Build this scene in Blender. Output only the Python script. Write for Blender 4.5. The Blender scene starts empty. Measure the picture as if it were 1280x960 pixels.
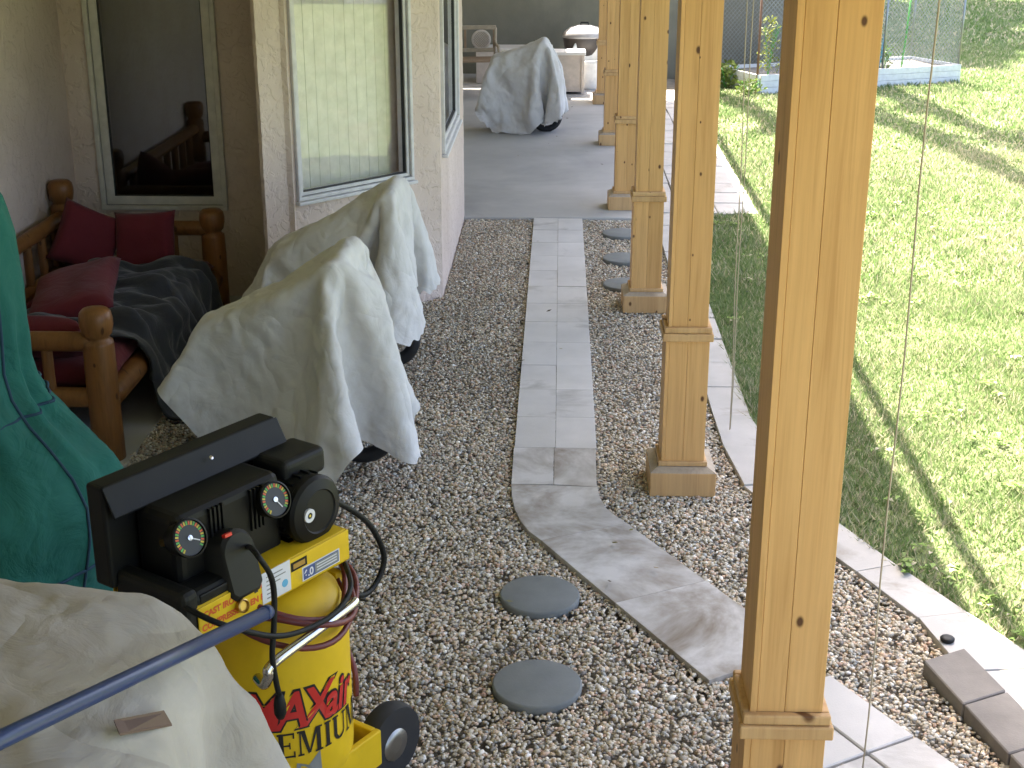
import bpy, bmesh, math, random
import numpy as np
from mathutils import Vector, Matrix, noise
random.seed(7)
R = math.radians
SC = bpy.context.scene
COL = SC.collection

# ------------------------------------------------------------------ camera
cam = bpy.data.objects.new('camera', bpy.data.cameras.new('camera'))
COL.objects.link(cam)
cam.location = (0, 0, 2.5)
cam.rotation_euler = (R(90 - 19.7), 0, R(1.71))
cam.data.sensor_width = 36
cam.data.lens = 36 * 1730 / 1280
cam.data.clip_start = .05
cam.data.clip_end = 500
SC.camera = cam
# ------------------------------------------------------------------ world and sun
SUN_EL, SUN_AZ = R(58), R(-11.3)          # high sun ahead and a little left
W = bpy.data.worlds.new('World')
SC.world = W
W.use_nodes = True
nt = W.node_tree
bg = nt.nodes['Background']
sky = nt.nodes.new('ShaderNodeTexSky')
sky.sky_type = 'NISHITA'
sky.sun_disc = False
sky.sun_elevation = SUN_EL
sky.sun_rotation = SUN_AZ
sky.air_density = .7
sky.dust_density = 4.0
sky.ozone_density = .4
nt.links.new(sky.outputs[0], bg.inputs[0])
bg.inputs[1].default_value = .15
sl = bpy.data.lights.new('sun', 'SUN')
sl.energy = 4.6
sl.angle = R(.5)
sl.color = (1, .95, .86)
sun = bpy.data.objects.new('sun', sl)
COL.objects.link(sun)
sdir = Vector((-math.sin(SUN_AZ) * math.cos(SUN_EL), -math.cos(SUN_AZ) * math.cos(SUN_EL), -math.sin(SUN_EL)))
sun.rotation_euler = sdir.to_track_quat('-Z', 'Y').to_euler()
SC.view_settings.view_transform = 'Standard'
SC.view_settings.look = 'None'
SC.view_settings.exposure = 2.7
SC.view_settings.use_white_balance = True
SC.view_settings.white_balance_temperature = 6850
SC.view_settings.gamma = 1.0

# ------------------------------------------------------------------ materials
MAT = {}
class NT:
    def __init__(s, name):
        m = bpy.data.materials.new(name); m.use_nodes = True
        s.m = m; s.t = m.node_tree; s.b = s.t.nodes['Principled BSDF']; s.out = s.t.nodes['Material Output']; MAT[name] = m
    def n(s, typ, **k):
        x = s.t.nodes.new('ShaderNode' + typ)
        for a, v in k.items():
            if a.startswith('i_'): x.inputs[int(a[2:])].default_value = v
            else: setattr(x, a, v)
        return x
    def l(s, a, b): s.t.links.new(a, b)
    def coord(s, scale=(1, 1, 1), rand=0, kind=3):
        tc = s.n('TexCoord'); mp = s.n('Mapping'); mp.inputs['Scale'].default_value = scale
        src = tc.outputs[kind]
        if rand:
            oi = s.n('ObjectInfo'); mu = s.n('Math', operation='MULTIPLY', i_1=rand); s.l(oi.outputs['Random'], mu.inputs[0])
            ad = s.n('VectorMath', operation='ADD'); s.l(src, ad.inputs[0]); s.l(mu.outputs[0], ad.inputs[1]); src = ad.outputs[0]
        s.l(src, mp.inputs[0]); return mp.outputs[0]
    def noise(s, co, scale, detail=4, rough=.55, dist=0):
        x = s.n('TexNoise'); x.inputs['Scale'].default_value = scale; x.inputs['Detail'].default_value = detail
        x.inputs['Roughness'].default_value = rough; x.inputs['Distortion'].default_value = dist
        s.l(co, x.inputs['Vector']); return x.outputs[0]
    def ramp(s, f, stops):
        x = s.n('ValToRGB'); e = x.color_ramp.elements
        while len(e) < len(stops): e.new(.5)
        for el, (p, c) in zip(e, stops):
            el.position = p; el.color = (c, c, c, 1) if isinstance(c, (int, float)) else (*c, 1)
        s.l(f, x.inputs[0]); return x.outputs[0]
    def mix(s, f, a, b, mode='MIX'):
        x = s.n('Mix', data_type='RGBA', blend_type=mode)
        for v, k in ((f, 0), (a, 6), (b, 7)):
            if isinstance(v, (int, float)): x.inputs[k].default_value = v
            elif isinstance(v, tuple): x.inputs[k].default_value = (*v, 1)
            else: s.l(v, x.inputs[k])
        return x.outputs[2]
    def bump(s, h, strength=.3, dist=.01, prev=None):
        x = s.n('Bump'); x.inputs['Strength'].default_value = strength; x.inputs['Distance'].default_value = dist
        s.l(h, x.inputs['Height'])
        if prev is not None: s.l(prev, x.inputs['Normal'])
        s.l(x.outputs[0], s.b.inputs['Normal']); return x.outputs[0]
    def col(s, c):
        if isinstance(c, tuple): s.b.inputs['Base Color'].default_value = (*c, 1)
        else: s.l(c, s.b.inputs['Base Color'])
    def set(s, rough=.6, metal=0, spec=.5):
        s.b.inputs['Roughness'].default_value = rough; s.b.inputs['Metallic'].default_value = metal
        s.b.inputs['Specular IOR Level'].default_value = spec

def mottled(name, c1, c2, scale=4, rough=.75, bump=.2, bscale=60, bdist=.003, rand=0, stain=None, spec=.4, metal=0):
    M = NT(name); co = M.coord(rand=rand)
    c = M.ramp(M.noise(co, scale, 6, .6), [(.3, c1), (.7, c2)])
    if stain:
        sc, sco, lo, hi = stain
        c = M.mix(M.ramp(M.noise(co, sc, 5, .65, .4), [(lo, 0.), (hi, 1.)]), c, sco)
    M.col(c); M.set(rough, metal, spec)
    if bump: M.bump(M.noise(co, bscale, 4, .6), bump, bdist)
    return M

def plain(name, c, rough=.5, metal=0, spec=.5, var=.12, scale=14, bump=.05, bscale=120):
    a = tuple(x * (1 - var) for x in c); b = tuple(min(1, x * (1 + var)) for x in c)
    return mottled(name, a, b, scale, rough, bump, bscale, .002, spec=spec, metal=metal)

# stucco: trowelled knock-down relief
M = NT('stucco'); co = M.coord()
M.col(M.mix(M.ramp(M.noise(co, 2.2, 5), [(.3, 0.), (.7, 1.)]), (.60, .49, .42), (.70, .59, .52))); M.set(.9, 0, .2)
b1 = M.bump(M.noise(co, 110, 3), .25, .004)
M.bump(M.ramp(M.noise(co, 17, 3, .5, .6), [(.47, 0.), (.56, 1.)]), .55, .008, b1)

# cedar / pine boards with grain and knots
def wood(name, c1, c2, ck, gx=26., gz=1.1, kscale=(6., 6., 3.6), krad=.10, rough=.55, kn=True):
    M = NT(name); co = M.coord(rand=31.)
    mp = M.n('Mapping'); mp.inputs['Scale'].default_value = (gx, gx, gz); M.l(co, mp.inputs[0])
    g = M.noise(mp.outputs[0], 1.6, 6, .6, 1.2)
    mp2 = M.n('Mapping'); mp2.inputs['Scale'].default_value = (gx * 5, gx * 5, 2.5); M.l(co, mp2.inputs[0])
    g2 = M.noise(mp2.outputs[0], 1.5, 3, .6)
    c = M.ramp(g, [(.25, c1), (.5, c2), (.8, tuple(x * 1.1 for x in c2))])
    mp3 = M.n('Mapping'); mp3.inputs['Scale'].default_value = (gx * .45, gx * .45, .55); M.l(co, mp3.inputs[0])
    c = M.mix(1., c, M.ramp(M.noise(mp3.outputs[0], 1.3, 4, .55, .6), [(.25, (.80, .74, .66)), (.55, (1., 1., 1.)), (.85, (1.08, 1.06, 1.02))]), 'MULTIPLY')
    c = M.mix(.32, c, M.ramp(g2, [(.3, c1), (.7, c2)]))
    oi = M.n('ObjectInfo'); tint = M.ramp(oi.outputs['Random'], [(0., (.86, .83, .78)), (1., (1., 1., 1.))])
    c = M.mix(1., c, tint, 'MULTIPLY')
    if kn:
        sx = M.n('SeparateXYZ'); M.l(co, sx.inputs[0]); ad = M.n('Math', operation='ADD'); M.l(sx.outputs[0], ad.inputs[0]); M.l(sx.outputs[1], ad.inputs[1])
        cx = M.n('CombineXYZ'); M.l(ad.outputs[0], cx.inputs[0]); M.l(sx.outputs[2], cx.inputs[1])
        mk = M.n('Mapping'); mk.inputs['Scale'].default_value = (kscale[0], kscale[2], 1); M.l(cx.outputs[0], mk.inputs[0])
        v = M.n('TexVoronoi', voronoi_dimensions='2D'); v.inputs['Scale'].default_value = 1.; M.l(mk.outputs[0], v.inputs['Vector'])
        sep = M.n('SeparateColor'); M.l(v.outputs['Color'], sep.inputs[0])
        sel = M.n('Math', operation='GREATER_THAN', i_1=.25); M.l(sep.outputs[0], sel.inputs[0])
        dd = M.n('Math', operation='DIVIDE'); M.l(v.outputs['Distance'], dd.inputs[0])
        sz = M.n('MapRange'); sz.inputs[3].default_value = krad * .22; sz.inputs[4].default_value = krad * .8; M.l(sep.outputs[1], sz.inputs[0]); M.l(sz.outputs[0], dd.inputs[1])
        core = M.ramp(dd.outputs[0], [(.45, 1.), (.8, 0.)]); halo = M.ramp(dd.outputs[0], [(.6, .55), (1., 0.)])
        for f, cc in ((halo, tuple(x * .62 for x in c1)), (core, ck)):
            mm = M.n('Math', operation='MULTIPLY'); M.l(f, mm.inputs[0]); M.l(sel.outputs[0], mm.inputs[1]); c = M.mix(mm.outputs[0], c, cc)
    M.col(c); M.set(rough, 0, .35); M.bump(g2, .12, .002)
    return M
wood('cedar', (.56, .31, .11), (.74, .445, .185), (.10, .04, .015))
wood('cedar_trim', (.50, .30, .135), (.66, .425, .205), (.14, .06, .02), gx=20, krad=.16)
wood('cedar_grey', (.34, .27, .20), (.46, .38, .29), (.14, .06, .02), gx=20, krad=.1)
wood('log_wood', (.15, .062, .018), (.25, .11, .033), (.07, .025, .008), gx=18, gz=2.5, krad=.13, rough=.4)
plain('joint_dark', (.05, .03, .018), .9)

mottled('paver', (.49, .47, .44), (.60, .575, .54), 3.2, .9, .35, 160, .002, rand=19., stain=(2.1, (.23, .21, .18), .56, .80), spec=.25)
mottled('paver_worn', (.49, .47, .44), (.60, .575, .54), 3.0, .9, .35, 160, .002, rand=7., stain=(2.6, (.22, .18, .135), .40, .66), spec=.25)
mottled('edge_paver', (.42, .405, .38), (.53, .51, .48), 3.0, .9, .35, 160, .002, rand=19., stain=(4., (.25, .21, .16), .58, .82), spec=.25)
mottled('brown_block', (.17, .155, .14), (.25, .23, .205), 5, .9, .4, 140, .003, rand=11., spec=.25)
mottled('round_stone', (.155, .165, .16), (.205, .215, .205), 7, .85, .3, 140, .002, rand=9., spec=.3)
mottled('slab', (.37, .36, .34), (.46, .45, .425), 1.3, .82, .3, 90, .002, stain=(.6, (.28, .275, .265), .5, .8), spec=.3)
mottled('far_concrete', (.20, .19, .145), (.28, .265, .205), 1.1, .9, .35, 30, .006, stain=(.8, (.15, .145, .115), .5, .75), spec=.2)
mottled('soil', (.20, .175, .135), (.30, .265, .21), 9, .95, .6, 40, .02)
mottled('lawn_ground', (.11, .165, .055), (.19, .22, .095), 5, .95, .5, 60, .01, stain=(1.2, (.20, .19, .09), .5, .75))
mottled('bed_soil', (.16, .15, .13), (.24, .225, .20), 9, .95, .6, 40, .02)
plain('soffit', (.76, .73, .67), .8)
plain('roof_dark', (.09, .085, .08), .9)
plain('interior', (.05, .05, .05), .9)
plain('interior_grey', (.24, .24, .23), .9)
plain('frame_beige', (.60, .58, .53), .45)
plain('frame_white', (.62, .615, .63), .4)
plain('gasket', (.02, .02, .02), .6)
plain('blind', (.72, .71, .68), .7)
plain('black_plastic', (.0075, .008, .008), .55, spec=.28, bump=.15, bscale=220)
plain('black_metal', (.006, .006, .006), .5, spec=.25, var=.3)
plain('grey_plastic', (.016, .016, .014), .55, spec=.3)
plain('rubber', (.016, .016, .017), .75)
mottled('yellow_paint', (.62, .40, .010), (.72, .475, .014), 9, .48, .08, 60, .002, stain=(7., (.42, .29, .05), .60, .80), spec=.35)
plain('red_paint', (.52, .025, .02), .4, var=.05)
plain('orange_red', (.60, .10, .02), .5, var=.05)
plain('black_ink', (.012, .011, .011), .5)
plain('grey_ink', (.22, .23, .22), .45)
plain('white_paint', (.74, .74, .72), .5, var=.05)
plain('label_white', (.62, .63, .66), .4, var=.04)
plain('label_blue', (.05, .08, .22), .4)
plain('chrome', (.62, .62, .62), .16, metal=1, var=.1)
plain('dull_steel', (.32, .32, .31), .4, metal=1)
plain('hose_maroon', (.13, .022, .02), .45)
plain('pole_blue', (.012, .034, .125), .32, bump=.02)
plain('tape_brown', (.10, .06, .05), .6)
plain('brass', (.45, .30, .10), .35, metal=1)
plain('cord', (.42, .36, .26), .8)
plain('red_lamp', (.7, .03, .02), .3)
plain('dial_face', (.018, .018, .017), .4)
plain('green_ink', (.08, .36, .06), .5)
plain('yellow_ink', (.55, .42, .04), .5)
plain('lid_grey', (.36, .35, .35), .45)
plain('bowl_brown', (.06, .05, .045), .5)
plain('wicker', (.56, .50, .44), .75, bump=.5, bscale=70)
plain('bench_wood', (.30, .20, .12), .6)
plain('bench_metal', (.36, .30, .22), .6, bump=.4, bscale=60)
plain('galvanised', (.30, .32, .31), .45, metal=1)
plain('rust', (.20, .11, .07), .85)
plain('siding', (.70, .71, .71), .6, bump=.1, bscale=40)
plain('bark', (.11, .075, .05), .95, bump=.8, bscale=25)
plain('stake_blue', (.10, .35, .55), .5)

# fabrics
def fabric(name, c1, c2, weave=420, wb=.15, crease=.4, rough=.85, sheen=.0, cs=7., dirt=None, trans=0, ridge=0):
    M = NT(name); co = M.coord(rand=5.)
    c = M.ramp(M.noise(co, 3., 5), [(.3, c1), (.7, c2)])
    if dirt: c = M.mix(M.ramp(M.noise(co, 2.1, 5, .7), [(.52, 0.), (.78, .75)]), c, dirt)
    M.col(c); M.set(rough, 0, .25); M.b.inputs['Sheen Weight'].default_value = sheen
    b1 = M.bump(M.noise(co, weave, 2), wb, .0015)
    b1 = M.bump(M.noise(co, cs, 5, .55, .8), crease, .03, b1)
    if ridge:                                  # sharp fold lines of a stiff sheet that has been crumpled
        for sc, st, di in ((4.0, .8, .06), (9., .45, .02)):
            r = M.n('Math', operation='ABSOLUTE'); q = M.n('Math', operation='SUBTRACT', i_1=.5); M.l(M.noise(co, sc, 1.5, .5, .5), q.inputs[0]); M.l(q.outputs[0], r.inputs[0]); b1 = M.bump(r.outputs[0], st, di, b1)
    if trans:
        tr = M.n('BsdfTranslucent'); M.l(c if not isinstance(c, tuple) else c, tr.inputs[0]); mx = M.n('MixShader', i_0=trans)
        M.l(M.b.outputs[0], mx.inputs[1]); M.l(tr.outputs[0], mx.inputs[2]); M.l(mx.outputs[0], M.out.inputs[0])
    return M
fabric('tarp_white', (.62, .61, .60), (.71, .705, .70), crease=.35, cs=8., dirt=(.40, .355, .295), trans=.08, ridge=1)
fabric('tarp_soiled_shaded', (.36, .335, .31), (.48, .46, .45), crease=.4, cs=8., dirt=(.32, .28, .235), trans=.08, ridge=1)  # near tarp: soiled, and its base darkened to stand in for roof shade
fabric('green_canvas', (.012, .105, .088), (.020, .145, .122), crease=.6, cs=6., dirt=(.035, .12, .10), ridge=1)
fabric('seam_navy', (.02, .05, .09), (.03, .07, .11), crease=.1)
fabric('red_fabric', (.105, .012, .018), (.14, .017, .024), crease=.35, sheen=.1)
fabric('charcoal_blanket', (.017, .018, .020), (.034, .035, .038), crease=.6, sheen=.2)

# coated window glass: reflects part of the garden, lets the blinds behind show
def glass(name, refl, tint):
    M = NT(name); M.t.nodes.remove(M.b)
    g = M.n('BsdfGlossy'); g.inputs['Roughness'].default_value = .015; g.inputs['Color'].default_value = (.92, .92, .92, 1)
    t = M.n('BsdfTransparent'); t.inputs[0].default_value = (*tint, 1)
    lw = M.n('LayerWeight'); lw.inputs[0].default_value = .22
    ad = M.n('Math', operation='ADD', i_1=refl); ad.use_clamp = True; M.l(lw.outputs['Fresnel'], ad.inputs[0])
    x = M.n('MixShader'); M.l(ad.outputs[0], x.inputs[0]); M.l(t.outputs[0], x.inputs[1]); M.l(g.outputs[0], x.inputs[2]); M.l(x.outputs[0], M.out.inputs[0])
glass('glass_coated', .035, (.975, .97, .98)); glass('glass_dark', .13, (.5, .51, .49))

# vertex coloured stuff
def vcol(name, rough, trans=0, spec=.3):
    M = NT(name); a = M.n('Attribute', attribute_name='tone'); M.l(a.outputs['Color'], M.b.inputs['Base Color']); M.set(rough, 0, spec)
    if trans:
        tr = M.n('BsdfTranslucent'); M.l(a.outputs['Color'], tr.inputs[0]); mx = M.n('MixShader', i_0=trans)
        M.l(M.b.outputs[0], mx.inputs[1]); M.l(tr.outputs[0], mx.inputs[2]); M.l(mx.outputs[0], M.out.inputs[0])
vcol('pebbles', .7); vcol('blades', .6, .5, .25); vcol('leaves', .55, .25)

# ------------------------------------------------------------------ helpers
def tag(o, label=None, cat=None, group=None, kind=None):
    for k, v in (('label', label), ('category', cat), ('group', group), ('kind', kind)):
        if v: o[k] = v
    return o
def thing(name, label, cat, loc=(0, 0, 0), rz=0, group=None):
    o = bpy.data.objects.new(name, None); o.empty_display_size = .1; COL.objects.link(o)
    o.location = loc; o.rotation_euler = (0, 0, rz); return tag(o, label, cat, group)
def link(name, me, mat, parent=None, smooth=False, bevel=0, seg=2):
    if mat and not me.materials:
        for m in (mat if isinstance(mat, (list, tuple)) else [mat]): me.materials.append(MAT[m])
    o = bpy.data.objects.new(name, me); COL.objects.link(o)
    if parent: o.parent = parent
    if smooth: me.polygons.foreach_set('use_smooth', [True] * len(me.polygons))
    if bevel:
        b = o.modifiers.new('bevel', 'BEVEL'); b.width = bevel; b.segments = seg; b.limit_method = 'ANGLE'; b.angle_limit = R(40)
    return o
def copy_tree(o, parent=None):
    c = o.copy(); COL.objects.link(c); c.parent = parent
    for ch in [x for x in o.children]: copy_tree(ch, c)
    return c
class MB:
    """collects simple solids into one mesh"""
    def __init__(s): s.v = []; s.f = []; s.mi = []; s.cur = 0
    def add(s, v, f):
        n = len(s.v); s.v += [tuple(x) for x in v]; s.f += [tuple(i + n for i in q) for q in f]; s.mi += [s.cur] * len(f); return s
    def box(s, a, b, m=None):
        (x0, y0, z0), (x1, y1, z1) = a, b
        v = [Vector(p) for p in ((x0, y0, z0), (x1, y0, z0), (x1, y1, z0), (x0, y1, z0), (x0, y0, z1), (x1, y0, z1), (x1, y1, z1), (x0, y1, z1))]
        if m: v = [m @ p for p in v]
        return s.add(v, [(3, 2, 1, 0), (4, 5, 6, 7), (0, 1, 5, 4), (1, 2, 6, 5), (2, 3, 7, 6), (3, 0, 4, 7)])
    def prism(s, pts, z0, z1):
        n = len(pts); v = [(x, y, z0) for x, y in pts] + [(x, y, z1) for x, y in pts]
        return s.add(v, [tuple(range(n - 1, -1, -1)), tuple(range(n, 2 * n))] + [(i, (i + 1) % n, (i + 1) % n + n, i + n) for i in range(n)])
    def tube(s, pts, r, n=8, cap=True):
        pts = [Vector(p) for p in pts]; k = len(pts); rr = r if isinstance(r, (list, tuple)) else [r] * k
        V = []; prev = None
        for i, p in enumerate(pts):
            t = (pts[min(i + 1, k - 1)] - pts[max(i - 1, 0)]).normalized()
            if prev is None: prev = t.cross(Vector((0, 0, 1)) if abs(t.z) < .9 else Vector((1, 0, 0))).normalized()
            prev = (prev - t * prev.dot(t)).normalized(); bn = t.cross(prev)
            V += [p + (prev * math.cos(2 * math.pi * j / n) + bn * math.sin(2 * math.pi * j / n)) * rr[i] for j in range(n)]
        F = [(i * n + j, i * n + (j + 1) % n, (i + 1) * n + (j + 1) % n, (i + 1) * n + j) for i in range(k - 1) for j in range(n)]
        if cap: F += [tuple(range(n - 1, -1, -1)), tuple(range((k - 1) * n, k * n))]
        return s.add(V, F)
    def lathe(s, prof, n=32, m=None, sx=1, sy=1):
        V = []
        for r, z in prof:
            for j in range(n):
                a = 2 * math.pi * j / n; p = Vector((r * math.cos(a) * sx, r * math.sin(a) * sy, z)); V.append(m @ p if m else p)
        k = len(prof)
        F = [(i * n + j, i * n + (j + 1) % n, (i + 1) * n + (j + 1) % n, (i + 1) * n + j) for i in range(k - 1) for j in range(n)]
        F += [tuple(range(n - 1, -1, -1)), tuple(range((k - 1) * n, k * n))]
        return s.add(V, F)
    def mesh(s, name):
        me = bpy.data.meshes.new(name); me.from_pydata(s.v, [], s.f)
        if any(s.mi): me.polygons.foreach_set('material_index', s.mi)
        bm = bmesh.new(); bm.from_mesh(me); bmesh.ops.recalc_face_normals(bm, faces=bm.faces[:]); bm.to_mesh(me); bm.free()
        return me
    def build(s, name, mat, parent=None, smooth=False, bevel=0, seg=2): return link(name, s.mesh(name), mat, parent, smooth, bevel, seg)
def smooth_by_angle(o, a=35):
    me = o.data; me.polygons.foreach_set('use_smooth', [True] * len(me.polygons))
    bm = bmesh.new(); bm.from_mesh(me)
    for e in bm.edges: e.smooth = len(e.link_faces) == 2 and e.calc_face_angle(0) < R(a)
    bm.to_mesh(me); bm.free(); return o
def fast_mesh(name, V, F, tone=None):
    """V (n,3), F (m,k) numpy arrays -> mesh, tone = per vertex rgb"""
    me = bpy.data.meshes.new(name); n, (m, k) = len(V), F.shape
    me.vertices.add(n); me.vertices.foreach_set('co', V.astype(np.float32).ravel())
    me.loops.add(m * k); me.loops.foreach_set('vertex_index', F.astype(np.int32).ravel())
    me.polygons.add(m); me.polygons.foreach_set('loop_start', np.arange(0, m * k, k, dtype=np.int32)); me.polygons.foreach_set('loop_total', np.full(m, k, dtype=np.int32))
    me.update(calc_edges=True)
    if tone is not None:
        at = me.attributes.new('tone', 'FLOAT_COLOR', 'POINT'); at.data.foreach_set('color', np.concatenate([tone, np.ones((n, 1))], 1).astype(np.float32).ravel())
    return me
def in_poly(P, poly):
    x, y = P[:, 0], P[:, 1]; r = np.zeros(len(P), bool); q = np.array(poly)
    for (x0, y0), (x1, y1) in zip(q, np.roll(q, -1, 0)):
        c = ((y0 > y) != (y1 > y)) & (x < (x1 - x0) * (y - y0) / (y1 - y0 + 1e-12) + x0); r ^= c
    return r
def lerp(a, b, t): return (a[0] + (b[0] - a[0]) * t, a[1] + (b[1] - a[1]) * t)
def along(poly, d):
    """point at arc length d on a polyline"""
    for a, b in zip(poly, poly[1:]):
        L = math.dist(a, b)
        if d <= L: return lerp(a, b, d / L)
        d -= L
    return poly[-1]
def nearest(poly, p):
    best = None
    for a, b in zip(poly, poly[1:]):
        dx, dy = b[0] - a[0], b[1] - a[1]; t = max(0, min(1, ((p[0] - a[0]) * dx + (p[1] - a[1]) * dy) / (dx * dx + dy * dy))); q = (a[0] + dx * t, a[1] + dy * t)
        if best is None or math.dist(q, p) < math.dist(best, p): best = q
    return best
def length(poly): return sum(math.dist(a, b) for a, b in zip(poly, poly[1:]))
def text_mesh(txt, size, bold=0, shear=0, spacing=1, extrude=0):
    cu = bpy.data.curves.new('lettering', 'FONT'); cu.body = txt; cu.size = size; cu.offset = bold; cu.shear = shear; cu.space_character = spacing; cu.extrude = extrude
    o = bpy.data.objects.new('lettering', cu); COL.objects.link(o)
    dg = bpy.context.evaluated_depsgraph_get(); me = bpy.data.meshes.new_from_object(o.evaluated_get(dg)); bpy.data.objects.remove(o); me.materials.clear()
    return me

# ------------------------------------------------------------------ ground, lawn, slab
LAWN_EDGE = [(2.3, 2.6), (1.86, 3.75), (1.635, 4.295), (1.493, 4.595), (1.35, 4.912), (1.227, 5.187), (1.12, 5.60), (1.03, 6.15), (1.0, 6.5), (1.0, 11.06), (1.66, 11.07), (1.70, 13.0), (1.73, 18.3)]
KERB_IN = [(1.62, 3.2), (1.443, 3.75), (1.365, 4.358), (1.336, 4.471), (1.261, 4.649), (1.156, 4.906), (1.0, 5.25), (.879, 5.525), (.825, 5.80), (.815, 6.3), (.815, 11.05)]
o = MB().add([(-90, -60, -.045), (110, -60, -.045), (110, 140, -.045), (-90, 140, -.045)], [(0, 1, 2, 3)]).build('ground', 'soil'); tag(o, kind='structure')
lawn_poly = LAWN_EDGE + [(1.73, 20.2), (-30, 20.3), (-30, 120), (100, 120), (100, -40), (2.6, -40)]
me = bpy.data.meshes.new('lawn'); me.from_pydata([(x, y, .0) for x, y in lawn_poly], [], [tuple(range(len(lawn_poly)))[::-1]])
o = link('lawn', me, 'lawn_ground'); tag(o, kind='structure')
o = MB().box((-3.2, 10.885, -.04), (.715, 20.0, .022)).build('patio_slab', 'slab', None, bevel=.012); tag(o, kind='structure')
o = MB().box((-3.2, 2.5, -.03), (-1.95, 10.88, .004)).build('porch_floor', 'slab'); tag(o, kind='structure')

# ------------------------------------------------------------------ paths
path = tag(bpy.data.objects.new('path', None), kind='structure'); COL.objects.link(path)
PATH_POLYS = []
def quad_paver(parent, pts, z0, z1, mat, name='paver', g=.003, lift=.004):
    c = Vector((sum(p[0] for p in pts) / len(pts), sum(p[1] for p in pts) / len(pts)))
    q = [Vector(p) + (c - Vector(p)).normalized() * g * 1.4 for p in pts]
    dz = random.uniform(-lift, lift)
    m = MB().prism([(p.x, p.y) for p in q], z0, z1 + dz)
    tx, ty = random.uniform(-.008, .008), random.uniform(-.008, .008)
    m.v = [(x, y, z + (x - c.x) * tx + (y - c.y) * ty) for x, y, z in m.v]
    PATH_POLYS.append([(p[0], p[1]) for p in pts])
    return m.build(name, mat, parent, bevel=.004 if g > .002 else .0012, seg=1)
xl = lambda y: -.150 + (10.9 - y) * -.004
ys = [10.875 - .4027 * i for i in range(13)]
for a, b in zip(ys, ys[1:]):
    for s in (0, 1):
        x0, x1 = xl(a) + s * .194, xl(b) + s * .194
        quad_paver(path, [(x1, b), (x1 + .194, b), (x0 + .194, a), (x0, a)], -.01, .018, 'paver', g=.0011, lift=.0015)
y = ys[-1]
quad_paver(path, [(-.172, 5.62), (.016, 5.62), (.017, y), (-.172, y)], -.01, .018, 'paver_worn', g=.001, lift=.001)
quad_paver(path, [(.017, 5.62), (.207, 5.60), (.214, y), (.018, y)], -.01, .018, 'paver_worn', g=.001, lift=.001)
quad_paver(path, [(-.172, 5.619), (-.165, 5.48), (-.148, 5.35), (-.120, 5.23), (-.085, 5.14), (-.034, 5.055), (.322, 5.230), (.270, 5.315), (.238, 5.385), (.219, 5.48), (.209, 5.60)], -.01, .019, 'paver_worn', g=.0006, lift=.0008)
quad_paver(path, [(-.034, 5.053), (.245, 4.548), (.598, 4.735), (.322, 5.229)], -.01, .019, 'paver_worn', g=.0006, lift=.0008)
quad_paver(path, [(.245, 4.546), (.537, 4.022), (.875, 4.235), (.600, 4.734)], -.01, .0185, 'paver_worn', g=.0006, lift=.0008)
# lower flight of the path, beyond the near post
d2 = Vector((.495, -.869)); n2 = Vector((.869, .495)); s0 = Vector((.945, 4.07))
for i in range(4):
    for s in (0, 1):
        p = s0 - n2 * .196 * s + d2 * .405 * i
        q = [p - n2 * .194, p - n2 * .194 + d2 * .402, p + d2 * .402, p]
        quad_paver(path, [tuple(v) for v in q], -.01, .018, 'paver')

edging = tag(bpy.data.objects.new('lawn_edging_path', None), kind='structure'); COL.objects.link(edging)
outer = LAWN_EDGE[:10]; Lo, Li = length(outer), length(KERB_IN); N = 21
for i in range(N):
    t0, t1 = i / N, (i + 1) / N
    quad_paver(edging, [nearest(KERB_IN, along(outer, Lo * t0)), along(outer, Lo * t0), along(outer, Lo * t1), nearest(KERB_IN, along(outer, Lo * t1))], -.03, .018, 'edge_paver', g=.002, lift=.004)
for i in range(18):
    for k, (xa, xb) in enumerate(((.725, 1.03), (1.034, 1.34), (1.344, 1.675))):
        ya = 11.075 + i * .405
        quad_paver(edging, [(xa, ya), (xb + (.002 * i if k == 2 else 0), ya), (xb + (.002 * i if k == 2 else 0), ya + .402), (xa, ya + .402)], -.03, .022, 'edge_paver', lift=.005)
blk = thing('paver_border', 'row of brown grey concrete blocks laid beside the lawn edging', 'block row', (0, 0, 0))
A0, A1, B0, B1 = (1.262, 4.12), (1.425, 4.205), (1.45, 3.32), (1.62, 3.40)
for i in range(3):
    t0, t1 = i / 3, (i + 1) / 3
    quad_paver(blk, [lerp(A0, B0, t1), lerp(A1, B1, t1), lerp(A1, B1, t0), lerp(A0, B0, t0)], -.02, .052, 'brown_block', 'block', g=.003)
lt = thing('garden_light', 'small black ground light at the end of the dark block row', 'light', (1.395, 4.30, .0))
MB().lathe([(.020, 0), (.020, .022), (.024, .024), (.025, .032), (.022, .036), (.01, .037)], 20).build('light_head', 'black_plastic', lt, True)
MB().lathe([(.0, -.04), (.006, -.02), (.012, .0), (.012, .01)], 10).build('spike', 'black_plastic', lt, True)

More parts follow.
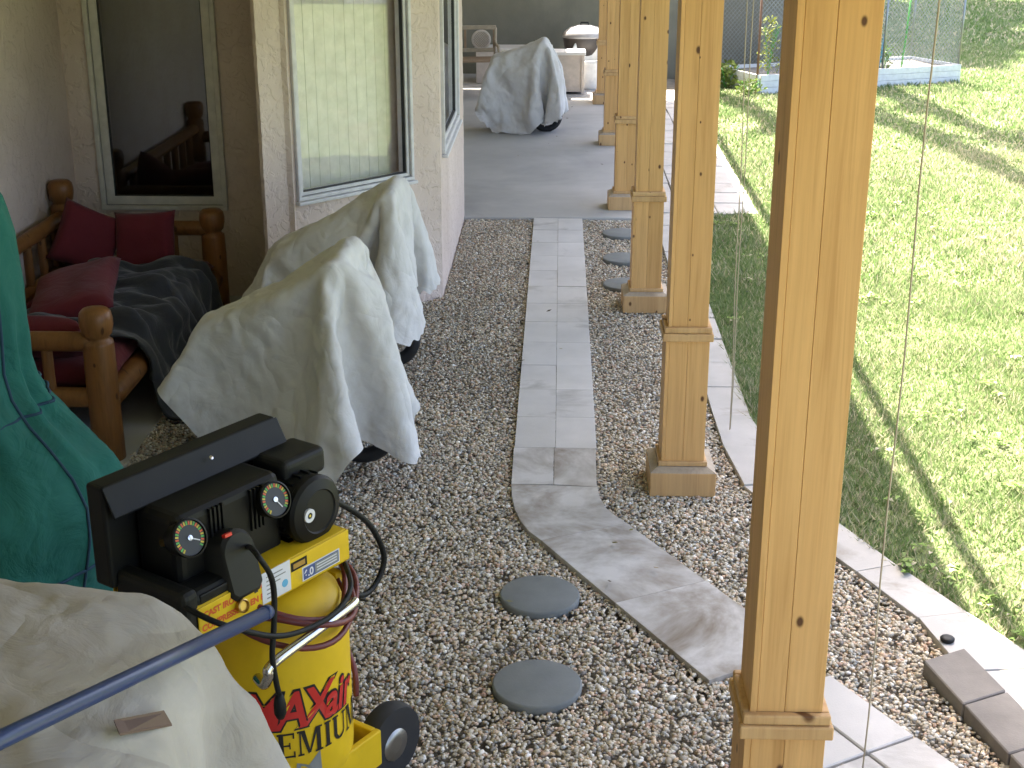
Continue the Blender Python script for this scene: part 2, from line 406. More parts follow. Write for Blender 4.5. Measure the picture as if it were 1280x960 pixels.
stone_m = None
for i, (x, y, lb) in enumerate(((-.034, 4.60, 'round grey stepping stone beside the bend of the pale path'), (-.036, 3.985, 'round grey stepping stone nearest the yellow compressor'), (.53, 10.38, 'round grey stepping stone closest to the concrete patio slab'), (.51, 9.62, 'round grey stepping stone, middle one of three behind the third post'), (.49, 8.93, 'round grey stepping stone just behind the base of the third post'))):
    if stone_m is None: stone_m = MB().lathe([(.0, -.02), (.147, -.02), (.150, .015), (.146, .022), (.0, .0225)], 48).mesh('stepping_stone')
    o = link('stepping_stone', stone_m, 'round_stone', None, i == 0, .004); o.location = (x, y, .002); o.rotation_euler.z = i * 1.3
    tag(o, lb, 'stepping stone', 'round stepping stones in the gravel')
    PATH_POLYS.append([(x + .158 * math.cos(a * .5236), y + .158 * math.sin(a * .5236)) for a in range(12)])

# ------------------------------------------------------------------ house
house = thing('house', 'beige stucco house wall with angled bay and aluminium windows along the porch', 'house')
def wall(name, p0, p1, z0, z1, hole=None, step=.03, thick=.14, rough=.004):
    """stucco sheet from p0 to p1 (outer side on the right of p0->p1), optional window hole (d0, d1, za, zb)"""
    p0, p1 = Vector(p0), Vector(p1); L = (p1 - p0).length; d = (p1 - p0) / L; nrm = Vector((d.y, -d.x))
    us = list(np.linspace(0, L, max(2, int(L / step) + 1))); zs = list(np.linspace(z0, z1, max(2, int((z1 - z0) / step) + 1)))
    def snap(arr, vals):
        for v in vals:
            i = min(range(len(arr)), key=lambda k: abs(arr[k] - v)); arr[i] = v
        return arr
    if hole: us = snap(us, hole[:2]); zs = snap(zs, hole[2:])
    V = []; F = []; nu, nz = len(us), len(zs)
    for z in zs:
        for u in us:
            off = 0
            q = p0 + d * u
            e = hole and hole[0] - 1e-6 <= u <= hole[1] + 1e-6 and hole[2] - 1e-6 <= z <= hole[3] + 1e-6
            if not e: off = rough * .35 * noise.noise(Vector((q.x * 22, q.y * 22, z * 22))) + rough * .6 * noise.noise(Vector((q.x * 60, q.y * 60, z * 60)))
            jit = rough * noise.noise(Vector((q.x * 40 + 9, 3, z * 40))) if 0 < u < L else rough * .9 * noise.noise(Vector((q.x * 40 + 9, 3, z * 75)))
            if e: jit = 0
            q = q + nrm * off + d * jit; V.append((q.x, q.y, z))
    for j in range(nz - 1):
        for i in range(nu - 1):
            uc, zc = (us[i] + us[i + 1]) / 2, (zs[j] + zs[j + 1]) / 2
            if hole and hole[0] < uc < hole[1] and hole[2] < zc < hole[3]: continue
            F.append((j * nu + i, j * nu + i + 1, (j + 1) * nu + i + 1, (j + 1) * nu + i))
    me = bpy.data.meshes.new(name); me.from_pydata(V, [], F)
    o = link(name, me, 'stucco', house, True)
    bm = bmesh.new(); bm.from_mesh(me)
    for ed in bm.edges: ed.smooth = len(ed.link_faces) == 2
    bm.to_mesh(me); bm.free()
    s = o.modifiers.new('thickness', 'SOLIDIFY'); s.thickness = thick; s.offset = -1
    return o
TOP = 2.66
BC = Vector((-.71, 8.667)); BA = R(48); BD = Vector((-math.cos(BA), -math.sin(BA))); BL = BC + BD * 1.36
WX, WY = -3.03, 8.62
wall('wall', (WX, -2.5), (WX, WY - .0), -.05, TOP, None, .06)
wall('wall', (WX, WY), (BL.x + .02, WY), -.05, TOP, (.155, .967, .568, 2.30), .04)
wall('wall', (.25, -.35), (-3.2, -.35), -.05, TOP, None, .08)  # unseen wall behind the camera, added to cut light from the back
wall('wall', BL, BC, -.05, TOP, (.22, 1.122, .80, 2.32), .025, .03, .005)
wall('wall', BC, (BC.x, 10.95), -.05, TOP, (.13, 1.56, .90, 2.32), .03)
wall('wall', (BC.x - .15, 10.951), (-3.2, 10.951), -.05, TOP, None, .1)
wall('wall', (WX - .14, WY + .15), (WX - .14, 20.), -.05, TOP, None, .12)
wall('wall', (BL.x, WY), (BL.x, BL.y + .12), -.05, TOP, None, .1)

def window(p, d, u0, u1, z0, z1, fw, sw, fmat, gmat, depth=.10, blinds=0, inner='interior', sill=0, name='window', room=.95, wide=.05):
    """frame proud of the stucco, sash inside it, gasket, pane, blinds and a dark room behind"""
    p = Vector(p); d = Vector(d).normalized(); nr = Vector((d.y, -d.x)); M = Matrix(((d.x, nr.x, 0, p.x), (d.y, nr.y, 0, p.y), (0, 0, 1, 0), (0, 0, 0, 1)))
    def ring(m, a0, a1, b0, b1, w, y0, y1):
        m.box((a0, y0, b0), (a1, y1, b0 + w), M); m.box((a0, y0, b1 - w), (a1, y1, b1), M)
        m.box((a0, y0, b0 + w), (a0 + w, y1, b1 - w), M); m.box((a1 - w, y0, b0 + w), (a1, y1, b1 - w), M)
    m = MB(); ring(m, u0 + .002, u1 - .002, z0 + .002, z1 - .002, fw, -.09, .022); f = m.build(name, fmat, house, bevel=.004)
    g = .006
    m = MB(); ring(m, u0 + fw + g, u1 - fw - g, z0 + fw + g, z1 - fw - g, sw, -.075, .004); m.build('sash', fmat, f, bevel=.003)
    m = MB(); ring(m, u0 + fw - .001, u1 - fw + .001, z0 + fw - .001, z1 - fw + .001, g + .003, -.06, -.006); m.build('gasket', 'gasket', f)
    a = fw + g + sw
    m = MB(); ring(m, u0 + a - .001, u1 - a + .001, z0 + a - .001, z1 - a + .001, .007, -.03, -.006); m.build('gasket', 'gasket', f)
    m = MB().box((u0 + a, -.024, z0 + a), (u1 - a, -.016, z1 - a), M); m.build('pane', gmat, f)
    if blinds:
        w = (u1 - u0 - 2 * a + .05 + wide) / blinds
        for k in range(blinds):
            x = u0 + a - .05 + w * (k + .5); rm = M @ Matrix.Translation((x, -.16, 0)) @ Matrix.Rotation(R(4 + random.uniform(-2, 2)), 4, 'Z')
            MB().box((-w * .46, -.0012, z0 - .02), (w * .46, .0012, z1), rm).build('blind_slat', 'blind', f)
    m = MB(); x0, x1, y0, y1, w0, w1 = u0 - .06, u1 + .02 + wide, -room, -.142, z0 - .06, z1 + .06
    v = [M @ Vector(q) for q in ((x0, y0, w0), (x1, y0, w0), (x1, y1, w0), (x0, y1, w0), (x0, y0, w1), (x1, y0, w1), (x1, y1, w1), (x0, y1, w1))]
    m.add(v, [(3, 2, 1, 0), (4, 5, 6, 7), (0, 1, 5, 4), (1, 2, 6, 5), (3, 0, 4, 7)]); m.build('room', inner, f)
    if sill: MB().box((u0 - .01, .0, z0 - .02), (u1 + .01, .04, z0 + .0), M).build('sill', fmat, f, bevel=.004)
    return f
window((WX, WY), (1, 0), .155, .967, .568, 2.30, .030, .052, 'frame_beige', 'glass_dark', inner='interior_grey', room=.4)
window(BL, BC - BL, .22, 1.122, .80, 2.32, .022, .020, 'frame_white', 'glass_coated', blinds=13, inner='interior', sill=1, room=.21, wide=.14)
window(BC, (0, 1), .13, 1.56, .90, 2.32, .034, .034, 'frame_white', 'glass_coated', blinds=14, inner='interior', sill=1)

roof = thing('porch_roof', 'porch roof with pale soffit carried by the timber posts', 'roof')
MB().box((-3.25, -2.6, 2.66), (1.17, 19.05, 2.70)).build('soffit', 'soffit', roof)
MB().box((-3.25, 19.052, 2.66), (-.10, 19.99, 2.70)).build('soffit', 'soffit', roof)
MB().add([(-3.25, -2.7, 3.6), (1.15, -2.7, 2.80), (1.15, 19.05, 2.80), (-3.25, 19.05, 3.6), (-3.25, -2.7, 2.702), (1.15, -2.7, 2.702), (1.15, 19.05, 2.702), (-3.25, 19.05, 2.702)],
         [(0, 1, 2, 3), (4, 7, 6, 5), (0, 3, 7, 4), (1, 5, 6, 2), (0, 4, 5, 1), (2, 6, 7, 3)]).build('roof_deck', 'roof_dark', roof)
MB().box((1.171, -2.6, 2.60), (1.195, 19.05, 2.80)).build('fascia', 'cedar_trim', roof)
MB().box((.50, -2.5, 2.44), (.64, 19.0, 2.658)).build('beam', 'cedar_trim', roof)
m = MB().tube([(1.335, -2.6, 2.62), (1.335, 19.05, 2.62)], .032, 10); m.build('shade_roller', 'dull_steel', roof, True)
for i in range(8):
    yy = -2. + i * 2.95; MB().box((1.196, yy, 2.61), (1.335, yy + .02, 2.63)).build('bracket', 'dull_steel', roof)

for c in roof.children:
    for v in c.data.vertices:
        if v.co.x > .9 and not c.name.startswith('bracket'): v.co.x += (v.co.y - 6) * .009

# far wall, its back, and the boards beyond
fw = thing('concrete_wall', 'grey mottled concrete wall in shade at the far end of the porch', 'wall')
ncol = 1
for i in range(ncol):
    x0 = -3.3 + 7.2 * i / ncol; x1 = -3.3 + 7.2 * (i + 1) / ncol
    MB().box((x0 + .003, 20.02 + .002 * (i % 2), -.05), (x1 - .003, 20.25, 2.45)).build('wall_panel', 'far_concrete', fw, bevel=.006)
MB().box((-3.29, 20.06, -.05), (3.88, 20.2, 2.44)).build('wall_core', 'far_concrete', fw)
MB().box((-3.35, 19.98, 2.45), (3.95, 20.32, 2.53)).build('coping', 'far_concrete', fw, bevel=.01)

# ------------------------------------------------------------------ porch posts
def make_post(label):
    t = thing('porch_post', label, 'post', group='timber posts along the porch')
    def shaft(z0, z1, w, dp, cut):
        x0, x1 = -w / 2, w / 2; s = .015
        bd = lambda a, b: MB().box(a, b).build('board', 'cedar', t, bevel=.0009, seg=1)
        bd((x0, 0, z0), (x0 + s, dp, z1)); bd((x1 - s, .0185, z0), (x1, dp, z1))             # side boards run through
        xc = x0 + s + (w - 2 * s) * cut
        bd((x0 + s + .0008, .0015, z0), (xc - .0005, .018, z1)); bd((xc + .0005, .0022, z0), (x1 - .0006, .018, z1))   # two front boards
        bd((x0 + s + .001, dp - .016, z0), (x1 - s - .001, dp - .002, z1))
        MB().box((x0 + s + .0003, .0183, z0), (x1 - s - .0003, dp - .017, z1 - .002)).build('core', 'joint_dark', t)
    shaft(.757, 2.44, .166, .166, .47)
    sh = Matrix.Translation((0, -.010, 0))
    n0 = len(t.children); shaft(.130, .699, .186, .186, .5)
    for c in list(t.children)[-6:]: pass
    for c in [c for c in t.children if max(v.co.z for v in c.data.vertices) < .71]:
        c.data.transform(sh)
    def ring(name, w, z0, z1, bev=.004, mat='cedar_trim', cy=.083):
        a = w / 2; th = .02
        MB().box((-a, cy - a, z0), (a, cy - a + th, z1)).build(name, mat, t, bevel=bev)
        MB().box((-a, cy + a - th, z0), (a, cy + a, z1)).build(name, mat, t, bevel=bev)
        MB().box((-a, cy - a + th + .001, z0), (-a + th, cy + a - th - .001, z1)).build(name, mat, t, bevel=bev)
        MB().box((a - th, cy - a + th + .001, z0), (a, cy + a - th - .001, z1)).build(name, mat, t, bevel=bev)
    ring('collar_trim', .200, .733, .758); ring('collar_trim', .214, .698, .732)
    ring('base_trim', .212, .1285, .150)
    # plinth: a box with a sloped top
    a = .143; cy = .083; b = .108
    m = MB().add([(-a, cy - a, 0), (a, cy - a, 0), (a, cy + a, 0), (-a, cy + a, 0), (-a, cy - a, .110), (a, cy - a, .110), (a, cy + a, .110), (-a, cy + a, .110),
                  (-b, cy - b, .128), (b, cy - b, .128), (b, cy + b, .128), (-b, cy + b, .128)],
                 [(0, 1, 5, 4), (1, 2, 6, 5), (2, 3, 7, 6), (3, 0, 4, 7), (4, 5, 9, 8), (5, 6, 10, 9), (6, 7, 11, 10), (7, 4, 8, 11), (8, 9, 10, 11), (3, 2, 1, 0)])
    m.mi = [0, 0, 0, 0, 1, 1, 1, 1, 1, 0]
    m.build('plinth', ['cedar_trim', 'cedar_grey'], t, bevel=.004)
    return t
posts = [(.547, 2.75, -.035, 'large cedar porch post nearest the camera, its collar low in the picture'),
         (.578, 5.60, 0, 'second cedar porch post, square plinth standing in gravel left of the shaded lawn'),
         (.588, 8.37, 0, 'third cedar porch post, standing in the gravel near the round stones'),
         (.598, 11.21, .022, 'fourth cedar porch post, at the front edge of the concrete slab'),
         (.610, 14.23, .022, 'fifth cedar porch post, on the concrete slab beside the covered bike'),
         (.618, 17.10, .022, 'farthest cedar porch post, on the slab next to the sunlit patch')]
p0 = None
for x, y, z, lb in posts:
    p = p0 = make_post(lb) if p0 is None else p0
    if y != posts[0][1]: p = copy_tree(p0); p['label'] = lb
    p.location = (x, y, z)

# shade cords
def cord(label, strands):
    t = thing('shade_cord', label, 'cord', group='thin cords hanging from the eave')
    for a, b in strands:
        pts = [(a[0] + (b[0] - a[0]) * k / 12 + .003 * math.sin(k * 1.3), a[1] + (b[1] - a[1]) * k / 12, a[2] + (b[2] - a[2]) * k / 12) for k in range(13)]
        MB().tube(pts, .0026, 6).build('strand', 'cord', t, True)
cord('single thin cord hanging in front of the lawn right of the near post', [((.93, 3.50, 2.66), (.93, 3.49, .02))])
cord('pair of thin cords hanging just right of the second post', [((.832, 6.27, 2.66), (.868, 6.27, .03)), ((.868, 6.28, 2.66), (.872, 6.28, .03))])

# ------------------------------------------------------------------ gravel (real pebbles) and grass blades
def clumpy(P, s, seed):
    return np.array([noise.noise(Vector((x * s, y * s, seed))) for x, y in P])
def gravel():
    rng = np.random.default_rng(3)
    t = (1 + 5 ** .5) / 2
    iv = np.array([(-1, t, 0), (1, t, 0), (-1, -t, 0), (1, -t, 0), (0, -1, t), (0, 1, t), (0, -1, -t), (0, 1, -t), (t, 0, -1), (t, 0, 1), (-t, 0, -1), (-t, 0, 1)]) / math.hypot(1, t)
    fc = np.array([(0, 11, 5), (0, 5, 1), (0, 1, 7), (0, 7, 10), (0, 10, 11), (1, 5, 9), (5, 11, 4), (11, 10, 2), (10, 7, 6), (7, 1, 8), (3, 9, 4), (3, 4, 2), (3, 2, 6), (3, 6, 8), (3, 8, 9), (4, 9, 5), (2, 4, 11), (6, 2, 10), (8, 6, 7), (9, 8, 1)])
    P = np.concatenate([np.stack([rng.uniform(-1.96, 1.7, 265000), rng.uniform(2.2, 10.9, 265000)], 1)])
    bound = [(-1.96, 2.2), (2.0, 2.2)] + [(x + .012, y) for x, y in KERB_IN] + [(.84, 10.9), (-.70, 10.9), (-.70, 8.66), (-1.96, 7.2)]
    ok = in_poly(P, bound)
    for q in PATH_POLYS:
        c = np.mean(q, 0); ok &= ~in_poly(P, [(c[0] + (x - c[0]) * .99, c[1] + (y - c[1]) * .99) for x, y in q])
    P = P[ok]; n = len(P)
    size = rng.lognormal(math.log(.0075), .25, n).clip(.0042, .014)
    S = np.stack([rng.uniform(.85, 1.5, n), rng.uniform(.7, 1.05, n), rng.uniform(.45, .8, n)], 1) * size[:, None]
    a = rng.uniform(0, 2 * np.pi, n); b = rng.normal(0, .45, n); hz = rng.uniform(-.009, .003, n) + .005 * clumpy(P, 1.9, 3.)
    pal = np.array([(.46, .395, .295), (.53, .47, .365), (.68, .63, .53), (.35, .305, .235), (.50, .365, .265), (.57, .435, .30), (.20, .18, .155), (.37, .365, .33), (.43, .28, .20), (.74, .71, .65)])
    k = rng.choice(len(pal), n, p=[.2, .18, .09, .15, .1, .09, .08, .07, .02, .02])
    col = pal[k] * rng.uniform(.94, 1.30, (n, 1)) * (1 + .16 * clumpy(P, 2.6, 8.))[:, None]
    ov = np.array([(1, 0, 0), (-1, 0, 0), (0, 1, 0), (0, -1, 0), (0, 0, 1), (0, 0, -1)]) * 1.0
    of = np.array([(0, 2, 4), (2, 1, 4), (1, 3, 4), (3, 0, 4), (2, 0, 5), (1, 2, 5), (3, 1, 5), (0, 3, 5)])
    Vs, Fs, Cs, base = [], [], [], 0
    for near, vv, ff in ((True, iv, fc), (False, ov, of)):          # rounder stones close by
        m = (P[:, 1] < 6.6) == near; q = int(m.sum()); nv = len(vv)
        V = vv[None] * (1 + rng.normal(0, .11, (q, nv, 1))) * S[m][:, None]
        ca, sa, cb, sb = np.cos(a[m]), np.sin(a[m]), np.cos(b[m]), np.sin(b[m]); x, y, z = V[..., 0], V[..., 1], V[..., 2]
        y, z = y * cb[:, None] - z * sb[:, None], y * sb[:, None] + z * cb[:, None]
        x, y = x * ca[:, None] - y * sa[:, None], x * sa[:, None] + y * ca[:, None]
        Vs.append(np.stack([x + P[m][:, None, 0], y + P[m][:, None, 1], z + hz[m][:, None]], 2).reshape(-1, 3))
        Fs.append((ff[None] + nv * np.arange(q)[:, None, None]).reshape(-1, 3) + base); Cs.append(np.repeat(col[m], nv, 0)); base += q * nv
    me = fast_mesh('gravel', np.concatenate(Vs), np.concatenate(Fs), np.concatenate(Cs)); o = link('gravel', me, 'pebbles', None, True)
    tag(o, 'mixed tan and grey river gravel filling the porch floor', 'gravel', None, 'stuff')
gravel()

def grass():
    rng = np.random.default_rng(11)
    poly = LAWN_EDGE[1:] + [(1.73, 19.9), (3.95, 19.95), (3.95, 42), (16, 42), (16, 14), (6.0, 3.0)]
    out = []
    for n, y0, y1, w, h in ((170000, 3.4, 9, .0042, .045), (120000, 9, 14, .007, .05), (110000, 14, 24, .012, .055), (60000, 24, 42, .03, .07)):
        xm = {3.4: 4.2, 9: 6.5, 14: 11., 24: 16.}[y0]
        P = np.stack([rng.uniform(.9, xm, n), rng.uniform(y0, y1, n)], 1); P = P[in_poly(P, poly)]
        out.append((P, w, h))
    Vs = []; Cs = []
    for P, w, h in out:
        n = len(P); cl = clumpy(P, 1.7, 1.) ; dry = clumpy(P, .55, 5.) + .6 * clumpy(P, 4., 9.)
        a = rng.uniform(0, 2 * np.pi, n); ww = w * rng.uniform(.6, 1.4, n); hh = h * rng.uniform(.45, 1.25, n) * (1 + .7 * cl)
        lean = rng.normal(0, .55, (n, 2)) * hh[:, None]
        base = np.concatenate([P, np.full((n, 1), -.004)], 1); d = np.stack([np.cos(a), np.sin(a), np.zeros(n)], 1) * ww[:, None]
        tip = base + np.concatenate([lean, hh[:, None]], 1)
        Vs.append(np.stack([base - d, base + d, tip], 1).reshape(-1, 3))
        g = np.array([.105, .19, .05]); g2 = np.array([.25, .305, .15]); s = np.array([.46, .43, .29])
        f = rng.uniform(0, 1, (n, 1)); c = g * (1 - f) + g2 * f
        st = (rng.uniform(0, 1, n) < (.30 + .32 * dry + .20 * np.clip(P[:, 0] - 2.0, -1, .4) - .02 * np.clip(P[:, 1] - 12, 0, 10)).clip(.02, .7))[:, None]  # less straw near kerb and far off: shade put into the blade colour
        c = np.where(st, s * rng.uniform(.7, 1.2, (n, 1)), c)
        Cs.append(np.repeat(c, 3, 0))
    V = np.concatenate(Vs); n = len(V) // 3
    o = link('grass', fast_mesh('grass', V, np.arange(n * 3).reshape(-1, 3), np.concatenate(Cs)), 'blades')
    tag(o, 'mown lawn grass, part in sun and part in shade', 'grass', None, 'stuff')
    # broad leaved weeds in the lawn
    V = []; C = []
    for k in range(420):
        y = 4.2 + 20 * rng.uniform() ** 1.5; x = rng.uniform(1.1, 1.6 + y * .42)
        if not in_poly(np.array([(x, y)]), poly)[0] or (y > 17.5 and x < 6): continue
        r = rng.uniform(.03, .10)
        for j in range(rng.integers(6, 22)):
            a = rng.uniform(0, 6.28); rr = r * rng.uniform(0, 1); px, py = x + rr * math.cos(a), y + rr * math.sin(a); s = rng.uniform(.012, .026); b = rng.uniform(0, 6.28); z = rng.uniform(.02, .05)
            V += [(px, py, z), (px + s * math.cos(b - .5), py + s * math.sin(b - .5), z + .01), (px + 1.7 * s * math.cos(b), py + 1.7 * s * math.sin(b), z + .004), (px + s * math.cos(b + .5), py + s * math.sin(b + .5), z + .01)]
            c = np.array((.15, .25, .045)) * rng.uniform(.7, 1.3) if rng.uniform() > .12 else np.array((.45, .42, .30))
            C += [c] * 4
    V = np.array(V); n = len(V) // 4
    o = link('lawn_weeds', fast_mesh('lawn_weeds', V, np.arange(n * 4).reshape(-1, 4), np.array(C)), 'leaves')
    tag(o, 'scattered broad leaved weeds in the lawn', 'weeds', None, 'stuff')
grass()

def litter():
    rng = np.random.default_rng(21); V = []; C = []
    for k in range(90):
        x, y = (rng.uniform(-.7, 1.5), rng.uniform(2.6, 10.8)) if k < 60 else (rng.uniform(-.6, 1.6), rng.uniform(11, 17))
        z = .032; a = rng.uniform(0, 6.28); s = rng.uniform(.006, .02); d = np.array((math.cos(a), math.sin(a), rng.uniform(-.1, .4))); e = np.array((-math.sin(a), math.cos(a), rng.uniform(-.3, .3))); p = np.array((x, y, z))
        V += [p, p + d * s + e * s * .45, p + d * 2 * s, p + d * s - e * s * .45]; C += [np.array([(.10, .07, .04), (.06, .05, .04), (.22, .20, .08), (.30, .24, .15)][rng.integers(4)])] * 4
    o = link('leaf_litter', fast_mesh('leaf_litter', np.array(V), np.arange(len(V)).reshape(-1, 4), np.array(C)), 'leaves'); tag(o, 'scattered dry leaf bits and debris on the paving', 'litter', None, 'stuff')
litter()

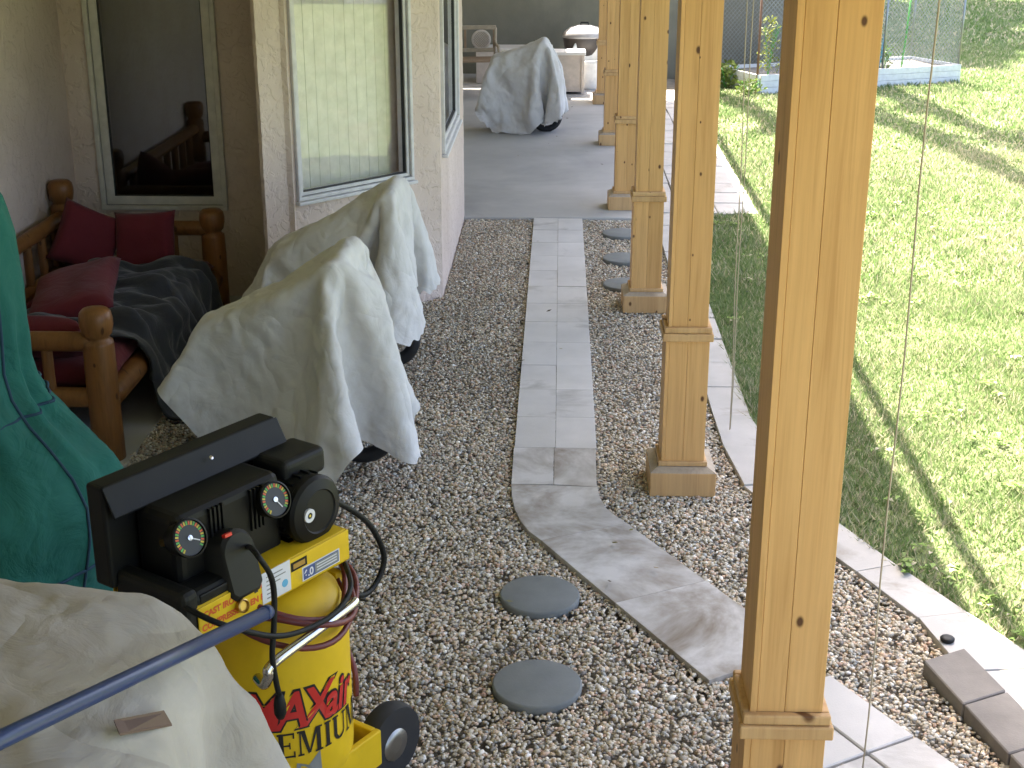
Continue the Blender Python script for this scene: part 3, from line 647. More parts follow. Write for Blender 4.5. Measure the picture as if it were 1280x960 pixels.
# ------------------------------------------------------------------ tarps (modelled drapes: grid vertices stored as millimetre steps)
DRAPE = {
    't1': (49, 49,
[-450,12,11,12,11,12,11,11,10,8,11,10,9,9,8,8,7,7,6,7,8,2,-4,-8,-7,-9,-9,-4,-5,3,3,10,10,10,11,9,9,9,9,10,11,9,-1,4,-3,0,2,4,4,-270,11,12,12,11,11,12,9,10,11,7,9,9,8,8,7,9,6,7,7,8,5,-2,-7,-9,-7,-9,-5,-3,5,3,9,10,11,11,9,9,9,10,9,11,7,3,-4,-3,-3,1,3,3,-263,11,12,11,12,11,12,8,11,10,10,5,8,5,8,9,8,8,6,7,8,7,1,-9,-6,-8,-7,-6,-2,4,6,9,11,10,10,10,9,9,10,10,10,4,1,-2,-4,-3,-5,3,5,-261,12,11,12,11,12,11,9,11,12,8,3,6,6,7,8,8,8,7,8,8,5,7,-6,-10,-5,-7,-8,0,5,8,8,11,10,9,10,10,10,9,10,8,3,-1,-5,-6,-4,0,5,8,-265,12,11,11,12,11,12,11,9,12,7,4,7,5,4,7,7,8,8,8,8,9,5,-4,-5,-10,-7,-1,-3,6,5,11,10,11,10,9,10,10,10,8,6,0,-3,-8,-5,0,0,8,10,-269,11,12,11,12,11,11,12,10,9,7,6,5,6,5,6,7,7,7,8,8,8,8,-5,-3,-9,-5,-5,4,2,9,10,10,10,10,10,9,10,11,7,-1,2,-7,-7,-5,-1,7,10,10,-273,11,12,11,12,11,11,11,9,9,8,5,6,7,5,4,8,7,6,7,8,8,8,3,-9,-7,-1,-6,2,4,10,10,10,10,9,10,10,11,9,4,2,-6,-8,-5,-5,3,9,11,10,-278,12,12,11,11,11,11,9,10,9,7,7,7,6,6,5,5,6,6,7,8,7,9,6,-7,-6,-3,-3,1,6,9,11,10,9,10,10,10,10,8,2,-3,-7,-7,-6,-2,7,11,10,9,-280,12,11,12,11,11,9,10,7,10,8,5,8,8,5,7,5,5,5,6,8,7,9,8,0,-7,-6,0,0,6,10,10,10,10,10,10,10,9,6,-1,-6,-8,-7,-5,3,9,11,9,6,-278,11,11,11,11,10,8,9,10,7,9,7,8,6,7,7,5,4,8,5,5,7,8,9,4,-4,-4,-6,4,6,10,11,9,10,11,10,10,8,2,-4,-8,-7,-7,-3,6,11,10,8,0,-273,11,11,10,11,9,9,8,9,9,7,8,6,10,4,8,6,5,6,6,5,6,7,9,8,-5,-4,-3,7,5,10,11,9,10,11,10,6,9,-2,-7,-8,-7,-5,0,8,11,10,5,-1,-271,12,10,10,10,8,9,9,7,8,7,9,7,8,5,7,9,5,6,6,7,4,5,8,10,-4,3,-5,4,9,10,10,10,10,10,9,9,2,-5,-8,-7,-8,-2,3,9,11,8,3,-4,-266,10,11,8,10,8,8,8,9,8,7,8,6,10,7,7,8,7,5,5,6,5,4,10,8,6,-3,2,-1,10,11,10,10,10,10,8,6,-1,-8,-7,-8,-6,-1,6,11,8,8,0,-6,-260,9,6,10,9,8,7,9,8,8,9,8,8,7,8,7,6,9,7,6,4,5,7,5,8,10,2,-3,3,11,10,10,11,9,9,9,2,-6,-7,-8,-7,-2,-2,8,9,10,5,-5,-3,-260,9,8,9,7,9,8,8,8,8,9,7,9,8,6,9,6,9,8,7,4,8,3,5,7,10,7,-2,5,11,10,10,9,10,8,7,-2,-8,-6,-7,-5,-6,8,10,7,6,-2,-5,-2,-260,9,8,8,8,9,8,8,9,8,8,8,8,8,8,8,8,8,7,8,7,7,5,4,5,9,5,11,3,10,10,10,7,8,9,6,-8,-7,-7,-7,-7,6,10,7,4,-1,-3,-4,-1,-260,8,9,8,8,9,8,8,9,8,8,8,8,8,9,8,8,8,7,7,9,8,7,6,4,4,9,12,6,11,9,8,9,6,7,1,-8,-7,-6,-8,0,10,7,0,1,-1,-2,-4,-1,-260,9,8,9,9,8,8,8,9,8,8,7,9,9,7,8,8,8,8,8,8,8,8,8,7,3,10,12,10,8,8,7,7,6,6,0,-8,-8,2,-10,7,3,-2,0,8,-11,1,6,-6,-262,8,9,9,8,9,8,8,8,9,7,9,8,7,9,7,8,8,8,8,8,8,8,8,7,8,10,12,10,6,6,7,7,8,6,-1,-8,-7,5,-8,-2,3,-2,9,1,-9,2,-2,10,-273,8,9,8,9,8,9,8,8,8,9,7,8,7,9,8,7,8,8,9,8,8,9,10,10,12,7,11,10,5,4,6,8,6,7,-2,-8,0,-6,-1,-3,-3,8,2,0,-9,2,6,-3,-268,9,8,9,9,8,9,8,8,8,8,8,8,7,9,7,9,7,8,9,10,10,10,11,12,10,7,9,11,10,6,5,-2,10,2,1,-13,1,-5,-3,-1,1,2,2,5,-6,2,12,-1,-282,9,8,9,8,9,8,8,9,8,7,8,8,8,8,9,7,9,10,11,10,13,9,12,11,9,8,8,10,11,9,5,-5,2,7,-1,-11,2,2,-6,-8,3,-2,5,4,5,-3,13,9,-300,9,8,9,8,8,9,8,8,8,8,8,9,7,9,8,10,11,12,11,10,13,11,10,10,9,8,8,9,11,11,7,3,1,-3,-12,1,0,-2,-7,-12,2,1,4,3,9,7,5,5,-298,8,9,8,9,9,7,9,8,8,8,8,8,11,8,11,11,11,12,12,11,11,10,11,10,7,10,8,
9,11,11,0,9,-6,3,-9,-7,1,-14,-1,11,2,-3,6,-1,3,1,8,5,-301,9,9,8,9,8,8,9,8,8,8,10,9,10,12,11,12,11,12,11,11,12,10,10,9,12,7,8,8,11,10,10,-5,4,-9,-7,-3,2,-2,-19,19,9,-6,-3,4,4,0,4,6,-303,8,7,8,8,9,8,9,8,9,10,10,11,12,11,12,11,12,12,11,11,10,11,10,9,10,10,9,8,10,11,10,-3,1,-2,-1,-11,-6,-7,-7,3,12,1,-1,5,2,3,5,-2,-293,7,7,9,3,6,8,8,8,10,11,11,11,13,11,11,12,11,11,11,10,12,10,10,11,10,9,10,8,10,11,9,9,1,-4,-4,-5,-3,-15,-6,-3,-6,6,4,9,8,7,6,3,-297,7,7,4,8,2,6,5,6,9,11,12,12,11,11,13,10,11,12,11,10,11,10,11,10,10,11,10,9,10,10,10,2,4,-4,5,-3,-4,-7,-9,-9,-10,-3,10,6,5,6,6,5,-280,7,6,5,5,2,6,5,1,5,11,12,12,12,11,11,11,11,11,11,10,10,11,10,11,11,10,11,11,9,11,8,2,-1,9,2,1,-7,-4,-9,-9,-12,-5,1,6,9,5,3,2,-262,4,6,2,7,5,4,2,1,1,11,11,12,11,11,11,11,10,11,12,9,11,10,11,10,11,11,11,11,12,11,4,2,9,4,4,2,-4,-9,-8,-8,-8,-8,2,-1,2,8,0,4,-251,5,0,7,4,3,0,5,-1,3,12,9,12,11,12,10,11,12,12,7,12,11,12,10,11,12,9,11,10,11,13,6,7,4,4,5,2,-1,-8,-8,-9,-6,-8,-6,0,6,-4,2,7,-248,2,5,2,1,4,2,1,5,2,10,12,12,12,10,12,11,10,11,12,10,11,11,11,12,11,12,10,10,8,9,9,8,6,6,3,4,-1,-5,-8,-8,-8,-7,-8,2,-5,2,-3,1,-241,3,2,2,2,1,0,3,5,8,11,11,11,12,12,12,11,12,11,12,10,11,12,11,11,12,11,11,9,5,11,1,8,8,9,7,3,1,-3,-7,-9,-7,-7,-7,-6,0,-7,-3,-1,-243,2,2,3,0,1,4,5,9,11,11,12,11,11,12,11,12,11,12,11,11,12,11,11,12,11,11,11,3,9,11,-3,5,7,9,8,8,4,0,-7,-7,-8,-6,-7,-6,-5,-3,-2,-6,-256,3,3,3,1,3,6,10,11,11,12,11,11,11,12,11,12,12,11,11,12,11,12,11,11,11,11,7,6,8,11,-6,5,4,8,8,8,8,5,-3,-8,-7,-7,-6,-5,-5,-2,-7,-3,-274,4,3,3,5,7,10,12,11,11,11,11,11,12,11,12,11,12,11,12,11,11,12,11,11,11,7,9,5,9,11,-5,-4,4,8,9,7,8,9,5,-5,-8,-5,-6,-6,-5,-5,-3,-3,-292,4,5,7,8,10,11,11,12,10,11,11,12,11,12,11,12,11,12,11,12,11,11,12,11,8,10,6,6,8,10,-5,-1,-5,8,8,7,8,9,8,6,-5,-6,-6,-6,-5,-6,-5,-5,-301,8,8,5,11,11,11,11,11,11,11,11,11,12,11,12,11,12,11,11,12,11,12,11,10,8,9,5,5,10,10,-2,-8,-5,4,8,9,8,7,8,9,5,-3,-6,-6,-5,-6,-5,-6,-310,6,9,11,10,11,11,11,11,11,11,11,11,12,11,12,11,12,11,12,11,12,11,11,10,8,6,6,6,9,10,-2,-9,-7,0,8,9,7,8,8,8,8,7,-3,-6,-5,-6,-6,-5,-321,10,10,11,11,10,11,12,10,11,11,12,11,11,12,11,12,11,12,11,12,11,11,10,9,8,5,8,5,9,10,-1,-9,-10,-2,5,9,7,8,7,9,8,9,6,-2,-5,-6,-6,-5,-327,10,11,10,12,10,11,10,12,11,11,11,12,11,11,12,11,12,11,12,11,11,11,9,10,5,5,8,6,9,10,-5,-2,-11,-8,5,5,8,8,8,8,9,9,8,7,-4,-5,-6,-6,-331,11,10,11,11,11,10,11,11,11,11,11,12,11,12,11,12,11,12,11,11,11,10,10,7,6,7,5,7,9,8,1,-5,-10,-11,-2,5,9,9,7,8,9,8,9,7,4,-2,-5,-7,-332,11,11,10,11,10,11,11,11,11,11,11,11,12,11,12,11,11,12,11,11,12,9,8,8,6,5,8,6,9,4,6,-6,-10,-11,-6,1,10,8,8,9,8,8,8,5,7,3,-3,-5,-331,11,11,9,11,11,11,10,11,10,11,12,11,11,12,11,11,12,11,12,11,10,7,11,5,7,5,6,10,8,8,-2,-2,-9,-11,-10,-2,6,10,8,9,7,8,6,7,8,7,1,-4,-328,11,10,10,10,10,11,10,11,11,10,11,11,11,12,11,12,11,11,12,11,9,9,7,5,7,6,9,6,10,9,0,-6,-8,-11,-11,-5,2,10,8,7,8,7,8,6,8,8,6,2,-327,10,10,11,10,10,10,11,10,10,11,10,12,10,11,12,11,12,11,11,11,9,9,5,6,6,7,8,7,10,10,0,-9,-8,-7,-13,
-7,2,2,9,10,7,5,7,7,9,8,8,9,-325,11,10,10,10,10,11,10,10,10,11,10,10,12,10,11,12,11,11,11,10,9,7,8,5,8,7,5,8,10,11,-5,-2,-8,-10,-12,-9,-4,2,8,10,6,6,7,7,8,8,9,10,-313,10,10,10,11,10,10,10,10,10,11,10,9,10,10,12,11,12,10,11,10,8,8,5,7,7,4,9,9,10,10,-1,-8,-6,-9,-11,-12,-6,-2,6,10,10,5,7,10,5,11,10,11,-309,11,10,11,10,10,11,10,10,10,10,10,9,10,9,10,11,11,11,11,8,9,7,5,9,5,8,6,9,10,9,1,-6,-9,-9,-11,-10,-9,-5,2,10,10,9,7,7,10,11,11,11],
[1709,5,4,4,4,4,5,7,9,11,7,-6,-4,-4,-3,-2,-5,-4,-6,-2,9,14,14,10,10,10,8,13,14,14,14,7,5,0,-3,-8,-7,-8,-8,-5,-4,7,12,11,12,12,14,15,14,-205,4,4,4,4,5,4,3,5,8,-8,-3,-1,5,-3,-5,0,-5,-5,-3,7,13,14,11,9,11,9,13,14,13,14,8,3,-2,-2,-7,-10,-5,-7,-6,1,9,12,11,11,11,13,14,14,-195,4,4,5,4,4,4,4,4,2,-2,-6,-1,-8,0,0,-3,-2,-5,-4,5,11,15,9,12,9,11,13,14,14,12,8,0,0,-6,-5,-7,-9,-5,-4,6,11,12,11,11,11,10,14,14,-187,5,4,4,4,4,4,4,3,3,-4,-7,-5,-5,-4,-3,0,-2,-5,-3,0,13,12,12,8,13,11,12,14,14,9,10,0,-3,-8,-6,-3,-6,-10,4,9,11,12,8,7,11,13,13,10,-172,4,4,4,4,4,5,3,1,3,-4,-7,-4,-6,-6,-5,-4,-3,-3,-1,-1,7,12,13,13,7,12,14,14,12,14,4,-2,0,-7,-9,-4,-5,-5,7,11,11,10,2,8,14,14,9,7,-157,4,4,4,4,5,3,4,2,-1,-4,-5,-6,-5,-6,-5,-4,-5,-4,-2,-2,2,10,13,14,8,13,14,14,14,9,5,-2,-4,-6,-6,-9,-3,3,8,12,12,4,3,9,13,12,7,6,-141,4,4,4,4,3,5,2,0,-2,-3,-5,-6,-4,-6,-7,-3,-4,-6,-3,-3,0,6,14,9,12,15,13,14,14,5,7,-3,-5,-8,-5,-6,-1,6,12,12,6,-1,10,8,13,8,4,6,-125,4,4,4,4,4,2,-1,1,-2,-3,-4,-5,-4,-6,-5,-6,-6,-5,-4,-3,-3,2,12,12,12,14,14,15,12,7,2,-3,-9,-4,-6,-2,3,9,12,10,2,-2,8,13,11,4,5,8,-112,4,3,4,4,3,-1,2,-4,0,-2,-7,-3,-3,-6,-5,-5,-6,-6,-5,-4,-3,-1,8,15,12,12,15,14,12,6,-1,-5,-7,-2,-7,2,7,11,11,6,-5,3,10,14,7,3,6,13,-105,4,4,2,4,1,-2,-1,1,-4,-1,-4,-3,-6,-3,-5,-6,-6,-4,-6,-6,-4,-4,5,14,14,13,13,14,11,5,-3,-9,-4,-3,-1,6,8,12,9,-3,-1,5,12,12,3,6,10,14,-98,3,4,1,4,-2,1,-3,-2,-1,-3,-3,-5,-1,-7,-4,-4,-6,-6,-4,-7,-4,-5,0,10,14,14,14,12,13,1,-4,-6,-7,0,4,10,8,10,4,-4,-2,8,14,9,6,5,13,12,-90,4,4,1,1,-1,-2,-1,-4,-3,-4,-1,-3,-4,-6,-4,-2,-6,-5,-5,-4,-7,-6,-2,4,14,15,14,14,9,-1,-5,-5,-5,4,7,8,11,8,-3,-4,0,12,14,7,5,10,13,9,-80,1,3,-1,1,-2,-2,-3,0,-4,-3,-3,-5,-1,-3,-4,-3,-5,-5,-6,-5,-7,-6,-1,-2,12,14,15,14,6,-3,-2,-9,3,6,7,10,11,1,-3,-6,6,13,13,3,11,9,13,-3,-60,0,-5,3,0,-3,-5,0,-3,-3,-1,-3,-1,-6,-1,-4,-5,-2,-4,-5,-6,-7,-4,-6,-3,8,15,14,14,2,-6,-3,0,6,7,7,12,5,-5,-1,-5,13,12,11,8,6,12,3,-10,-42,0,-1,-2,-6,2,-4,-2,-2,-2,-2,-3,-2,-2,-5,-1,-5,-2,-2,-5,-6,-5,-6,-6,-5,4,12,14,13,0,-6,-1,8,5,8,8,11,-2,-9,-4,9,8,9,7,11,12,10,-2,-13,-34,-1,-3,-3,-3,2,-1,-2,-2,-2,-3,-2,-2,-4,0,-2,-3,-3,-5,-1,-4,-5,-6,-6,-6,-1,13,6,14,-2,-4,6,9,7,8,10,3,-9,-6,-1,5,12,3,11,14,13,8,-7,-14,-30,-4,3,-1,-4,3,-1,-6,0,-3,-1,-4,0,-3,0,-3,-2,-2,-3,-6,1,-4,-4,-5,-6,-7,10,3,12,-4,7,8,8,9,9,8,-10,0,-10,2,10,3,10,12,6,14,8,-11,-14,-29,0,2,1,-1,0,-3,-2,0,-4,-2,-5,-1,2,-6,-1,-2,-2,-2,-2,-2,-2,-3,-2,-5,-6,-2,4,6,8,9,9,9,9,9,6,-10,-8,3,-2,3,12,-5,12,10,10,9,-15,0,-36,-1,0,1,0,2,-3,-1,-2,1,-6,1,-3,-6,-1,-6,-2,0,-4,-1,-5,-3,-2,-1,0,3,0,3,6,8,8,8,9,11,9,4,-10,-6,5,-2,-8,14,-9,10,12,10,12,-16,-9,-32,-1,2,3,1,0,2,-5,1,-3,-2,-5,-4,-5,0,-3,-6,-2,-3,-2,-1,1,1,3,3,1,3,3,3,8,8,7,9,9,11,2,-10,-2,-7,-15,10,10,1,-7,11,15,16,-1,-15,-46,3,3,-3,3,2,2,-2,-3,-1,-5,-3,-3,-5,-1,-5,0,-5,-1,0,3,3,3,3,1,2,3,3,3,5,6,9,10,7,11,4,-9,-14,-8,-7,-7,8,13,-11,7,20,16,16,-11,-67,4,0,1,5,0,4,-1,-2,-3,-6,-2,-5,-1,-5,2,-4,0,2,3,3,2,4,2,2,3,3,3,3,3,5,8,7,5,-10,12,13,-20,-7,-6,-9,11,-6,8,-6,5,28,26,-9,-74,-1,2,
4,3,5,1,1,-5,-3,-1,-5,-1,-5,1,-1,2,3,2,3,4,1,3,3,3,3,3,3,3,3,3,6,1,7,0,-9,-16,1,0,-2,-4,2,5,3,0,-6,17,11,25,-81,2,1,5,2,2,7,-1,1,-4,-3,-5,0,3,-1,3,3,2,3,2,3,3,3,3,3,3,3,3,2,3,3,1,6,0,7,-9,-10,-23,-1,5,5,6,4,3,-2,-3,2,9,22,-74,2,1,2,2,6,4,3,-4,-2,-1,3,0,3,3,2,3,3,2,3,3,3,2,3,3,3,3,3,3,3,1,0,4,3,6,-1,-18,3,-12,-4,-5,12,3,2,2,-4,5,7,0,-56,0,0,-1,2,2,2,2,1,2,2,3,4,2,3,2,3,2,3,3,3,3,3,3,3,3,3,2,4,3,0,1,4,3,-5,-8,6,6,-17,-5,-19,19,10,2,3,-5,3,4,3,-57,-1,0,-1,3,1,1,2,1,3,3,3,3,2,3,3,2,3,3,3,3,3,3,3,3,2,3,3,4,2,1,-2,-2,-9,-10,-9,8,8,4,-6,-11,0,13,9,2,0,0,-2,-5,-52,2,0,6,-3,7,2,2,2,3,3,2,3,3,3,2,3,3,3,3,2,3,3,3,3,3,3,3,3,3,0,-1,-8,-7,-8,-11,-1,-3,10,0,-3,4,-7,0,4,8,4,4,-1,-58,0,3,4,4,7,2,3,5,3,3,3,3,3,2,3,3,3,2,3,3,2,3,3,4,3,3,3,3,3,-1,-3,-7,-10,-8,-8,-7,0,1,3,3,5,-5,-8,-9,3,4,8,8,-52,5,3,6,3,4,5,4,5,5,3,3,2,3,2,3,2,3,2,5,2,2,3,3,3,4,3,3,4,3,-1,-7,-7,-8,-8,-8,-7,-4,6,3,2,-1,0,-9,-8,-9,-6,11,7,-32,4,6,4,5,4,4,5,5,5,3,4,2,3,2,2,3,1,3,5,2,3,0,4,2,0,7,4,3,5,-1,-8,-7,-8,-8,-8,-7,-7,3,2,5,-4,2,-4,-9,-9,-8,-9,4,-5,5,5,4,4,5,4,4,6,5,5,1,3,1,4,2,0,5,2,-3,5,4,3,2,3,1,-1,-5,7,10,-8,5,-6,-7,-8,-8,-7,-7,-4,4,0,2,-1,1,-10,-7,-8,-10,-9,11,5,5,4,4,4,3,5,6,5,4,3,3,1,2,1,2,-4,5,-2,5,2,1,0,-2,0,-3,3,8,13,-2,-14,4,-3,-4,-6,-7,-8,-6,0,3,0,-1,0,-4,-10,-6,-10,-10,12,4,4,6,2,4,6,6,6,2,1,0,-4,5,3,3,2,1,2,1,0,-1,-1,-3,1,-4,1,6,15,10,-2,-13,-11,4,-7,5,-2,-7,-7,-2,-1,4,-4,-1,-3,-5,-10,-10,-7,7,7,5,6,3,6,7,5,0,0,-2,-4,-2,3,1,4,1,0,4,0,1,-3,1,-1,-4,0,6,11,12,10,-1,-12,-12,-12,1,6,5,-1,-7,-6,2,-1,-1,-3,-6,-4,-10,-5,-9,7,5,7,6,7,7,4,-1,0,-5,-2,-5,-1,1,3,-1,4,2,-1,0,2,-2,-2,0,-1,4,12,9,12,10,-2,-12,-13,-12,3,-1,8,1,2,-7,-5,2,-5,-5,-2,-5,-5,-10,-9,12,7,8,7,7,3,-2,1,-2,-8,-3,-4,-2,2,-3,4,2,0,3,-2,1,0,-3,0,2,10,8,12,12,10,-2,-12,-14,-13,-4,4,7,3,-1,4,-7,-10,-4,-3,0,-4,-2,-6,-7,14,6,7,8,3,1,-2,-3,-7,-4,-3,-6,0,-3,1,2,-2,1,4,-4,4,-3,2,1,6,11,9,12,13,8,-3,-14,-9,-13,-12,7,-2,5,7,3,-1,-10,-9,-5,0,-3,-4,-6,-4,23,8,6,-1,6,-4,-4,-5,-5,-5,-4,-4,-2,-1,3,-3,0,0,1,0,0,1,2,4,8,10,12,11,13,8,-4,-14,-8,-11,-14,-5,3,6,4,2,5,-4,-9,-9,-3,-2,-4,-3,-5,34,3,5,2,-4,-9,-3,-2,-8,-2,-5,-4,-2,-3,1,1,-3,2,2,-1,0,5,0,8,10,9,13,10,13,8,-5,-14,-8,-8,-14,-11,-2,6,3,6,2,2,-2,-9,-10,-4,-3,-3,-3,39,5,1,-6,-2,-8,-4,-5,-3,-1,-9,-2,0,-6,0,-1,1,-2,3,0,5,-1,6,9,6,14,13,11,11,8,-6,-14,-14,-3,-10,-10,-12,2,7,1,5,2,-3,3,-8,-6,-4,-1,-2,38,3,-6,-4,-2,-7,-7,-2,-8,-1,-4,-6,2,-4,-3,0,0,1,-2,3,3,4,8,6,11,12,12,12,11,8,-9,-15,-12,-5,-5,-13,-12,-5,2,6,3,3,2,-5,11,-3,-6,-4,-1,34,2,-4,-9,-3,-9,-1,-8,-3,-6,0,-8,0,-2,-3,0,2,-3,1,5,2,2,9,10,10,12,12,11,12,8,-14,-12,-12,-4,-4,-12,-14,-3,-8,4,0,2,3,9,14,2,-5,-4,-2,31,-9,1,-9,-8,-3,-2,-8,-3,-7,-5,-4,-1,-4,-1,-1,-4,3,3,1,3,5,14,6,13,11,13,12,6,10,-10,-14,-14,-6,-3,-8,-13,-11,-3,-6,3,5,8,13,12,5,0,-4,-3,27,-6,-8,-6,-4,-9,-2,-9,-5,-6,-5,-4,-6,-4,0,1,-3,0,7,-2,6,9,8,11,13,11,12,9,12,4,-9,-14,-12,-8,-4,-4,-13,-13,-5,-8,9,9,8,7,13,8,4,-2,-4,27,-7,-8,-5,-6,-10,-8,-3,-9,-7,
-6,-7,-2,-6,-5,0,1,-2,6,5,4,9,8,14,12,11,12,10,11,1,-7,-14,-9,-9,-10,0,-10,-13,-14,-4,5,9,14,11,10,4,6,9,-3,25,-8,-7,-6,-9,-7,-7,-9,-7,-8,-5,-8,-8,-3,-7,-1,-1,1,6,3,7,8,11,10,14,10,11,13,9,-2,-3,-13,-15,-9,-2,-4,-8,-13,-13,-7,3,13,11,11,11,8,7,5,4,27,-8,-7,-7,-8,-8,-8,-8,-7,-8,-9,-5,-10,-8,-8,-2,0,-2,8,3,9,9,10,13,11,11,13,10,8,2,-8,-14,-10,-11,-5,-5,-3,-11,-14,-10,3,7,13,11,4,13,1,1,1,56,-8,-7,-8,-8,-7,-8,-8,-8,-9,-8,-8,-9,-10,-9,-9,-3,6,3,7,9,9,12,12,10,12,11,11,7,2,-8,-15,-11,-7,-5,-3,-7,-9,-12,-13,2,6,8,11,11,-5,0,1,1],
[8,0,2,0,0,-1,0,0,1,0,1,6,8,10,11,11,11,11,10,11,6,1,-3,-3,-3,-3,-3,-3,-3,-3,-3,-3,-3,-3,-3,-2,-3,-2,-3,-2,-3,-5,-9,-9,-9,-8,-4,-1,0,0,2,-2,2,-2,1,-1,11,4,2,-9,10,10,10,11,10,11,11,11,10,8,2,-2,-2,-3,-3,-3,-4,-3,-3,-3,-3,-3,-2,-3,-3,-2,-3,-2,-3,-3,-7,-9,-9,-9,-10,-6,-4,-4,-1,1,0,0,1,-2,0,11,1,-8,9,13,10,13,10,10,11,11,11,11,8,4,0,-3,-3,-3,-3,-3,-3,-3,-3,-3,-3,-3,-2,-3,-3,-2,-3,-3,-4,-8,-9,-9,-9,-9,-10,-4,-2,-10,-2,3,-1,-2,2,-2,10,-4,4,11,12,12,12,12,11,10,11,11,11,10,3,4,-3,-3,-3,-3,-3,-3,-3,-4,-3,-2,-3,-3,-2,-3,-3,-2,-4,-6,-8,-10,-10,-10,-9,-6,-3,-1,-26,-1,0,4,-1,-3,1,4,10,2,12,12,12,12,13,11,12,10,11,11,10,7,4,-3,-3,-3,-3,-3,-3,-3,-3,-3,-3,-2,-3,-3,-2,-3,-2,-6,-7,-9,-11,-10,-10,-6,-7,0,-1,-42,0,2,-1,-1,1,5,2,8,9,12,12,12,12,13,12,11,11,12,10,11,9,5,-2,-2,-3,-3,-3,-3,-4,-3,-2,-3,-3,-2,-3,-3,-2,-4,-6,-10,-9,-10,-11,-10,-7,-1,0,-1,-57,0,1,-1,1,7,-1,8,9,10,11,12,13,11,12,13,11,12,11,12,11,10,7,-1,-2,-3,-3,-3,-3,-3,-3,-3,-2,-3,-3,-2,-3,-3,-5,-8,-9,-11,-10,-10,-10,-4,0,0,-1,-72,0,0,0,5,3,5,11,9,10,11,12,11,12,12,12,13,11,12,12,11,11,9,2,-2,-3,-3,-3,-3,-4,-2,-3,-3,-3,-2,-3,-2,-4,-6,-9,-11,-11,-10,-10,-8,-1,0,0,-1,-87,1,3,-1,4,6,10,8,12,9,10,13,11,11,12,12,12,12,13,11,12,11,10,6,-2,-3,-2,-4,-3,-3,-3,-2,-3,-3,-2,-3,-3,-5,-8,-10,-11,-10,-11,-9,-6,0,1,-1,-3,-98,4,-2,7,1,9,11,10,9,12,10,11,11,12,12,11,12,13,11,12,13,11,11,8,0,-3,-3,-3,-2,-3,-3,-3,-2,-3,-3,-3,-4,-6,-9,-11,-10,-11,-10,-9,-2,0,0,-2,-8,-107,5,0,9,5,10,9,11,11,10,11,11,12,10,12,12,11,13,12,12,12,12,12,9,4,-3,-3,-3,-3,-3,-2,-3,-3,-2,-3,-4,-7,-5,-11,-11,-10,-11,-9,-7,-1,1,-1,-4,-9,-116,0,5,9,10,10,10,10,12,12,11,10,11,11,13,11,11,12,12,12,12,12,12,11,8,-3,-3,-2,-4,-2,-3,-2,-3,-3,-3,-5,-6,-9,-11,-10,-10,-11,-8,-5,0,0,-2,-7,-10,-126,9,4,11,10,10,11,11,10,11,12,11,11,11,11,11,11,12,12,12,12,13,12,10,11,0,-2,-3,-3,-2,-3,-2,-3,-4,-4,-5,-8,-10,-11,-10,-9,-11,-7,-4,2,-3,-2,-9,-11,-133,10,13,7,10,12,12,10,11,11,10,11,11,11,11,11,12,11,11,12,13,12,12,12,11,4,-2,-3,-2,-3,-2,-3,-3,-4,-6,-5,-9,-11,-10,-10,-10,-8,-8,-2,-2,1,-5,-13,-9,-133,10,11,10,12,9,12,11,11,10,11,11,11,10,12,10,12,11,11,11,13,12,12,13,11,7,1,-3,-2,-3,-3,-2,-6,-4,-6,-6,-11,-10,-9,-10,-10,-10,-3,-2,-1,-1,-11,-13,-7,-132,11,10,11,11,10,11,11,10,11,11,11,11,11,10,11,11,11,12,10,12,12,12,13,12,10,-3,2,0,-3,-3,-4,-7,-5,-6,-9,-10,-8,-9,-11,-11,-4,-4,-1,-2,-9,-11,-12,-5,-130,10,10,11,11,10,11,11,11,11,10,11,11,11,10,11,11,11,11,11,11,11,12,12,12,13,2,2,-1,-3,-4,-6,-5,-8,-7,-13,-5,-10,-7,-11,-11,0,-5,-9,-14,5,-14,-7,-5,-129,11,10,10,11,10,11,11,11,11,11,10,11,11,10,11,11,11,11,11,11,11,11,12,11,13,10,1,-1,-6,-6,-6,-8,-9,-8,-14,-2,-6,-15,-4,-9,-8,-13,-9,3,-6,-11,0,-11,-124,10,11,10,11,10,11,11,11,10,11,11,10,11,11,10,11,11,11,11,10,11,11,12,12,11,8,4,-4,-10,-9,-8,-8,-1,-9,-14,-1,-9,-12,-10,-13,-2,-11,2,-3,-7,-2,-9,-2,-129,10,11,10,10,11,10,11,11,10,11,11,10,11,11,11,10,11,11,11,11,10,10,9,7,2,12,5,7,-11,-11,-11,-5,-9,-2,-15,0,-14,-11,-1,-11,-11,-7,-15,6,-2,-3,-10,-7,-114,10,10,11,10,10,10,11,11,11,10,11,11,10,11,11,10,11,11,11,8,8,6,6,2,8,11,
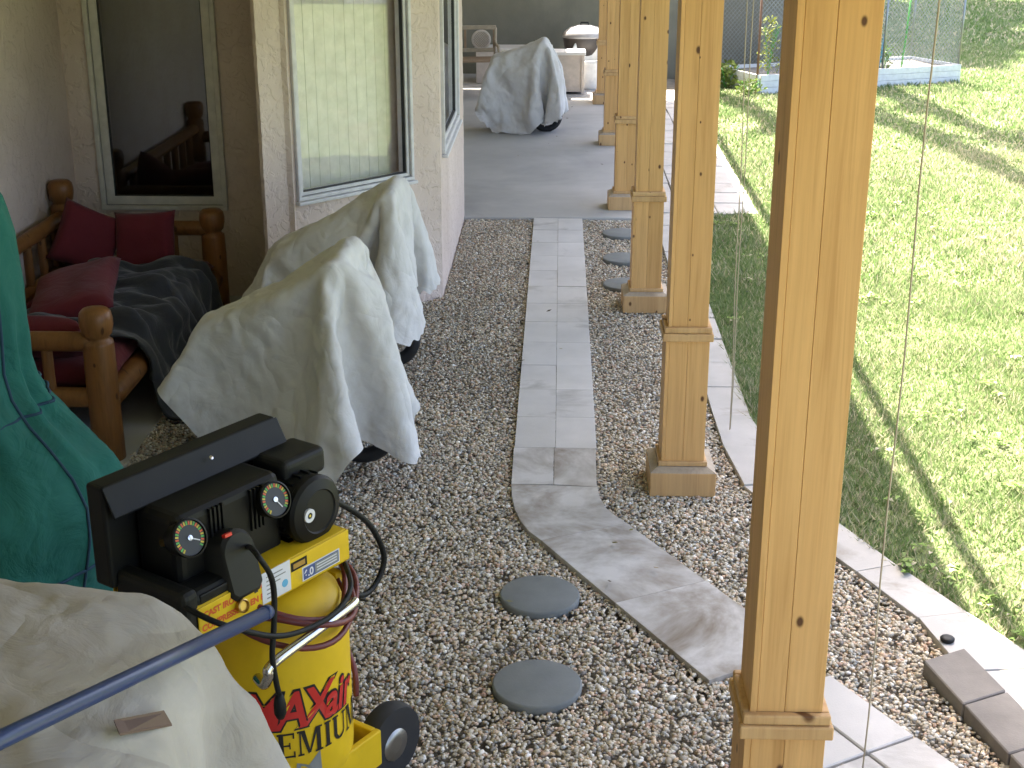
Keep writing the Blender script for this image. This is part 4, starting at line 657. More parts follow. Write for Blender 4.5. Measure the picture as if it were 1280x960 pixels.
9,7,-4,-10,-11,-11,-2,-11,-14,-5,-3,-12,-12,-13,-14,-4,-10,-6,-1,-10,-5,6,-104,11,10,11,9,11,10,11,10,11,11,10,11,11,10,11,11,10,8,7,5,1,9,3,6,9,11,11,8,0,-6,-11,-10,-13,-9,-7,-7,-15,-12,-13,-5,-9,-13,-11,-14,-2,-7,-5,8,-85,11,10,10,10,10,11,10,11,11,10,11,10,11,10,11,8,6,3,3,7,1,5,7,8,10,11,10,9,4,-1,-9,-14,-13,-12,-6,-8,-13,-10,-12,-11,-13,-14,-15,-12,-6,-2,-6,-3,-58,10,11,10,10,11,9,11,10,11,11,10,11,7,11,6,5,2,3,2,5,5,8,5,9,12,8,11,9,5,1,-15,-8,-12,-12,-9,-7,-3,-13,-19,-12,-12,-9,-17,-11,-3,-12,-8,0,-47,11,10,11,11,9,10,10,11,11,10,8,10,8,3,3,2,4,3,4,5,5,6,9,8,6,12,11,10,6,-5,-6,-13,-13,-6,-10,-11,-13,-5,-13,-4,-12,-14,-12,-8,-17,-14,-19,0,-26,12,11,12,11,10,11,10,11,9,9,7,5,2,2,3,3,3,3,6,5,8,6,7,9,8,8,8,12,7,0,-4,-14,-15,-13,-10,-9,-10,-6,-10,-11,-8,-9,-15,-9,-16,-13,-13,-15,-21,13,12,9,14,13,12,11,11,9,4,5,4,0,3,4,3,5,6,5,8,3,8,8,4,8,10,8,11,8,-2,-9,-8,-13,-10,-9,-11,-11,-11,-11,-7,-12,-8,-11,-10,-10,-12,-13,-14,-35,13,12,13,11,14,13,13,13,10,5,1,2,5,4,0,8,5,1,7,7,6,7,7,8,7,6,6,11,8,-4,-6,-12,-13,-12,-6,-13,-13,-6,-12,-8,-6,-14,-9,-12,-12,-12,-11,-13,-37,13,12,13,13,14,12,13,15,12,6,1,1,5,3,5,6,5,7,3,7,8,7,7,4,6,8,6,6,9,-4,-9,-13,-12,-4,-13,-13,-11,-14,-10,-6,-6,-14,-13,-9,-10,-12,-12,-12,-37,13,12,14,12,14,13,14,14,14,7,2,5,2,8,5,6,6,6,0,9,8,8,5,6,7,6,5,6,5,-5,-13,-14,-4,-12,-11,-12,-14,-7,-10,-9,-12,-11,-12,-12,-12,-9,-12,-12,-36,13,15,12,13,14,15,13,14,14,3,9,5,5,3,6,6,2,5,10,5,5,2,7,5,3,9,7,5,6,-3,-12,-9,-11,-12,-10,-13,-14,-9,-10,-10,-11,-10,-13,-12,-10,-11,-12,-11,-33,14,13,13,15,13,14,15,12,14,9,3,3,2,8,4,3,8,4,2,7,5,6,4,6,4,4,6,3,6,-3,-6,-8,-10,-10,-12,-12,-13,-13,-9,-11,-10,-11,-11,-11,-11,-13,-10,-13,-28,14,14,14,14,15,15,13,13,9,6,6,4,4,4,3,4,1,6,3,6,5,5,4,5,5,5,4,5,6,0,-6,-10,-9,-8,-10,-12,-13,-13,-11,-10,-11,-11,-11,-12,-11,-11,-11,-12,-21,14,14,14,15,14,13,12,9,6,5,4,4,4,3,4,4,4,4,4,4,5,5,5,4,5,5,4,6,5,1,-6,-8,-10,-8,-8,-10,-12,-13,-12,-11,-9,-13,-11,-12,-12,-11,-11,-11,-11,13,13,13,15,13,11,8,6,4,4,5,4,3,5,3,4,4,4,4,4,6,4,4,6,4,4,6,5,5,1,-5,-8,-7,-10,-8,-9,-9,-13,-13,-9,-11,-12,-12,-12,-12,-11,-12,-11,0,13,13,13,12,9,7,5,5,4,4,4,4,5,3,5,3,4,4,5,4,5,5,4,5,4,5,5,5,5,1,-5,-5,-7,-9,-10,-8,-10,-9,-12,-11,-11,-12,-11,-13,-12,-12,-11,-11,8,12,11,11,9,7,4,5,5,4,4,4,4,4,5,3,4,4,4,5,4,4,6,4,4,5,5,5,5,5,0,-4,-5,-5,-9,-10,-8,-10,-9,-9,-11,-9,-12,-12,-13,-12,-12,-12,-12,13,9,9,12,6,6,4,4,4,4,5,4,4,4,4,4,5,4,3,6,3,5,4,5,4,5,5,5,6,4,0,-4,-4,-5,-8,-9,-9,-10,-9,-9,-9,-8,-11,-13,-12,-12,-13,-12,-12,14,11,8,5,7,5,4,4,4,4,4,4,5,4,4,4,4,5,4,4,5,4,4,4,5,5,5,5,5,5,0,-4,-4,-4,-7,-9,-9,-9,-10,-9,-9,-9,-8,-11,-12,-13,-12,-12,-12,16,6,7,6,4,4,4,5,3,5,4,4,4,4,5,4,4,4,5,4,4,4,5,4,5,5,5,5,5,5,-1,-4,-3,-4,-6,-8,-9,-9,-9,-9,-10,-9,-8,-8,-12,-12,-12,-13,-12,13,7,6,3,5,4,4,4,4,5,3,5,4,4,4,5,4,4,4,5,4,4,5,4,5,5,5,5,5,5,-1,-4,-3,-4,-5,-8,-8,-9,-9,-9,-9,-9,-8,-10,-7,-12,-13,-12,-12,9,6,4,4,5,4,4,4,4,4,4,4,5,4,4,4,5,4,4,4,5,4,4,5,5,5,5,5,5,5,-2,-2,-5,-4,-4,-6,-8,-8,-9,-9,-10,-9,-9,-6,-2,-13,-14,-13,-12,3,6,5,
2,5,3,6,2,5,4,4,4,4,5,4,4,4,5,4,4,4,5,4,5,5,5,5,5,5,5,-3,-2,-4,-4,-4,-5,-7,-8,-8,-10,-8,-9,-10,-6,3,-11,-14,-14,-13,0,0,7,2,3,5,5,3,4,4,4,4,4,4,4,5,4,4,4,5,4,4,6,4,5,5,5,6,4,4,1,-5,-4,-4,-4,-4,-7,-8,-8,-8,-9,-9,-7,-1,-2,-8,-12,-14,-14,-3,3,-1,4,7,-1,6,2,3,4,4,4,4,4,4,4,5,4,4,4,5,4,5,5,5,5,5,5,5,4,1,-4,-5,-5,-4,-4,-5,-7,-8,-8,-6,-6,-6,-8,0,-6,-8,-13,-15,-3,4,-3,7,1,-1,0,6,1,3,3,4,4,4,4,4,4,5,4,4,5,4,5,5,5,5,5,5,5,3,2,-4,-5,-4,-5,-3,-5,-7,-7,-9,-7,-5,-3,-4,-5,-8,-7,-5,-10,-5,-3,0,6,-2,1,3,-2,3,2,5,1,2,5,2,5,4,4,5,4,4,5,5,5,5,5,5,5,5,3,2,-4,-4,-5,-4,-5,-4,-6,-6,-9,-7,-4,-4,-4,-5,-6,-6,-7,-7,0,3,0,-3,1,1,0,1,2,2,-3,6,-1,1,2,5,4,4,4,5,4,5,5,5,5,5,5,5,5,4,1,-3,-5,-5,-5,-4,-4,-5,-6,-8,-8,-5,-4,-4,-4,-6,-5,-2,-1,1,0,0,2,-1,-1,0,0,0,0,0,0,1,-1,1,0,6,4,4,5,4,5,5,5,5,5,5,5,4,4,1,-2,-5,-5,-4,-4,-5,-5,-5,-7,-8,-6,-5,-5,-2,0,0,0,-1]),
    't2': (45, 44,
[-436,3,2,3,3,2,3,2,3,2,11,9,9,8,11,10,10,10,10,10,10,9,9,3,-3,-5,-4,-7,-4,-3,4,6,10,11,10,8,7,7,7,5,7,4,1,5,0,-229,2,3,3,2,3,2,4,2,8,10,8,10,9,11,10,10,10,9,11,9,10,10,5,-1,-5,-6,-5,-3,-3,5,5,11,11,9,8,7,8,5,6,6,3,4,3,0,-240,2,3,3,2,3,3,3,6,10,9,10,8,10,11,10,10,9,11,9,9,11,10,7,2,-5,-5,-6,-3,-1,1,10,9,12,8,8,8,7,5,6,5,4,4,1,0,-251,3,3,3,3,3,5,3,9,9,10,8,10,10,11,10,10,10,10,10,8,10,10,9,5,-5,-5,-4,-4,2,0,9,10,11,9,7,7,8,6,3,6,5,3,-1,-1,-259,5,5,1,3,7,1,6,9,9,9,10,10,10,11,10,10,10,9,11,9,8,11,10,3,5,-6,-6,-3,-1,3,8,11,11,8,7,8,6,6,5,6,2,3,-3,-3,-263,3,6,5,1,4,7,4,10,10,10,9,10,10,10,11,10,10,11,8,9,9,11,9,9,4,-3,-5,-5,-2,5,9,10,10,8,8,7,6,6,4,4,4,-4,-3,-2,-267,6,3,7,3,4,5,6,10,10,10,10,10,10,10,11,10,11,10,9,9,10,8,10,10,6,0,-4,-3,-6,8,7,11,10,7,8,7,6,6,5,2,0,-4,-5,-4,-267,5,8,1,5,8,4,6,9,10,10,11,10,10,11,10,10,11,10,10,8,10,10,7,10,10,1,-4,-1,-4,4,11,9,9,8,9,6,6,5,3,1,-2,-5,-5,-4,-267,7,6,4,6,4,5,6,10,10,10,10,10,10,11,10,10,11,10,11,9,10,8,8,9,11,1,2,-5,0,4,8,12,9,8,7,7,4,6,-1,1,-5,-4,-6,-4,-267,9,7,4,6,5,3,6,10,11,9,10,11,10,10,10,10,11,10,10,11,9,11,7,8,10,9,-2,2,-3,2,9,12,8,8,7,6,5,2,0,-3,-5,-5,-4,-4,-270,9,10,4,8,5,1,6,10,10,11,10,10,10,10,10,11,10,10,11,10,10,10,10,8,7,10,7,-2,1,-1,10,10,8,8,7,5,4,0,-2,-4,-5,-4,-4,-3,-272,8,10,8,6,6,1,5,11,10,10,11,9,10,10,10,11,10,10,11,10,10,11,11,6,9,9,10,4,-5,2,11,9,8,7,6,5,-1,-3,-3,-1,-3,-5,-3,-3,-270,8,5,8,9,7,0,4,11,10,11,10,10,9,10,11,10,10,11,10,10,10,11,10,7,12,8,8,9,-4,6,5,11,8,7,5,-3,-1,-3,-1,-2,-3,-2,-4,-3,-267,6,7,5,7,9,4,1,10,11,10,10,10,9,11,10,11,10,10,10,11,10,10,10,11,10,7,10,9,3,-2,10,10,8,3,5,-5,-3,-2,-3,-3,-1,-3,-4,-4,-259,9,2,9,6,2,8,2,7,11,10,11,9,10,11,10,10,11,10,11,9,11,9,10,11,10,11,9,5,10,-2,10,10,7,3,-3,-3,-4,-1,-3,-4,-4,-4,-4,-3,-247,4,8,5,3,6,2,8,3,10,10,10,10,11,11,10,11,9,11,10,10,11,10,11,11,9,12,5,9,7,4,11,9,5,-3,-4,-2,-4,-4,-3,-2,-1,-4,-2,1,-248,6,3,6,6,4,1,5,6,8,9,11,10,11,10,11,10,11,10,10,11,10,11,11,11,11,10,10,2,7,10,12,8,-3,-4,-4,-3,-2,-2,-2,-1,-2,1,2,-2,-252,5,8,6,3,3,5,2,5,5,10,10,11,11,10,11,11,10,11,10,10,11,11,11,11,11,8,11,12,4,7,14,6,-2,-4,-3,-3,-2,2,-5,0,0,0,0,3,-264,7,7,7,5,4,2,7,4,6,5,10,10,11,11,10,11,10,11,11,11,10,11,10,11,11,12,11,12,5,8,11,6,-1,0,-4,-5,0,-1,-1,0,1,0,1,1,-275,8,8,7,8,6,1,8,5,6,4,9,11,12,10,11,9,11,11,10,11,11,9,11,12,11,11,12,10,7,9,10,4,4,-3,-2,-4,2,-3,1,1,1,2,0,0,-289,8,8,7,9,9,6,3,7,4,7,10,11,11,12,10,11,11,10,10,9,11,11,9,11,12,12,10,11,9,9,9,6,1,-3,-2,2,-1,2,1,1,1,1,1,1,-302,7,8,9,7,10,4,6,6,8,8,11,11,11,11,11,11,10,10,10,10,10,11,11,9,10,11,12,10,12,8,10,5,-2,1,1,1,1,3,1,1,1,1,1,0,-310,8,10,4,9,6,9,5,8,8,10,10,11,10,12,11,11,11,11,9,11,9,11,10,10,10,10,11,10,11,12,8,6,0,3,2,1,2,1,1,2,1,1,1,1,-317,8,9,5,5,7,7,8,9,9,10,11,11,11,10,12,10,11,11,11,10,11,10,10,10,9,11,10,10,11,11,8,6,3,2,1,2,1,2,0,2,1,2,2,1,-320,7,10,6,6,7,9,9,9,8,8,10,11,10,11,10,11,11,10,13,10,11,11,10,10,10,9,10,10,10,11,8,3,3,3,3,1,2,0,3,1,
2,1,0,0,-316,10,5,9,9,9,7,10,9,8,7,10,9,10,10,11,9,10,11,11,10,12,10,12,10,11,10,8,10,10,10,8,5,0,3,1,3,1,0,2,0,3,1,1,1,-311,8,9,9,8,7,9,10,7,9,9,10,9,9,9,9,11,10,9,10,10,11,10,11,10,11,11,12,10,8,8,6,7,2,2,1,2,0,1,1,0,-1,0,2,0,-299,9,7,9,6,10,8,9,9,8,10,9,10,8,10,9,9,10,9,10,10,9,11,9,11,10,10,11,11,6,9,7,6,-3,1,4,0,0,2,0,0,-1,1,2,1,-290,7,8,8,9,9,8,9,10,8,9,10,9,9,9,9,9,10,9,10,10,9,10,10,10,10,10,10,9,3,11,8,3,-4,4,-4,2,1,-1,0,2,0,1,-1,1,-278,7,8,9,9,9,9,9,9,8,10,9,10,8,10,9,9,9,10,9,10,9,10,10,9,8,10,4,7,9,10,9,2,-4,0,2,-5,0,2,-2,0,0,1,1,0,-266,8,8,9,9,9,9,9,9,8,9,9,10,9,9,9,10,9,9,10,9,10,9,10,10,6,9,8,7,1,10,8,8,-1,-4,-4,-3,-2,-1,-1,-1,0,0,0,0,-252,7,9,9,9,9,9,9,9,8,9,9,10,9,9,10,8,10,9,10,9,9,9,10,9,9,7,7,5,-2,10,8,8,1,2,-4,-4,-4,-3,-2,-2,-2,-1,-2,-1,-241,9,9,9,8,9,9,8,8,9,10,9,9,10,9,9,9,9,10,9,9,10,9,9,9,7,8,7,-7,9,5,8,9,6,-1,-2,-1,-3,-4,-3,-4,0,-4,-2,-3,-234,9,8,8,8,9,10,7,9,9,10,8,10,9,9,9,10,9,9,10,9,9,9,9,9,7,8,-4,-4,7,8,9,7,8,5,0,-1,-4,-3,-3,-4,-3,-4,-2,0,-235,8,9,8,9,7,10,8,8,9,9,10,10,8,9,10,10,9,9,10,8,9,9,9,8,8,-1,-6,-1,7,10,8,7,9,6,4,0,-2,-4,-3,-4,-3,-3,-4,-3,-230,8,9,8,9,8,5,9,9,10,10,8,10,9,9,10,9,10,9,8,9,9,9,9,8,1,-4,-5,0,7,10,8,9,7,8,6,2,-1,-1,-3,-4,-4,-3,-3,-4,-230,8,9,9,8,6,7,9,9,10,9,9,10,9,9,10,9,9,9,9,9,9,9,9,3,-8,-3,-3,2,8,9,9,9,7,8,6,5,2,-2,0,-4,-3,-4,-4,-3,-229,9,7,8,9,7,7,8,9,9,9,10,9,10,9,9,10,8,9,9,9,10,9,-1,-1,1,-8,-2,2,8,11,9,8,8,7,7,6,4,1,-2,-1,-3,-4,-4,-3,-227,7,9,7,8,8,6,8,9,9,9,10,9,9,10,9,9,9,9,9,9,9,3,2,0,-7,-7,0,0,11,10,8,8,8,7,8,7,5,3,1,-2,-1,-4,-3,-4,-226,8,7,8,8,8,6,8,9,8,9,9,10,9,9,9,10,9,9,9,9,6,3,0,-5,-7,-5,-4,6,7,10,10,8,8,8,6,7,8,4,2,-1,0,-2,-4,-2,-225,7,8,8,7,8,6,7,8,9,9,9,10,9,9,9,9,10,9,9,5,7,0,-5,-3,-8,-4,-3,3,10,11,9,8,8,8,7,7,7,6,3,2,-1,-2,-1,-3,-222,7,8,7,8,7,7,7,7,8,9,9,9,10,9,9,9,10,8,8,8,-3,1,-4,-6,-6,-5,-1,1,9,11,10,8,8,8,8,7,7,7,5,3,0,-1,-2,-3,-218,8,7,8,7,8,7,7,6,8,8,9,9,10,9,9,9,9,8,8,3,-3,-1,-6,-7,-6,1,-2,-2,11,8,11,9,8,8,8,8,6,8,6,4,0,2,-3,-1,-215,8,7,8,7,7,8,7,7,6,8,8,9,9,10,9,9,9,7,6,-2,0,-6,-6,-6,-6,-3,-1,2,7,11,12,9,8,8,7,8,8,7,7,5,3,-1,2,-2],
[2240,14,15,14,14,15,14,15,14,15,-4,-7,-10,-10,-2,2,-2,3,3,2,1,-4,-8,-13,-14,-12,-14,-11,-14,-13,-14,-12,-7,-4,3,3,4,6,7,10,8,11,14,11,13,-53,15,14,15,14,14,15,14,15,6,-4,-10,-8,-8,-1,-1,0,4,3,1,4,-2,-6,-12,-14,-12,-13,-12,-14,-13,-13,-13,-5,-5,3,5,4,4,10,10,7,13,11,12,13,-56,14,14,15,14,15,14,14,10,3,-5,-8,-10,-3,-3,-3,2,5,-1,6,3,-3,-1,-9,-14,-13,-12,-13,-14,-14,-14,-9,-9,-1,4,3,3,6,10,9,10,11,12,12,13,-60,14,15,14,14,14,12,14,4,5,-6,-12,-6,-1,-6,2,2,0,3,1,7,1,-1,-7,-12,-13,-13,-13,-14,-14,-14,-10,-7,2,-3,5,8,4,9,13,9,10,12,13,12,-63,12,13,15,14,11,15,12,5,-1,-9,-7,-3,-7,-2,-2,2,4,2,0,6,5,0,-3,-13,-13,-13,-11,-14,-14,-14,-10,-6,0,0,6,4,10,7,10,10,13,12,12,10,-66,15,10,12,16,12,11,13,2,-3,-6,-8,-6,-3,-1,-2,-2,2,2,5,5,5,0,1,-8,-13,-14,-12,-13,-14,-13,-9,-8,0,2,4,7,8,9,11,11,11,7,8,14,-65,11,14,9,14,13,12,11,-1,-4,-5,-9,-3,-3,-2,1,-4,0,2,3,6,3,6,1,-3,-11,-14,-14,-13,-13,-12,-12,-5,1,4,1,7,9,9,11,12,12,7,2,11,-63,12,9,15,11,9,14,11,-5,-6,-4,-3,-2,-5,-2,-2,-1,-2,1,1,7,4,2,8,-5,-3,-14,-13,-14,-14,-13,-6,-8,4,2,1,8,9,10,11,12,10,5,1,9,-65,8,11,14,11,13,11,12,-1,-7,-5,-6,-3,-3,-3,0,-5,1,-2,1,4,3,6,5,5,-1,-14,-14,-12,-15,-13,-10,1,0,-3,9,6,11,10,11,13,2,-1,9,1,-58,5,9,13,10,13,13,11,0,-3,-8,-4,-1,-4,-6,-2,-2,1,-4,1,0,5,1,7,6,4,-7,-13,-15,-14,-14,-9,-3,3,0,7,9,10,12,12,-5,5,4,0,0,-44,5,4,12,10,12,14,11,-4,3,-3,-6,-3,-7,-2,-4,-2,-4,-1,0,-1,1,4,3,6,7,1,-11,-13,-15,-14,-8,-5,1,6,7,9,12,11,-6,-3,6,0,0,-1,-25,0,3,6,12,11,14,12,2,-6,0,0,-7,-6,-1,-6,-1,-1,-4,-3,2,-3,1,1,9,5,5,-4,-13,-13,-14,-7,-8,3,6,9,10,11,1,-3,-10,0,2,-1,-1,2,-1,-3,0,7,10,14,13,-3,-1,3,0,-5,-8,-4,1,-4,-2,-2,0,-6,-3,2,-2,8,0,6,6,-9,-13,-13,-12,-2,3,6,10,7,10,-3,-8,-8,-2,-4,0,-1,27,-3,-1,-3,-2,5,12,14,3,0,-2,2,-7,-6,2,-5,1,-4,-2,-4,-2,-3,-3,0,-4,3,7,3,5,-14,-14,-7,-3,3,12,10,4,-3,-5,-4,-5,-8,0,-4,-3,49,-2,-3,-1,-2,-4,2,14,10,-6,4,0,-8,-4,3,-2,-4,-2,-2,-1,-6,-1,-4,-4,-1,-2,-1,5,9,-5,-14,-5,-4,7,11,3,-5,1,-8,-5,-4,-2,-1,-1,-1,61,-3,-2,-2,-3,-2,-4,1,13,2,0,-6,-4,3,1,-6,1,-5,-2,-3,-2,-3,-2,0,0,-4,1,-8,1,7,-13,-1,-5,10,1,2,-6,-3,-1,0,1,1,-1,0,0,60,-2,-3,-2,-3,-2,-3,-3,-2,10,-4,-4,-2,3,0,-4,-2,0,-4,-3,0,-2,-1,0,1,-1,-2,-4,-6,-5,-5,0,-2,3,1,1,1,1,2,1,1,0,1,-1,1,59,-3,-1,-3,-2,-3,-3,-2,-3,-2,-3,-1,0,0,-1,1,-3,-2,-2,-1,-3,-1,-1,-1,3,-1,-7,-1,-1,-2,-6,-3,1,2,2,1,2,1,0,2,0,0,1,0,-3,61,-1,-2,-1,-3,-2,-3,-3,-2,-3,-3,-2,-2,-1,-1,-2,-1,-1,-2,-1,-1,-2,-1,-1,-1,0,0,-1,-1,-3,-4,-3,1,1,0,2,2,1,1,0,0,0,0,0,-1,58,0,-1,-1,-1,-3,-3,-3,-2,-3,-2,-2,-2,-1,-2,-1,-1,-2,-1,-2,-1,-1,-1,-2,0,0,-1,0,-2,-3,-3,-3,0,0,1,2,2,-2,3,-1,-1,-1,-4,1,0,59,-1,-1,-1,1,1,-2,-4,-2,-3,-1,-2,-2,-1,-2,-1,-2,-2,-1,-1,-1,-1,-2,-1,-1,-1,1,-3,0,-3,-3,-2,-1,1,1,1,-2,2,-5,0,-1,-2,-3,-1,-2,68,-1,-1,1,-1,1,-3,-2,-2,-1,-2,-1,-2,-2,-1,-2,-2,-1,-1,-2,-1,-1,-1,-2,-1,-1,-1,-1,-1,-1,-3,-2,-2,1,1,0,-1,-1,-7,-2,-1,-2,-1,-2,0,72,-1,-1,0,0,-1,0,-3,-1,-1,-2,-2,-1,-2,-2,-1,-2,-2,-1,-1,-2,0,-2,-1,-1,-1,-1,-2,-1,-2,-1,-3,-1,-1,-3,-2,-3,-2,-2,-2,-2,-1,-2,-2,-2,81,-1,-1,-1,0,-1,-1,-1,-2,-1,-1,-2,-2,-2,-1,-2,-2,-1,
-1,-2,-2,-1,-1,-1,-1,-1,-2,0,-2,-1,-1,-3,-1,-2,-3,-2,-2,-2,-3,-1,-3,-2,-2,-2,-2,83,-1,-1,-1,-1,-1,-2,-3,-8,4,2,-1,-2,-1,-2,-1,-2,-2,-1,-1,-2,-2,-1,-2,-1,-2,0,0,-2,-1,-1,-2,-2,-2,-3,-2,-2,-2,-2,-2,-2,-2,-2,-2,-3,83,-3,1,-1,-4,-6,-9,1,-5,4,4,0,0,0,-1,-3,2,-2,-1,-2,-2,-1,-2,-1,-2,-2,-1,1,-1,-1,-1,-2,-3,-2,-2,-2,-2,-2,-3,-2,-3,-1,-2,-2,-2,81,-2,-4,-7,-8,-9,-4,0,5,3,0,-5,1,5,2,1,-1,-2,1,0,-1,-1,-2,-2,-1,-2,-2,-1,-3,2,1,-4,-2,-2,-2,-2,-2,-2,-2,-2,-3,-4,-2,-1,-2,75,-6,-9,-7,-10,-5,4,2,1,-5,1,-2,-1,5,3,4,2,1,0,0,1,-1,0,-1,-1,-1,-2,-2,-2,1,1,-3,-3,-4,-3,0,-3,-3,-1,-3,-2,-3,-3,-1,-1,61,-9,-8,-9,-5,-1,5,1,-1,-7,1,-3,3,2,5,2,4,1,3,1,0,0,1,-5,-4,0,-1,4,4,3,0,-3,-4,-4,-3,-5,0,-1,-6,-2,-1,-2,-2,-6,0,48,-8,-8,-7,2,1,0,-1,-3,-8,3,-3,1,6,3,5,1,4,1,3,0,3,-3,3,-6,5,-1,5,4,4,1,-3,-5,-4,-6,-3,-3,-3,-1,-5,-3,-3,-3,-1,-3,38,-6,-9,-6,2,-3,4,-2,-6,-6,1,5,-2,3,6,3,-1,6,3,1,3,1,2,-2,-1,7,3,-3,-5,13,-1,0,-3,-8,4,-2,-3,-3,-4,-3,-4,-4,-3,-3,-3,30,-9,-6,-5,-2,-1,5,-4,-4,-8,1,5,0,1,6,1,5,2,4,1,2,4,2,2,1,-2,-4,-5,10,14,-2,4,0,-8,-9,-4,4,3,-1,-3,-3,-4,-3,-4,-4,18,-4,-7,-3,-8,0,4,-6,-7,-4,1,4,5,-3,5,6,2,3,0,5,3,2,0,-1,-1,-5,-4,9,10,9,11,-3,4,-7,-6,-6,-9,7,-3,5,1,-6,-1,-3,-3,8,-5,-8,-6,3,-3,-3,-10,-5,-3,0,8,-1,4,5,1,4,1,4,2,1,-1,-1,-2,-1,-6,8,12,11,11,9,3,-3,-3,-9,-8,-8,-1,1,4,3,2,-1,-2,-7,3,-7,-6,1,-3,-11,-1,-7,-9,0,5,2,-1,7,3,-1,1,3,5,1,-2,-2,-2,-1,-4,7,13,10,12,11,6,6,-4,0,-7,-10,-9,-7,2,2,1,4,1,1,0,-5,-3,-7,-2,-5,-9,-14,-4,-4,2,-2,7,-1,6,2,1,2,2,1,-3,-3,-2,2,-3,5,13,11,11,13,10,6,5,0,-3,-5,-8,-10,-9,-8,6,0,-2,3,1,0,5,-2,-5,-6,-8,-13,-10,-4,-7,-1,3,3,3,2,1,3,1,0,-2,-1,-2,0,-2,3,13,10,12,12,13,10,9,0,3,-4,-4,-7,-9,-10,-6,-10,-1,2,3,-3,0,19,-4,-11,-8,-4,-9,-12,-8,-4,-5,3,4,1,1,2,-1,2,-2,-2,0,-1,0,2,12,13,12,8,13,13,10,3,4,6,-2,-7,-5,-8,-9,-10,-6,-10,-4,-1,0,-1,35,-10,-6,-13,-8,-4,-12,-9,-8,-4,-1,1,1,2,1,3,-3,0,-1,2,-4,4,12,11,13,9,10,13,13,6,7,8,0,0,-7,-4,-6,-9,-10,-10,-7,-8,-5,-3,0,46,-11,-11,-9,-10,-5,-13,-7,-8,-9,-3,3,1,-1,0,-2,1,3,-2,0,3,8,12,12,11,10,11,12,11,12,7,2,2,-2,-2,-8,-5,-5,-10,-10,-8,-10,-7,-3,-7,57,-11,-11,-11,-11,-7,-13,-10,-9,-7,-6,-1,-1,1,-1,0,5,-1,0,3,9,8,12,11,12,9,11,13,12,7,6,8,-3,2,-4,-3,-6,-6,-8,-10,-10,-9,-7,-9,-6,62,-11,-11,-12,-11,-11,-9,-12,-11,-9,-6,-4,0,1,1,0,-1,-2,6,7,6,13,12,12,10,10,11,12,13,8,7,6,-3,-3,-2,-1,-6,-5,-6,-9,-10,-10,-8,-8,-6,62,-12,-11,-11,-11,-11,-12,-12,-11,-11,-9,-5,1,-2,2,-1,1,2,7,4,11,13,12,11,9,9,13,13,13,5,10,0,-1,1,-5,0,-3,-7,-5,-6,-10,-10,-10,-6,-9,63,-11,-11,-11,-12,-11,-12,-12,-12,-12,-11,-8,-2,1,-2,4,0,3,6,10,12,12,11,10,10,10,12,12,14,10,5,1,-2,0,0,-7,-1,-2,-8,-5,-9,-10,-9,-10,-8],
